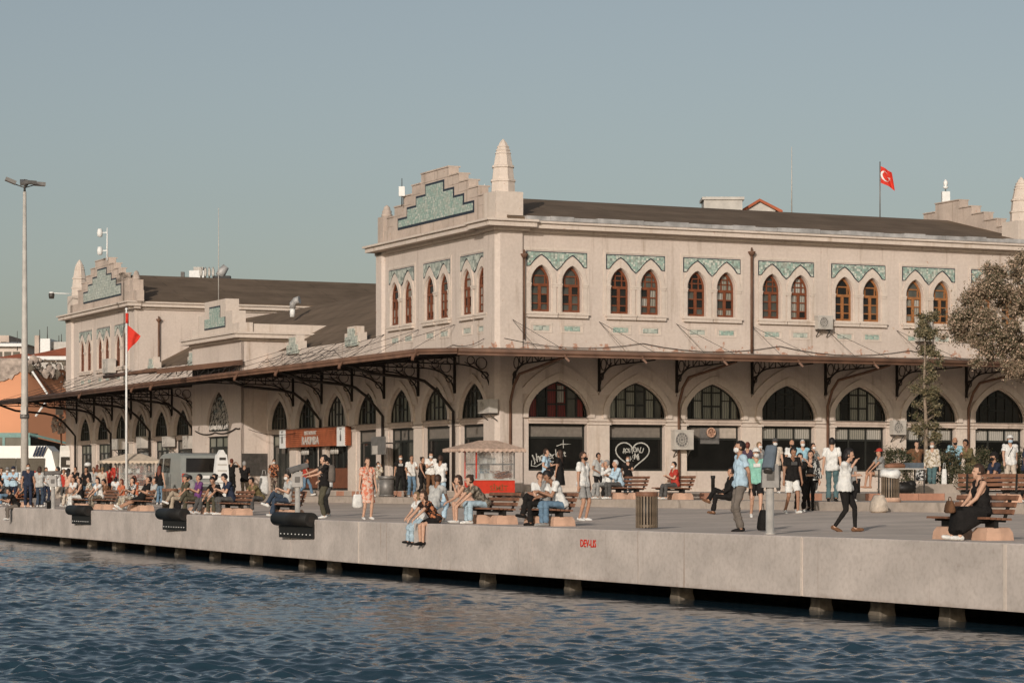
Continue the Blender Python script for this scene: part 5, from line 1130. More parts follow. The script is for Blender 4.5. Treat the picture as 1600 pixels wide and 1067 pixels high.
# vendor table on the upper platform
z = 76; o = empty('vendor_table', (px(1412, z), z, .66), A2); MB().box(-.75, .6, -.3, .3, .70, .74).build('tabletop', MT['white2'], o)
for sx in (-.7, .55):
    for sy in (-.25, .25): MB().bar((sx, sy, 0), (sx, sy, .7), .035).build('leg', MT['dgrey'], o)
tag(o, 'small folding table with goods beside the hedge', 'table')
o = MB().box(-.25, .25, -.15, .15, .74, .90).build('goods_box', blue); o.matrix_local = mrot(A2, (px(1428, z), z, .66)); tag(o, 'blue box lying on the vendor table', 'box')
mb = MB(); mb.ball((0, 0, .80), (.42, .2, .10), 10, 6); o = mb.build('brown_sack', MT['benchwood']); o.matrix_local = mrot(A2, (px(1400, z), z, .66)); tag(o, 'brown sack lying on the left of the vendor table', 'sack')
mb = MB(); mb.ball((0, 0, .16), (.34, .22, .18), 12, 8); mb.ball((.16, -.05, .26), (.16, .14, .13), 9, 6); mb.ball((-.18, 0, .22), (.15, .14, .12), 9, 6); o = mb.build('dark_bundle', MT['black']); o.matrix_local = mrot(A2, (px(1415, z), z, .66)); tag(o, 'dark bundle under the vendor table', 'bundle')
# ================================================================== people
CLM = {}
def cloth(key):
    if key in CLM: return CLM[key]
    cols = {'white': (.66, .64, .60), 'black': (.017, .015, .014), 'navy': (.028, .034, .055), 'lblue': (.40, .52, .60), 'blue': (.16, .28, .42), 'grey': (.26, .25, .235), 'dgrey': (.085, .08, .075),
            'lgrey': (.42, .41, .385), 'red': (.42, .05, .035), 'orange': (.50, .15, .075), 'jeans': (.13, .20, .27), 'ljeans': (.34, .43, .48), 'djeans': (.045, .06, .085), 'olive': (.085, .075, .05), 'khaki': (.36, .29, .215),
            'beige': (.50, .42, .34), 'purple': (.15, .055, .16), 'green': (.23, .46, .37), 'cyan': (.28, .44, .50), 'teal': (.085, .14, .145), 'peach': (.58, .36, .26), 'brown': (.15, .075, .04), 'bgreen': (.16, .125, .06),
            'taupe': (.15, .125, .105), 'plum': (.07, .045, .065)}
    pats = {'floral_pink': ((.60, .42, .33), (.55, .17, .10)), 'floral_dark': ((.025, .018, .016), (.45, .17, .08)), 'floral_white': ((.56, .50, .42), (.30, .24, .16)), 'pattern': ((.10, .08, .06), (.26, .22, .17)), 'camo': ((.12, .12, .11), (.30, .29, .26)),
            'bw': ((.02, .02, .02), (.55, .53, .5)), 'floral_red': ((.30, .24, .18), (.07, .04, .035)), 'stripe_bw': ((.03, .03, .03), (.52, .5, .46))}
    m, t, b = ntree('fabric_' + key); b.inputs['Roughness'].default_value = .9; b.inputs['Specular IOR Level'].default_value = .12
    if key in cols:
        c = cols[key]; f = noise(t, 9, 4); t.links.new(mixc(t, ramp(t, f, .3, .7), tuple(x * .82 for x in c), tuple(min(1, x * 1.12) for x in c)), b.inputs['Base Color'])
    else:
        a, c = pats[key]; f = noise(t, 13, 3, sc=(1, 1, .4) if 'stripe' in key else None, dist=.8); t.links.new(mixc(t, ramp(t, f, .50, .54), a, c), b.inputs['Base Color'])
    bump(t, b, noise(t, 14, 3, dist=.6), .5, .03); CLM[key] = m; return m
SKN = {k: simple('skin_' + k, c, .55, var=.08, scale=9) for k, c in {'light': (.50, .295, .20), 'mid': (.40, .215, .135), 'tan': (.29, .15, .09)}.items()}
HAIR = {k: simple('hair_' + k, c, .6, var=.3, scale=30) for k, c in {'black': (.012, .009, .008), 'brown': (.045, .024, .015), 'grey': (.28, .26, .24), 'white': (.55, .53, .50), 'red': (.13, .035, .02), 'blond': (.20, .13, .07)}.items()}
SHOE = {'white': cloth('white'), 'black': cloth('black'), 'brown': cloth('brown'), 'grey': cloth('grey')}
EYE = simple('dark_eye', (.02, .015, .012), .2)
eye_m = MB().ball((0, 0, 0), .009, 6, 4).mesh('eye', EYE)
def ik(root, tgt, l1, l2, pole):
    d = tgt - root; L = max(1e-4, d.length); n = d / L
    if L > (l1 + l2) * .999: tgt = root + n * (l1 + l2) * .999; L = (l1 + l2) * .999
    if L < abs(l1 - l2) * 1.05: L = abs(l1 - l2) * 1.05; tgt = root + n * L
    a = (l1 * l1 - l2 * l2 + L * L) / (2 * L); h = math.sqrt(max(0, l1 * l1 - a * a))
    p = (pole - n * pole.dot(n)); p = p.normalized() if p.length > 1e-4 else Vector((0, -1, 0)); return root + n * a + p * h, tgt
V = Vector
POSE = {
 'stand': dict(hip=.91, feet=[(.10, -.02, .07), (-.11, .03, .07)]), 'walk': dict(hip=.89, feet=[(.08, -.31, .08), (-.08, .30, .13)], lean=4), 'stride': dict(hip=.90, feet=[(.08, -.20, .07), (-.08, .20, .10)], lean=3),
 'wide': dict(hip=.89, feet=[(.17, -.05, .07), (-.18, .06, .07)]), 'sit': dict(hip=.475, feet=[(.12, -.46, .07), (-.13, -.50, .07)], lean=4), 'sitlean': dict(hip=.475, feet=[(.14, -.44, .07), (-.12, -.40, .07)], lean=38),
 'sitback': dict(hip=.46, feet=[(.12, -.55, .07), (-.12, -.60, .07)], lean=-22), 'sitcross': dict(hip=.475, feet=[(.10, -.50, .07), (.02, -.62, .36)], lean=-6), 'recline': dict(hip=.46, feet=[(.10, -.86, .10), (-.10, -.92, .10)], lean=-28),
 'kneeup': dict(hip=.475, feet=[(.13, -.40, .07), (-.13, -.46, .24)], lean=-12), 'hang': dict(hip=.11, feet=[(.09, -.36, -.44), (-.10, -.40, -.42)], lean=16), 'hanglean': dict(hip=.11, feet=[(.08, -.42, -.42), (-.12, -.38, -.44)], lean=36),
 'squat': dict(hip=.42, feet=[(.15, -.2, .07), (-.15, -.25, .07)], lean=25)}
ARM = {  # targets: relative (left, right); z from the neck, measured for a 1.75 m adult; y negative forwards
 'side': [(.26, -.05, -.62), (-.26, -.03, -.62)], 'swing': [(.25, .18, -.56), (-.25, -.26, -.50)], 'back': [(.05, .17, -.50), (-.05, .18, -.50)], 'phone': [(.05, -.30, -.22), (-.05, -.30, -.24)], 'phone1': [(.04, -.32, -.16), (-.24, -.04, -.60)],
 'face': [(.06, -.20, .06), (-.24, -.05, -.56)], 'point': [(-.02, -.40, -.30), (-.16, -.62, -.30)], 'cross': [(-.12, -.22, -.24), (.12, -.22, -.26)], 'lap': [(.09, -.30, -.46), (-.09, -.30, -.46)], 'knees': [(.12, -.46, -.50), (-.10, -.46, -.50)],
 'camera': [(.10, -.30, .06), (-.10, -.30, .06)], 'hold': [(.10, -.34, -.26), (-.20, -.20, -.42)], 'chin': [(.02, -.16, -.02), (-.1, -.30, -.40)], 'wide': [(.50, -.05, -.02), (-.50, -.02, .0)], 'muse': [(.02, -.17, -.02), (.10, -.20, -.27)], 'lapdown': [(.14, -.34, -.38), (-.16, -.30, -.40)]}
RAW = []
def person(lab, xp, H=1.75, pose='stand', arms='side', yaw=0.0, z=None, D=None, hpx=None, top='white', bot='djeans', sleeve='short', legs='long', shoe='white', hair='short', hc='black', skin='mid', mask=None, hat=None, female=False, beard=False,
           near=False, head=(0, 0), skirt=None, grp=None, lift=0.0, gz=None, straps=None, lean=None, over=None, wide=1.0):
    if hpx: z = F * H / hpx
    if D is not None: p = on_line(xp, D)
    else: p = V((px(xp, z), z, 0))
    dd, ee = toDE(p)
    if pose not in ('hang', 'hanglean') and dd < quayD(ee) + .45: p = p + U2 * (quayD(ee) + .45 - dd) + U1 * 0; 
    dd, ee = toDE(p); z0_ = p.y
    if ee > 86.2 and dd > 38.9: p = on_line(xp, 38.7)
    elif dd > 39.8 and ee > 86.2: p = p - U1 * (ee - 86.0)
    if hpx: H *= p.y / z0_
    zz = (ground(p.x, p.y) if gz is None else gz) + lift
    RAW.append(dict(lab=lab, p=V((p.x, p.y, zz)), H=H, pose=pose, arms=arms, yaw=math.radians(yaw), top=top, bot=bot, sleeve=sleeve, legs=legs, shoe=shoe, hair=hair, hc=hc, skin=skin, mask=mask, hat=hat, female=female, beard=beard, near=near, head=head, skirt=skirt, grp=grp, straps=straps, lean=lean, over=over, wide=wide))
    return RAW[-1]
def solve(s):
    k = s['H'] / 1.75; P_ = POSE[s['pose']]; hip = V((0, 0, P_['hip'] * (k if P_['hip'] > .7 else (.5 + .5 * k)))); ln = math.radians(s['lean'] if s['lean'] is not None else P_.get('lean', 0))
    up = V((0, -math.sin(ln), math.cos(ln))); fw = V((0, -math.cos(ln), -math.sin(ln))); J = {}
    w_ = (.93 if s['female'] else 1.0) * s['wide']
    J['hip'] = hip; J['waist'] = hip + up * .17 * k; J['chest'] = hip + up * .37 * k; J['neck'] = hip + up * .53 * k - fw * -.0
    hp, hy = math.radians(s['head'][0]), math.radians(s['head'][1]); hl = ln * .35 + hp
    hu = V((0, -math.sin(hl), math.cos(hl))); J['head'] = J['neck'] + hu * .155 * k + V((0, -.02 * k, 0)); J['R'] = Matrix.Rotation(hy, 3, 'Z') @ Matrix.Rotation(hl, 3, 'X'); J['up'] = up; J['fw'] = fw; J['k'] = k; J['w'] = w_
    for i, sg in enumerate((1, -1)):
        sh = J['neck'] - up * .045 * k + V((sg * .175 * k * w_, 0, 0)); a = ARM[s['arms']][i]
        base = J['neck'] if s['arms'] in ('side', 'swing', 'back', 'wide') and P_['hip'] > .7 else J['neck']
        tg = base + V((a[0] * k, a[1] * k, a[2] * k)) + fw * .0
        el, wr = ik(sh, tg, .285 * k, .25 * k, V((sg * .45, .75 if s['arms'] != 'back' else .2, -.5)))
        hd = (wr - el).normalized(); J['sh', sg] = sh; J['el', sg] = el; J['wr', sg] = wr; J['hd', sg] = hd
        hj = hip + V((sg * .085 * k * w_, 0, -.02 * k)); ft = P_['feet'][i]; sit = P_['hip'] < .7
        kk = k if not sit else k; f_ = V((ft[0] * kk, ft[1] * kk, ft[2])); 
        if sit and P_['hip'] > .3: f_ = V((ft[0], ft[1] * kk, ft[2]))
        kn, an = ik(hj, f_, .43 * k, .42 * k, V((sg * (.10 if not s['female'] else .02), -1, .55 if sit else 0))); J['hj', sg] = hj; J['kn', sg] = kn; J['an', sg] = an
    return J
def segs(s, J):
    k, w_ = J['k'], J['w']; up, fw = J['up'], J['fw']; S = []
    def a(p, q, r0, r1, lab): S.append((V(p), V(q), r0 * k, r1 * k, lab))
    hip = J['hip']; X = V((1, 0, 0)); b = s['wide']
    a(hip - X * .07 * k * w_, hip + X * .07 * k * w_, .108 * b, .108 * b, 'pelvis')
    for sg in (1, -1):
        a(hip + X * sg * .055 * k * w_ + up * .02 * k, J['waist'] + X * sg * .05 * k * w_, .098 * b, .092 * b, 'torso'); a(J['waist'] + X * sg * .05 * k * w_, J['chest'] + X * sg * .075 * k * w_, .092 * b, .098, 'torso')
        a(J['chest'] + X * sg * .07 * k * w_, J['neck'] - up * .05 * k + X * sg * .10 * k * w_, .095, .058, 'torso')
        if s['female']: a(J['chest'] + X * sg * .065 * k + fw * .07 * k + up * -.01, J['chest'] + X * sg * .065 * k + fw * .075 * k, .052, .052, 'torso')
        a(J['sh', sg], J['el', sg], .051, .038, 'uarm'); a(J['el', sg], J['wr', sg], .038, .025, 'farm')
        wr, hd = J['wr', sg], J['hd', sg]; side = hd.cross(V((0, 0, 1))); side = side.normalized() if side.length > .1 else V((0, 1, 0))
        a(wr, wr + hd * .07 * k, .027, .030, 'hand'); fr = .0095 if s['near'] else .012; nrm = hd.cross(side).normalized()
        if nrm.z > 0: nrm = -nrm
        for i in range(4):
            o = side * (-.027 + i * .018) * k; l_ = (.070, .080, .076, .060)[i] * k; b0 = wr + hd * .075 * k + o; m_ = b0 + hd * l_ * .5 + nrm * .010 * k
            a(b0, m_, fr, fr, 'hand'); a(m_, m_ + (hd + nrm * .8).normalized() * l_ * .5, fr, fr * .9, 'hand')
        t0 = wr + hd * .02 * k - side * .025 * k * 1; a(t0, t0 + (hd * .8 - side * .7).normalized() * .055 * k, fr * 1.15, fr, 'hand')
        a(J['hj', sg], J['kn', sg], .084 * b, .055, 'thigh'); a(J['kn', sg], J['an', sg], .052, .036, 'shin'); c = J['kn', sg].lerp(J['an', sg], .3) ; a(c, c.lerp(J['an', sg], .25), .053, .045, 'calf')
        an = J['an', sg]; sd = (J['an', sg] - J['kn', sg]).normalized(); f_ = V((sg * .12, -1, 0)); f_ = f_ - sd * f_.dot(sd) * .75; f_.normalize()
        if sd.z > -.35: f_ = V((0, -.35, .94))
        hl = an + V((0, 0, -.035 * k)) if sd.z < -.35 else an + sd * .03
        a(an, hl - f_ * .045 * k, .036, .034, 'foot'); a(hl - f_ * .045 * k, hl + f_ * .13 * k, .034, .030, 'foot'); a(hl + f_ * .08 * k, hl + f_ * .155 * k, .034, .026, 'foot')
    a(J['neck'] - up * .05 * k, J['head'] - up * .05 * k, .056, .050, 'neck')
    return S
def raw_mesh(s, J, S):
    mb = MB()
    for p, q, r0, r1, lab in S:
        d = (q - p).length
        if d > 1e-3: mb.tube([p, q], [r0, r1], 10)
        mb.ball(p, r0, 10, 7); mb.ball(q, r1, 10, 7)
    k = J['k']; h = J['head']; R = J['R']
    mb.ball(h + R @ V((0, .012, .018)) * k, (.074 * k, .093 * k, .100 * k), 16, 12, R=R); mb.ball(h + R @ V((0, -.028, -.045)) * k, (.058 * k, .060 * k, .062 * k), 12, 9, R=R)
    mb.tube([h + R @ V((0, -.082, .020)) * k, h + R @ V((0, -.106, -.018)) * k], [.010 * k, .017 * k], 7); mb.ball(h + R @ V((0, -.100, -.018)) * k, .015 * k, 7, 5); mb.ball(h + R @ V((0, -.080, -.058)) * k, (.026 * k, .012 * k, .009 * k), 8, 5, R=R)
    mb.ball(h + R @ V((0, -.068, -.092)) * k, .024 * k, 8, 6); mb.ball(h + R @ V((0, -.078, .032)) * k, (.05 * k, .014 * k, .010 * k), 8, 5, R=R)
    for sg in (-1, 1): mb.ball(h + R @ V((sg * .077, .004, -.008)) * k, (.010 * k, .020 * k, .032 * k), 7, 6, R=R)
    return mb.mesh('raw', SKN[s['skin']])
def finish_people():
    T = []
    for s in RAW:
        J = solve(s); S = segs(s, J); me = raw_mesh(s, J, S); o = bpy.data.objects.new('tmp', me); COL.objects.link(o)
        md = o.modifiers.new('r', 'REMESH'); md.mode = 'VOXEL'; md.voxel_size = .0115 if s['near'] else .019; md.use_smooth_shade = True
        sm = o.modifiers.new('s', 'SMOOTH'); sm.factor = .5; sm.iterations = 2 if s['near'] else 1; T.append((s, J, S, o))
    dg = bpy.context.evaluated_depsgraph_get(); dg.update()
    res = []
    for s, J, S, o in T: res.append(bpy.data.meshes.new_from_object(o.evaluated_get(dg)))
    for (s, J, S, o), me in zip(T, res): old = o.data; bpy.data.objects.remove(o); bpy.data.meshes.remove(old); assemble(s, J, S, me)
def submesh(name, co, nrm, faces, keep, off, mat_, parent, hem=None):
    idx = np.nonzero(keep)[0]; mp = -np.ones(len(co), int); mp[idx] = np.arange(len(idx)); fk = faces[keep[faces].all(1)]
    if len(fk) == 0: return None
    V2 = co[idx] + nrm[idx] * (off[idx][:, None] if isinstance(off, np.ndarray) else off); m = bpy.data.meshes.new(name); m.from_pydata(V2.tolist(), [], mp[fk].tolist()); m.materials.append(mat_)
    m.polygons.foreach_set('use_smooth', np.ones(len(fk), bool)); m.update(); return link(name, m, parent)
def assemble(s, J, S, me):
    n = len(me.vertices); co = np.empty(n * 3); me.vertices.foreach_get('co', co); co = co.reshape(-1, 3); nr = np.empty(n * 3); me.vertices.foreach_get('normal', nr); nr = nr.reshape(-1, 3)
    q = [p for p in me.polygons if len(p.vertices) == 4]; faces = np.array([list(p.vertices) for p in q]); k = J['k']
    best = np.full(n, 1e9); lab = np.zeros(n, int); tt = np.zeros(n); names = ['pelvis', 'torso', 'uarm', 'farm', 'hand', 'thigh', 'shin', 'foot', 'neck', 'head', 'calf']
    for p, q_, r0, r1, l in S:
        p_, d = np.array(p), np.array(q_ - p); L2_ = max(1e-8, d @ d); t_ = np.clip((co - p_) @ d / L2_, 0, 1); dist = np.linalg.norm(co - (p_ + t_[:, None] * d), axis=1) - (r0 + (r1 - r0) * t_)
        b = dist < best; best[b] = dist[b]; lab[b] = names.index(l); tt[b] = t_[b]
    h = np.array(J['head']); hd = np.linalg.norm((co - h) / np.array([.085, .105, .12]) / k, axis=1) - 1; b = (hd * .08 < best); lab[b] = 9
    L = {nm: lab == i for i, nm in enumerate(names)}; up = np.array(J['up']); fwv = np.array(J['fw']); hc = (co - np.array(J['hip'])) @ up
    root = empty('person', s['p'], s['yaw']); tag(root, s['lab'], 'person', s['grp'])
    me.name = 'body'; me.materials.clear(); me.materials.append(SKN[s['skin']]); link('body', me, root)
    wav = .006 * np.sin(co[:, 2] * 38 + co[:, 0] * 17) + .004 * np.sin(co[:, 0] * 60 + co[:, 1] * 43)
    # trousers / shorts / leggings
    sit = POSE[s['pose']]['hip'] < .7
    if s['legs'] != 'none':
        lim = {'long': 9, 'short': .82, 'crop': 9, 'legging': 9, 'mini': .35}[s['legs']]; kp = L['pelvis'] & (hc < .13 * k) | (L['thigh'] & (tt < lim)) | (L['torso'] & (hc < .09 * k))
        if s['legs'] in ('long', 'legging'): kp |= L['calf'] | (L['shin'] & (tt <= .999))
        if s['legs'] == 'crop': kp |= L['calf'] | L['shin'] & (tt < .55)
        off = {'long': .013, 'crop': .013, 'legging': .004, 'short': .022, 'mini': .012}[s['legs']] + (wav if s['legs'] != 'legging' else 0) + (.018 * L['shin'] if s['legs'] == 'long' else 0) + (.012 * (L['thigh'] * tt) if s['legs'] == 'short' else 0)
        submesh('trousers' if s['legs'] in ('long', 'crop', 'legging') else 'shorts', co, nr, faces, kp, off if isinstance(off, np.ndarray) else np.full(n, off), cloth(s['bot']), root)
    sl = {'none': -1, 'short': .62, 'long': 9, 'cap': .3}[s['sleeve']]; low_ = -.06 * k if s['top'] else 0
    if s['legs'] == 'legging' and s['sleeve'] == 'none': low_ = .14 * k
    kp = (L['torso'] & (hc > low_)) | (L['pelvis'] & (hc > low_)) | (L['uarm'] & (tt < sl)); zt_ = (co - np.array(J['neck'])) @ up
    kp &= ~(L['torso'] & (zt_ > .0 * k) & (np.abs(co[:, 0]) < .05 * k))
    if sl > 1: kp |= L['farm'] & (tt < .93)
    if s['sleeve'] == 'none': kp &= ~(L['torso'] & (zt_ > -.03 * k) & (np.abs(co[:, 0]) > .13 * k))
    loose = .018 + .016 * np.clip((.22 * k - hc) / (.25 * k), 0, 1) * (0 if s['female'] and s['skirt'] else 1) + wav * 1.3 + .012 * (L['uarm'] * tt)
    submesh('shirt' if not s['skirt'] == 'dress' else 'dress_bodice', co, nr, faces, kp, loose, cloth(s['top']), root)
    if s['over']:
        kp2 = kp | (L['pelvis'] & (hc > -.1 * k)) | L['uarm'] | (L['farm'] & (tt < .8)); kp2 &= ~((((co - np.array(J['hip'])) @ fwv) > .02 * k) & (np.abs(co[:, 0]) < .075 * k) & (L['torso'] | L['pelvis'])); submesh('jacket', co, nr, faces, kp2, loose + .022, cloth(s['over']), root)
    submesh('shoes', co, nr, faces, L['foot'], np.full(n, .008), SHOE.get(s['shoe'], SHOE['white']), root) if s['shoe'] else None
    if s['skirt']:
        m_ = cloth(s['bot'] if s['skirt'] == 'skirt' else s['top'])
        if sit:
            bm = bmesh.new(); mbb = MB()
            for sg in (1, -1): mbb.ball(J['hj', sg], .125 * k, 10, 7); mbb.ball(J['kn', sg] + V((sg * .02, 0, 0)), .09 * k, 10, 7); mbb.ball(J['kn', sg].lerp(J['an', sg], .75 if s['legs'] != 'mini' else .1), .09 * k, 8, 6)
            me2 = mbb.mesh('skirt', m_); bm.from_mesh(me2); r_ = bmesh.ops.convex_hull(bm, input=bm.verts); bmesh.ops.delete(bm, geom=[g_ for g_ in r_['geom_interior'] if isinstance(g_, bmesh.types.BMVert)], context='VERTS'); bm.to_mesh(me2); bm.free()
            for p in me2.polygons: p.use_smooth = True
            link('skirt', me2, root)
        else:
            hem = .42 if s['skirt'] == 'long' else .46; rr = []; hpz = J['hip'].z
            for i in range(9):
                f_ = i / 8; z_ = hpz + .16 * k - f_ * (hpz + .16 * k - hem * k); r_ = (.125 + .085 * f_ ** .8) * k; rr.append([(r_ * 1.08 * math.cos(a) * (1 + .05 * f_ * math.sin(a * 7)), r_ * .85 * math.sin(a) * (1 + .05 * f_ * math.sin(a * 7 + 1)) + J['hip'].y, z_) for a in [j * 2 * math.pi / 24 for j in range(24)]])
            mb = MB(); mb._rings(rr[::-1], caps=False); mb.build('skirt', m_, root)
    if s.get('print'):
        zc = J['chest'].z + .02; selp = (np.abs(co[:, 0]) < .06) & (np.abs(co[:, 2] - zc) < .05); yf = co[selp, 1].min() - .042
        MB().box(-.085, .085, yf, yf + .012, zc - .045, zc + .045).build('shirt_print', cloth(s['print']), root)
    # head things
    R4 = J['R'].to_4x4(); HM = Matrix.Translation(J['head']) @ R4 @ Matrix.Scale(k, 4)
    for sg in (-1, 1): link('eye', eye_m, root, HM @ Matrix.Translation((sg * .030, -.086, .012)))
    def shell(name, r, c, keep, m_, nn=18, kk=14):
        mb = MB(); mb.ball(c, r, nn, kk); kf = []
        for f_ in mb.f:
            cc = sum((V(mb.v[i]) for i in f_), V()) / len(f_)
            if keep(cc): kf.append(f_)
        mb.f = kf; mb.m = [0] * len(kf); mb.sm = [True] * len(kf); return mb.build(name, m_, root, HM)
    hm = HAIR[s['hc']]; st = s['hair']
    if st == 'scarf':
        shell('headscarf', (.096, .116, .125), (0, .014, .002), lambda c: c.y > -.055 or c.z > .088 or c.z < -.085, cloth('floral_red')); 
    elif st != 'bald':
        rr = .006 * math.sin(len(s['lab']))
        shell('hair', (.086 + rr, .108, .116 + rr), (0, .018, .026), lambda c: (c.y > -.030 and c.z > (-.055 if st == 'short' else -.09)) or c.z > .088 + .006 * math.sin(c.x * 90) or (c.y > -.01 and st != 'short'), hm)
        if st == 'long': mb = MB(); mb._rings([[(w_ * math.cos(a), y + d_ * math.sin(a), z_) for a in [j * math.pi / 6 for j in range(12)]] for z_, w_, d_, y in ((.05, .07, .05, .06), (-.04, .092, .065, .055), (-.14, .098, .05, .065), (-.25, .085, .04, .09), (-.36, .045, .025, .10))]); mb.build('long_hair', hm, root, HM)
        if st == 'bob': mb = MB(); mb._rings([[(w_ * math.cos(a), y + d_ * math.sin(a), z_) for a in [j * math.pi / 6 for j in range(12)]] for z_, w_, d_, y in ((.05, .08, .05, .05), (-.04, .095, .07, .05), (-.12, .085, .055, .05), (-.15, .05, .03, .05))]); mb.build('bobbed_hair', hm, root, HM)
        if st == 'bun': MB().ball((0, .10, .085), (.042, .042, .040), 10, 8).build('hair_bun', hm, root, HM)
        if st == 'pony': MB().tube([(0, .11, .05), (0, .16, .0), (0, .15, -.12)], [.03, .035, .012], 8).build('ponytail', hm, root, HM)
    if s['mask']: shell('face_mask', (.072, .078, .060), (0, -.040, -.048), lambda c: c.y < -.052 and c.z > -.105, cloth(s['mask']), 14, 10)
    if s['beard']: shell('beard', (.066, .072, .062), (0, -.034, -.062), lambda c: c.y < .0 and c.z < -.045, hm, 14, 10)
    if s['hat']:
        m_ = cloth(s['hat']); shell('cap_crown', (.098, .118, .112), (0, .014, .040), lambda c: c.z > .052, m_); mb = MB(); vs = []
        for j in range(9): vs += [(.09 * math.sin((j - 4) * .32), -.085 - .01, .062), (.082 * math.sin((j - 4) * .32), -.098 - .075 * math.cos((j - 4) * .36), .046)]
        mb.add(vs, [(2 * j, 2 * j + 1, 2 * j + 3, 2 * j + 2) for j in range(8)] + [(2 * j + 2, 2 * j + 3, 2 * j + 1, 2 * j) for j in range(8)]); mb.build('cap_visor', m_, root, HM)
    if s['straps']:
        a_, b_ = J['neck'] + V((.09 * k, 0, -.02)), J['hip'] + V((-.15 * k, 0, .02)); m1 = J['chest'] + J['fw'] * .135 * k; m2 = J['chest'] - J['fw'] * .135 * k
        MB().tube([a_, a_.lerp(m1, .5) + J['fw'] * .07, m1, b_.lerp(m1, .4) + J['fw'] * .04, b_], .010, 5).build('strap', cloth(s['straps']), root); MB().tube([a_, a_.lerp(m2, .5) - J['fw'] * .07, m2, b_.lerp(m2, .4) - J['fw'] * .04, b_], .010, 5).build('strap', cloth(s['straps']), root)
def world(s, J, v): return s['p'] + Matrix.Rotation(s['yaw'], 3, 'Z') @ V(v)
YS = -65.1  # facing the water
# --- quay front, left to right
person('man in black sitting on the quay edge at the far left, legs hanging down', 27, 1.72, 'hanglean', 'phone', YS, D=26.15, top='black', bot='taupe', hair='short', near=True, gz=0)
person('man in a striped grey-white T-shirt seen from behind at the far left', 62, 1.72, 'stand', 'phone', 175, hpx=65, top='lgrey', bot='djeans', hair='bob', hc='brown')
person('woman with very long dark hair, peach top and patterned trousers, seen from behind', 107, 1.62, 'stand', 'phone', 160, hpx=57, top='peach', bot='floral_white', hair='long', female=True)
person('man in all white walking behind the farthest telescope', 92, 1.72, 'walk', 'hold', -80, hpx=62, top='white', bot='beige', hair='short', hc='black')
person('person in a red shirt between the farthest telescope and the minibus', 100, 1.6, 'stand', 'side', 0, hpx=56, top='red', bot='dgrey')
person('woman in black sitting on the quay bench above the farthest fender', 126, 1.64, 'sit', 'lap', YS, D=27.2, top='black', bot='white', sleeve='none', hair='bob', female=True, skin='light')
person('woman with long black hair in a white top, seated on the quay', 157, 1.62, 'sitlean', 'knees', YS + 15, D=27.0, top='white', bot='pattern', hair='long', female=True, lean=12, skin='light')
person('person in a bright orange shirt seated beside the woman with long black hair', 191, 1.5, 'sit', 'lap', YS + 20, D=28.2, top='orange', bot='beige', hair='bob', hc='red')
person('woman in a black and white floral shirt seated left of the reclining man', 205, 1.62, 'sitback', 'phone', YS + 20, D=26.9, top='bw', bot='floral_white', hair='bob', female=True, skin='light', lean=-8)
person('man in black reclining on a quay bench with bare legs stretched out', 221, 1.78, 'recline', 'phone', YS, D=26.7, top='black', bot='black', legs='short', near=True, skin='mid')
person('woman in a black vest and jeans seen from behind, left of the van', 249, 1.64, 'stand', 'side', 165, hpx=62, top='black', bot='jeans', sleeve='none', hair='long', hc='red', female=True, skin='light')
person('man with a grey pack seated with legs crossed beside the slatted bin', 288, 1.72, 'sitcross', 'lap', YS, D=26.2, top='olive', bot='khaki', hair='short', hat='dgrey')
person('man in a purple T-shirt seated on the quay', 309, 1.72, 'sitcross', 'phone', YS, D=25.95, top='purple', bot='olive', near=True, shoe='black')
person('bearded man in a grey T-shirt with tied hair seated right of the purple shirt', 331, 1.74, 'sitback', 'lap', YS + 12, D=25.8, top='grey', bot='dgrey', beard=True, hair='bun', lean=-10, skin='light')
person('person in black bending the head sideways between two seated men', 343, 1.68, 'sitlean', 'knees', YS + 30, D=25.7, top='black', bot='olive', hair='short', lean=30, head=(15, 30))
person('man in a blue-grey T-shirt looking down at his phone on the quay bench', 362, 1.76, 'sitlean', 'phone', YS, D=25.65, top='navy', bot='dgrey', near=True, lean=16, head=(22, 0), skin='light')
person('woman in black raising a camera in front of the pavilion', 362, 1.66, 'stand', 'camera', 150, hpx=58, top='black', bot='black', hair='bun', hc='red', female=True)
person('grey-haired man in a black shirt seen from behind near the notice board', 382, 1.76, 'stand', 'phone', 170, hpx=64, top='black', bot='khaki', hc='grey')
person('woman in a dark floral shirt and white mask under the barred window', 428, 1.62, 'stand', 'hold', 10, hpx=58, top='floral_dark', bot='floral_red', mask='white', hair='bun', female=True, legs='crop')
person('masked man in a pale T-shirt and dark jeans reading his phone, crossed legs', 449, 1.76, 'sitcross', 'phone', YS, D=25.45, top='lgrey', bot='djeans', mask='white', near=True, skin='light', head=(15, 0))
person('person in a red top and jeans walking behind the second telescope', 477, 1.70, 'walk', 'swing', 80, hpx=60, top='red', bot='jeans', hair='short')
pm = person('man in black with a backpack pointing with both arms out over the quay', 507, 1.76, 'stand', 'point', -75, hpx=100, top='black', bot='olive', near=True, shoe='white', skin='light')
person('person in a white top half hidden behind the pointing man', 512, 1.74, 'stand', 'hold', -60, hpx=93, top='white', bot='dgrey', sleeve='short', skin='light')
wp = person('woman in a pink floral dress standing on the quay with a white bag', 574, 1.66, 'stand', 'side', 25, hpx=98, top='floral_pink', bot='floral_pink', legs='none', skirt='dress', hair='pony', hc='brown', near=True, female=True, skin='light')
person('masked person in a cream floral shirt and grey trousers behind the pink dress', 590, 1.62, 'stride', 'face', 40, hpx=55, top='floral_white', bot='grey', sleeve='long', mask='white', hair='short')
person('man in a black jersey and shorts with white mask by the glazed door', 626, 1.78, 'wide', 'side', 5, hpx=68, top='black', bot='black', legs='crop', mask='white', hat=None, shoe='black')
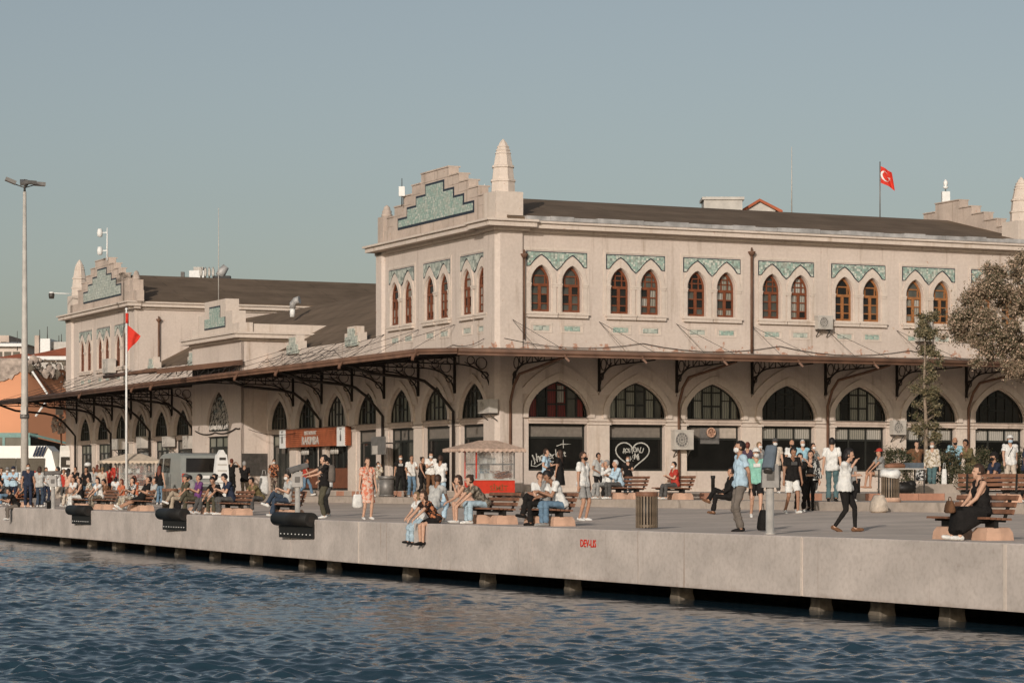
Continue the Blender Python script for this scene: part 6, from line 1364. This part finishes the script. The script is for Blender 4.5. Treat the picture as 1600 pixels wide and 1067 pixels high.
person('slim woman in a black vest and trousers beside the man with a phone', 659, 1.68, 'stride', 'swing', 60, hpx=64, top='black', bot='black', sleeve='none', female=True, hair='bun')
person('masked man in a white T-shirt looking at a phone near the last arch', 673, 1.80, 'stand', 'phone', 10, hpx=72, top='white', bot='brown', mask='white', head=(20, 0), skin='light')
person('man in a white shirt seen from behind, standing above the seated pair', 688, 1.78, 'stand', 'phone', 160, hpx=84, top='white', bot='lblue', hc='brown', skin='tan')
person('man in a pale blue shirt sitting behind the pair on the quay edge', 676, 1.70, 'squat', 'knees', 150, D=24.9, top='lgrey', bot='lblue', hc='brown', skin='tan', shoe='white')
person('child in white T-shirt and jeans sitting on the quay edge with legs dangling', 659, 1.42, 'hang', 'lap', -62, D=23.90, top='white', bot='ljeans', legs='long', hair='bob', hc='blond', shoe='black', near=True, skin='light', gz=0.0, female=True)
person('woman in a black and orange floral shirt and shorts leaning forward on the quay edge', 681, 1.64, 'hanglean', 'knees', -58, D=23.95, top='floral_dark', bot='black', legs='short', hair='bob', hc='brown', shoe='black', near=True, skin='light', gz=0.0, female=True)
person('woman in a peach top bending over her bare knees on the quay bench', 736, 1.64, 'sitlean', 'chin', YS - 5, D=24.95, top='peach', bot='beige', legs='short', hair='bob', hc='brown', near=True, female=True, skin='light', lean=34, sleeve='none')
person('person in a dark patterned shirt and pale jeans leaning forward on the bench', 757, 1.70, 'sitlean', 'knees', YS, D=24.85, top='pattern', bot='ljeans', hair='bun', hc='brown', near=True, skin='light', lean=40)
person('masked vendor in a white shirt inside the red simit cart', 757, 1.68, 'stand', 'hold', 5, z=91.6, top='white', bot='lblue', mask='white', hair='bald', gz=.66)
person('brown-haired boy in a white T-shirt facing the camera behind the bearded man', 843, 1.60, 'sit', 'lap', 15, D=25.7, top='white', bot='grey', hair='short', hc='brown', skin='light', near=True)
person('man in a light blue T-shirt talking to a long-haired woman', 853, 1.74, 'stand', 'hold', 70, hpx=78, top='lblue', bot='dgrey', skin='light', hc='brown')
person('woman with long dark hair and black dress seen from behind', 875, 1.68, 'stand', 'side', -120, hpx=76, top='black', bot='black', hair='long', female=True, skirt='dress', legs='none', hc='brown')
person('bearded man in a grey shirt and black trousers lounging with one knee up', 851, 1.78, 'kneeup', 'lapdown', YS, D=25.0, top='grey', bot='black', beard=True, near=True, shoe='black', skin='tan', lean=-12)
person('man in a white T-shirt and blue jeans bent over his phone on the bench', 877, 1.76, 'sitlean', 'phone', YS, D=24.95, top='white', bot='jeans', near=True, shoe='grey', skin='tan', lean=24, head=(30, 0))
person('man in white T-shirt, grey shorts and black mask standing beside the bench', 911, 1.74, 'stand', 'side', 55, hpx=109, top='white', bot='grey', legs='short', mask='black', near=True, shoe='white', hc='brown')
person('thin man in a grey T-shirt and black trousers standing by the first pier', 934, 1.74, 'stride', 'hold', 40, hpx=73, top='lgrey', bot='black', skin='tan')
person('white-haired man in a pale blue shirt sitting on the platform bench', 968, 1.72, 'sitlean', 'phone', YS, D=38.15, top='lblue', bot='dgrey', hc='white', skin='mid', lean=14, sleeve='long')
person('man in white shading his face with a hand on the platform bench', 950, 1.70, 'sit', 'face', YS, D=38.2, top='white', bot='grey', hc='grey', sleeve='long')
person('masked woman in a black T-shirt and pale jeans before the heart graffiti', 981, 1.66, 'stand', 'hold', -5, hpx=68, top='black', bot='ljeans', mask='white', female=True, hair='bun', hc='brown', skin='light')
person('masked boy in a red shirt sitting on the platform bench', 1055, 1.55, 'sit', 'phone', YS, D=38.15, top='red', bot='dgrey', mask='white', skin='light')
person('tall masked man in a pale blue T-shirt, hands behind his back', 1157, 1.78, 'stand', 'back', -78, hpx=144, top='lblue', bot='taupe', mask='white', near=True, shoe='black', skin='mid')
person('person in a black coat hidden behind the man in pale blue', 1140, 1.66, 'sitcross', 'lap', -80, z=68, top='black', bot='black', shoe='brown', sleeve='long')
person('masked man in a white cap, green T-shirt and black shorts', 1181, 1.74, 'stride', 'side', 5, hpx=110, top='green', bot='black', legs='short', mask='white', hat='white', near=True, shoe='white', skin='light')
person('woman with a bun in a plum top before the fourth pier', 1168, 1.68, 'stand', 'side', 170, hpx=80, top='plum', bot='dgrey', hair='bun', hc='red', female=True)
person('masked man in a grey-green T-shirt left of the blue telescope barrel', 1186, 1.76, 'stand', 'side', 40, hpx=80, top='grey', bot='dgrey', mask='white', hc='blond', skin='light')
person('masked man in a cream T-shirt directly behind the blue telescope barrel', 1211, 1.76, 'stand', 'side', 5, hpx=86, top='beige', bot='dgrey', mask='white', hat='dgrey', skin='light')
person('bald bearded man in a white T-shirt behind the man in black', 1237, 1.80, 'stand', 'side', 25, hpx=84, top='white', bot='grey', hair='bald', beard=True, skin='mid')
person('white-haired masked man in a cyan and white shirt', 1254, 1.78, 'stand', 'back', 5, hpx=84, top='cyan', bot='lgrey', mask='white', hc='white', skin='light')
person('masked man in a grey camouflage shirt right of the white-haired man', 1270, 1.74, 'stand', 'hold', 40, hpx=78, top='camo', bot='dgrey', mask='white', hc='black')
person('young man in a black T-shirt and white shorts walking towards the quay', 1237, 1.76, 'stride', 'side', 20, hpx=106, top='black', bot='white', legs='short', near=True, shoe='white', skin='tan', head=(20, 0))
person('child with a camera almost hidden beside the woman in a striped jacket', 1250, 1.58, 'stand', 'camera', 10, z=69, top='black', bot='black', skin='light')
person('woman in black leggings and an open black and white jacket', 1267, 1.66, 'stride', 'side', -15, hpx=96, top='black', bot='black', legs='legging', hair='long', over='stripe_bw', near=True, shoe='black', female=True, skin='light', sleeve='none')
person('man in a white T-shirt and dark teal jeans seen from behind', 1300, 1.74, 'stand', 'side', 165, hpx=101, top='white', bot='teal', near=True, shoe='black', skin='light')
person('woman in a white T-shirt, black leggings and sandals walking right', 1320, 1.64, 'stride', 'muse', 75, hpx=133, top='white', bot='black', legs='legging', hair='bob', near=True, shoe='brown', female=True, skin='light', head=(16, 0), wide=1.28)
person('man in a grey T-shirt and black trousers behind the woman in white', 1332, 1.72, 'stand', 'side', 120, hpx=66, top='grey', bot='black', skin='light')
person('boy in a red cap and grey T-shirt sitting on the platform step', 1376, 1.58, 'sit', 'knees', -70, z=77, top='grey', bot='beige', legs='short', hat='red', skin='mid', shoe=None, gz=.80)
person('man in a faded red T-shirt stretching both arms before the hedge', 1432, 1.72, 'stand', 'wide', 10, hpx=82, top='brown', bot='beige', skin='light', over=None)
person('woman in a headscarf, pale checked blouse and teal trousers with a handbag', 1457, 1.62, 'stride', 'side', -20, hpx=83, top='floral_white', bot='teal', sleeve='long', hair='scarf', near=True, mask='white', female=True, skin='light')
person('bald bearded man in a pale blue polo and khaki trousers', 1492, 1.78, 'wide', 'hold', 5, hpx=90, top='cyan', bot='khaki', hair='bald', beard=True, near=True, shoe='black', skin='mid')
person('stooping man in a brown-green pullover behind the bald man', 1518, 1.74, 'stand', 'hold', -50, hpx=88, top='bgreen', bot='olive', sleeve='long', lean=28, wide=1.12, skin='tan')
person('man with black cap and black mask sitting on the platform bench', 1556, 1.74, 'sit', 'lap', -70, z=66.2, top='navy', bot='black', mask='black', hat='black', skin='mid')
person('man in a white cap and white T-shirt with a black shoulder strap', 1578, 1.76, 'stand', 'swing', 5, hpx=92, top='white', bot='beige', mask='lblue', hat='white', near=True, straps='black', skin='light')
person('middle-aged woman in a black dress sitting on the nearest bench', 1535, 1.66, 'sit', 'lap', -78, D=24.65, top='black', bot='black', sleeve='none', legs='none', skirt='skirt', hair='short', hc='brown', near=True, female=True, skin='light', wide=1.15, shoe='white', lean=6)
person('person in blue walking off the right edge of the photo', 1604, 1.7, 'stride', 'side', 60, z=70, top='navy', bot='black', shoe='white')
# --- crowd at the left, behind
crowd = [(2, 722, 'black', 'black', 'man in black at the very left edge of the crowd', 20, 1.74, None, None), (12, 721, 'lblue', 'dgrey', 'masked man in a pale blue shirt, second from the left edge', 0, 1.74, 'white', 'grey'),
 (21, 719, 'lblue', 'navy', 'masked officer in a pale blue uniform shirt and dark cap', 0, 1.76, 'white', 'navy'), (34, 727, 'white', 'olive', 'man in a white shirt with a dark shoulder strap at the left', 30, 1.68, None, None),
 (44, 714, 'navy', 'navy', 'tall masked man in a dark navy shirt in front of the bus', 10, 1.84, 'white', None), (52, 733, 'red', 'dgrey', 'person with a red stripe right of the tall man in navy', -30, 1.6, None, None),
 (135, 722, 'black', 'jeans', 'woman in black with clasped hands near the far wing', -10, 1.68, None, None), (146, 727, 'lgrey', 'jeans', 'man in pale grey behind the woman in black', 20, 1.68, None, None),
 (152, 731, 'brown', 'dgrey', 'woman with reddish hair before the far cart', 160, 1.6, None, None), (171, 726, 'red', 'djeans', 'dark-haired person in a red shirt before the far cart', 150, 1.7, None, None),
 (181, 728, 'red', 'dgrey', 'second person in red, right beside the far cart counter', 200, 1.66, None, None), (160, 727, 'beige', 'olive', 'light-haired person left of the two red shirts', 180, 1.66, None, None)]
for x, tp, a, b_, lab, yw, H, mk, ht in crowd:
    person(lab, x, H, random.choice(['stand', 'stride']), random.choice(['side', 'phone', 'hold']), yw, z=F * (CZ + 0 + H - .22 - CZ) / (HZ - tp) if False else max(104, F * (H + .25 - CZ) / (HZ - tp)) , top=a, bot=b_, mask=mk, hat=ht, hair='long' if 'woman' in lab else 'short', female='woman' in lab, hc='red' if 'reddish' in lab else 'blond' if 'light-haired' in lab else 'black')
person('child in a white shirt seen from behind, under the red shirts', 181, 1.25, 'stand', 'side', 175, z=101, top='white', bot='lgrey', hair='bob')
person('child in a bright red top seated at the far left', 27, 1.35, 'sit', 'wide', 10, D=28.4, top='orange', bot='white', hair='bob', hc='brown', arms='lap') if False else person('child in a bright red top seated at the far left', 27, 1.35, 'sit', 'lap', 10, D=28.4, top='orange', bot='white', hair='bob', hc='brown')
person('person in black seated with the back turned at the far left', 47, 1.68, 'sit', 'lap', 100, D=27.6, top='black', bot='black', hair='bob')
person('person in black seated at the left edge of the photo', 8, 1.68, 'sitlean', 'knees', YS, D=27.8, top='black', bot='jeans', hair='short')
person('person leaning back in a grey top on the left quay bench', 36, 1.66, 'sit', 'lap', -40, D=27.6, top='dgrey', bot='floral_dark', hair='short')
extra = [(14, 'dgrey', 'jeans', 'seated person in grey near the left edge, behind the man on the quay edge', 27.9, 'sitlean', 'knees', -60, 'short'), (57, 'black', 'olive', 'seated person in black right of the striped T-shirt', 28.4, 'sit', 'phone', -50, 'bob'),
 (116, 'white', 'beige', 'seated person in white between the telescope and the woman in black', 28.8, 'sit', 'lap', -40, 'short'), (141, 'floral_white', 'black', 'seated woman in a pale patterned top left of the very long hair', 28.4, 'sit', 'lap', -70, 'long'),
 (176, 'brown', 'dgrey', 'seated person in brown left of the bright orange shirt', 28.2, 'sitlean', 'phone', -60, 'short'), (234, 'lgrey', 'black', 'person in light grey seated behind the reclining man', 28.0, 'sitback', 'lap', -60, 'short'),
 (211, 'orange', 'beige', 'woman with reddish hair in orange seated behind the floral shirt', 28.6, 'sit', 'chin', -40, 'bob'), (298, 'dgrey', 'black', 'person in dark grey seated behind the purple shirt', 28.0, 'sit', 'phone', -70, 'short'),
 (407, 'bgreen', 'dgrey', 'person in olive seated low behind the masked reader', 28.6, 'sitlean', 'knees', -50, 'short')]
for x, a, b_, lab, D_, ps, ar, yw, hr in extra: person(lab, x, 1.7, ps, ar, yw, D=D_, top=a, bot=b_, hair=hr, female=hr == 'long', hc='red' if 'reddish' in lab else 'black')
for x, a, b_, lab, yw, hp in ((72, 'white', 'navy', 'tall figure in white right of the striped T-shirt', 40, 58), (118, 'black', 'black', 'woman in black behind the one with the very long hair', -30, 55), (232, 'floral_red', 'jeans', 'person in a dark checked shirt by the far cart', 60, 57), (643, 'white', 'jeans', 'person in white half hidden by the slim woman in black', 20, 66)):
    person(lab, x, 1.7, 'stand', 'hold', yw, hpx=hp, top=a, bot=b_)
for s_ in RAW:
    for kk, pc_ in (('green T-shirt and black shorts', 'white'), ('black jersey', 'lgrey'), ('walking towards the quay', 'dgrey')):
        if kk in s_['lab']: s_['print'] = pc_
finish_people()
# --- bags
def bag(lab, s, off, w_, h, d, m_, name='shopping_bag', soft=True):
    c = s['p'] + Matrix.Rotation(s['yaw'], 3, 'Z') @ V(off); o = empty(name, c, s['yaw']); rr = random.Random(len(lab))
    mb = MB(); mb._rings([[(a * w_ / 2 * q * (1 + rr.uniform(-.06, .06)), b_ * d / 2 * q2, z_ * h) for a, b_ in ((-1, -.7), (-.5, -1), (.5, -1), (1, -.7), (1, .7), (.5, 1), (-.5, 1), (-1, .7))] for z_, q, q2 in ((0, .7, .8), (.12, 1, 1), (.6, .95, .8), (.95, .8, .35), (1, .7, .2))]); mb.build('bag_body', m_, o)
    MB().tube([(-w_ * .25, 0, h * .95), (-w_ * .12, 0, h * 1.3), (w_ * .12, 0, h * 1.3), (w_ * .25, 0, h * .95)], .008, 5).build('handle', m_, o); return tag(o, lab, 'bag')
byl = {s['lab']: s for s in RAW}
bag('white plastic bag hanging from the hand of the woman in the pink dress', wp, (-.30, -.06, .30), .28, .36, .12, cloth('white'))
bag('black and white patterned handbag of the woman in the headscarf', byl['woman in a headscarf, pale checked blouse and teal trousers with a handbag'], (-.34, -.1, .38), .32, .34, .14, cloth('bw'), 'handbag')
bag('white bag at the other side of the woman in the headscarf', byl['woman in a headscarf, pale checked blouse and teal trousers with a handbag'], (.36, 0, .12), .16, .62, .12, cloth('white'))
bag('small shiny bag held at the left hand of the man in pale blue', byl['tall masked man in a pale blue T-shirt, hands behind his back'], (.05, .20, .62), .14, .14, .05, cloth('peach'), 'pouch')
c = byl['woman in a dark floral shirt and white mask under the barred window']; bag('tall white bag standing left of the woman in the dark floral shirt', c, (-.45, -.2, 0), .42, .85, .2, cloth('white'))
bag('peach cushion-like bag on the lap of the woman in black by the far fender', byl['woman in black sitting on the quay bench above the farthest fender'], (-.12, -.42, .60), .42, .24, .3, cloth('peach'), 'shoulder_bag')
bag('brown handbag on the nearest bench in front of the woman in black', byl['middle-aged woman in a black dress sitting on the nearest bench'], (.0, -.56, .44), .3, .2, .12, cloth('brown'), 'handbag')
bag('dark bag at the feet of the man in pale blue', byl['tall masked man in a pale blue T-shirt, hands behind his back'], (.0, .45, .02), .3, .4, .2, cloth('black'), 'shoulder_bag')
bag('pale sack slumped against the foot of the litter bin by the platform', byl['boy in a red cap and grey T-shirt sitting on the platform step'], (0, 0, 0), .5, .45, .4, cloth('beige'), 'sack').location = (px(1373, 66), 66, ground(px(1373, 66), 66))
s = pm; o = empty('backpack', s['p'], s['yaw']); mb = MB(); mb._rings([[(a * .15 * q, .16 + b_ * .10 * q + .03, z_) for a, b_ in ((-1, -1), (1, -1), (1.05, .2), (.6, 1), (-.6, 1), (-1.05, .2))] for z_, q in ((.98, .8), (1.03, 1), (1.25, 1.02), (1.42, .85), (1.46, .5))]); mb.build('pack_body', cloth('taupe'), o)
for sg in (-1, 1): MB().tube([(sg * .10, .12, 1.43), (sg * .11, -.02, 1.485), (sg * .12, -.14, 1.36), (sg * .13, -.13, 1.2), (sg * .13, .1, 1.02)], .013, 6).build('strap', cloth('taupe'), o)
tag(o, 'grey-brown backpack on the back of the pointing man', 'backpack')
s = byl['man with a grey pack seated with legs crossed beside the slatted bin']; o = MB().ball((0, .26, .86), (.26, .16, .24), 12, 8).build('travel_pack', cloth('grey')); o.location = s['p']; o.rotation_euler = (0, 0, s['yaw']); tag(o, 'round grey pack on the bench beside the slatted bin', 'backpack')
o = MB().ball((0, 0, .22), (.16, .16, .10), 12, 7).build('sun_hat', cloth('white')); s = byl['woman in black with clasped hands near the far wing']; o.location = s['p'] + V((.05, .1, s['H'] - .15)); tag(o, 'wide white sun hat on the woman in black near the far wing', 'hat')
# ================================================================== plants
LEAF = {}
def leafmat(name, cols, trans=.25):
    m, t, b = ntree(name); b.inputs['Roughness'].default_value = .6; oi = noise(t, 1.1, 3); f2 = noise(t, 14, 2)
    c = mixc(t, ramp(t, oi, .35, .65), cols[0], cols[1]); c = mixc(t, ramp(t, f2, .48, .60), c, cols[2]); t.links.new(c, b.inputs['Base Color'])
    try: b.inputs['Subsurface Weight'].default_value = 0
    except Exception: pass
    return m
LEAF['big'] = leafmat('painted_highlight_leaves', ((.060, .058, .024), (.16, .12, .070), (.50, .35, .25)))  # sunlit beige highlights and dark crown gaps are painted into the leaf colours
LEAF['sap'] = leafmat('sapling_leaves', ((.045, .048, .018), (.11, .095, .045), (.24, .18, .10)))
LEAF['hedge'] = leafmat('hedge_leaves', ((.028, .036, .012), (.055, .060, .022), (.15, .115, .065)))
BARK = simple('grey_brown_bark', (.24, .18, .13), .9, var=.35, scale=8, bmp=.5)
def leaves(n, pf, size, seed):
    r = np.random.default_rng(seed); C_ = pf(n, r); n = len(C_); nrm = r.normal(size=(n, 3)); nrm /= np.linalg.norm(nrm, axis=1)[:, None]; a = np.cross(nrm, r.normal(size=(n, 3))); a /= np.linalg.norm(a, axis=1)[:, None]; b = np.cross(nrm, a)
    L = size * r.uniform(.6, 1.4, n)[:, None]; Wd = L * .42
    v = np.stack([C_ - a * L * .5, C_ + b * Wd * .5 + nrm * L * .06, C_ + a * L * .5, C_ - b * Wd * .5 + nrm * L * .06], 1).reshape(-1, 3); f = np.arange(n * 4).reshape(-1, 4)
    return v, f
def leafobj(name, n, pf, size, seed, m_, parent):
    v, f = leaves(n, pf, size, seed); me = bpy.data.meshes.new(name); me.from_pydata(v.tolist(), [], f.tolist()); me.materials.append(m_); me.update(); return link(name, me, parent)
def clumps(cs):   # cs: list of (x,y,z,r) -> sampling function: shells of sub-clumps
    def pf(n, r):
        C_ = np.array(cs); w = C_[:, 3] ** 2; idx = r.choice(len(C_), n, p=w / w.sum()); d = r.normal(size=(n, 3)); d /= np.linalg.norm(d, axis=1)[:, None]
        rad = C_[idx, 3] * np.abs(r.normal(size=n)) * .82; return C_[idx, :3] + d * rad[:, None] * np.array([1, 1, .85])
    return pf
z = 72.0; rr = random.Random(12)
def pc(xp, yp, dz=0): return (px(xp, z), z + dz, py(yp, z))
base = V((px(1660, z), z + .6, .66)); tr = empty('broadleaf_tree', base); trunk = MB(); trunk.tube([(0, 0, 0), (-.1, 0, 1.6), (-.25, 0, 2.9), (-.35, 0, 4.2)], [.2, .16, .13, .1], 10); cl = []
outl = [(1500, 500, .35), (1508, 520, .3), (1490, 512, .22), (1520, 492, .45), (1540, 470, .5), (1545, 510, .5), (1560, 540, .45), (1530, 545, .32), (1565, 440, .5), (1585, 470, .7), (1585, 520, .65), (1590, 555, .4), (1598, 410, .45), (1615, 430, .8), (1620, 480, .9), (1630, 530, .8), (1555, 425, .25), (1528, 455, .28), (1515, 470, .2), (1578, 575, .25), (1660, 470, 1.2), (1600, 570, .35), (1650, 540, 1.0)]
for x_, y_, r_ in outl:
    for k in range(int(5 + r_ * 12)):
        a, b_, c_ = rr.gauss(0, .5), rr.gauss(0, .8), rr.gauss(0, .5); p0 = pc(x_, y_); cl.append((p0[0] + a * r_ - base.x, p0[1] + b_ * r_ - base.y + .0, p0[2] + c_ * r_ - base.z, .09 + rr.random() * .17))
    p0 = V(pc(x_, y_)) - base; trunk.tube([V((-.3, 0, 3.6)).lerp(p0, 0), V((-.3, 0, 3.6)).lerp(p0, .5) + V((0, 0, .15)), p0], [.055, .03, .008], 5)
trunk.build('trunk', BARK, tr); leafobj('crown', 80000, clumps(cl), .082, 5, LEAF['big'], tr); tag(tr, 'large broadleaf tree reaching in over the right edge', 'tree')
z = 80.0; base = V((px(1446, z), z, .66)); tr = empty('young_tree', base); h = py(520, z) - .66; trunk = MB(); trunk.tube([(0, 0, 0), (.02, 0, h * .4), (-.03, .02, h * .7), (0, 0, h)], [.075, .06, .045, .015], 8); cl = []
for yy, xr_, n_ in ((500, 11, 8), (520, 15, 11), (545, 17, 12), (570, 15, 8), (590, 13, 5), (612, 16, 5), (630, 20, 7), (650, 22, 8), (668, 18, 6), (685, 20, 6)):
    for k in range(n_):
        p0 = V((px(1446 + rr.uniform(-1, 1) * xr_ + (4 if yy < 600 else 0), z), z + rr.uniform(-.35, .35), py(yy + rr.uniform(-9, 9), z))) - base; cl.append((p0.x, p0.y, p0.z, .07 + rr.random() * .09)); trunk.tube([(0, 0, p0.z - .25), p0], [.012, .005], 4)
trunk.build('trunk', BARK, tr); leafobj('crown', 13000, clumps(cl), .095, 6, LEAF['sap'], tr); tag(tr, 'young thin tree with sparse leaves standing before the square side of the terminal', 'tree')
def hedge(x0, x1, y0, y1, z, lab, dens=5200):
    a, b_ = px(x0, z), px(x1, z); h = py(y0, z) - .66; o = empty('green_shrub', ((a + b_) / 2, z, .66)); r_ = random.Random(int(x0)); cl = []; w_ = (b_ - a) / 2
    for k in range(46): u = r_.uniform(-1, 1); v = r_.random(); cl.append((u * w_ * (1 - .25 * v), r_.uniform(-.5, .5), .15 + v * (h - .3) * (1 - .3 * u * u), .12 + .1 * r_.random()))
    st_ = MB()
    for k in range(7): c_ = cl[k]; st_.tube([(c_[0] * .3, 0, 0), (c_[0] * .8, c_[1] * .7, c_[2])], [.02, .008], 5)
    st_.build('stems', BARK, o); leafobj('foliage', dens, clumps(cl), .075, int(x0), LEAF['hedge'], o); tag(o, lab, 'shrub')
hedge(1376, 1426, 686, 745, 79, 'dense green shrub behind the vendor table'); hedge(1462, 1500, 690, 752, 79.5, 'green shrub between the woman in the headscarf and the bald man', 3600); hedge(1500, 1566, 696, 752, 78.5, 'wide green shrub right of the bald man'); hedge(1580, 1640, 692, 752, 79, 'green shrub at the right edge behind the man in a white cap')
o = MB().box(-1.2, 1.2, -.3, .3, 0, .28).build('planter_kerb', MT['kerb']); o.matrix_local = mrot(A2, (px(1480, 79), 79, .66)); tag(o, 'low stone planter kerb beneath the shrubs', 'planter')

# ------------------------------------------------------------------ letterings become meshes
bpy.context.view_layer.update(); dg = bpy.context.evaluated_depsgraph_get()
for o in [o for o in bpy.data.objects if o.type == 'FONT']:
    me = bpy.data.meshes.new_from_object(o.evaluated_get(dg)); n = bpy.data.objects.new('tmp', me); COL.objects.link(n); n.parent = o.parent; n.matrix_local = o.matrix_local.copy()
    for k in ('label', 'category', 'group', 'kind'):
        if k in o: n[k] = o[k]
    for ch in list(o.children): ml = ch.matrix_local.copy(); ch.parent = n; ch.matrix_local = ml
    nm = o.name; bpy.data.objects.remove(o); n.name = nm
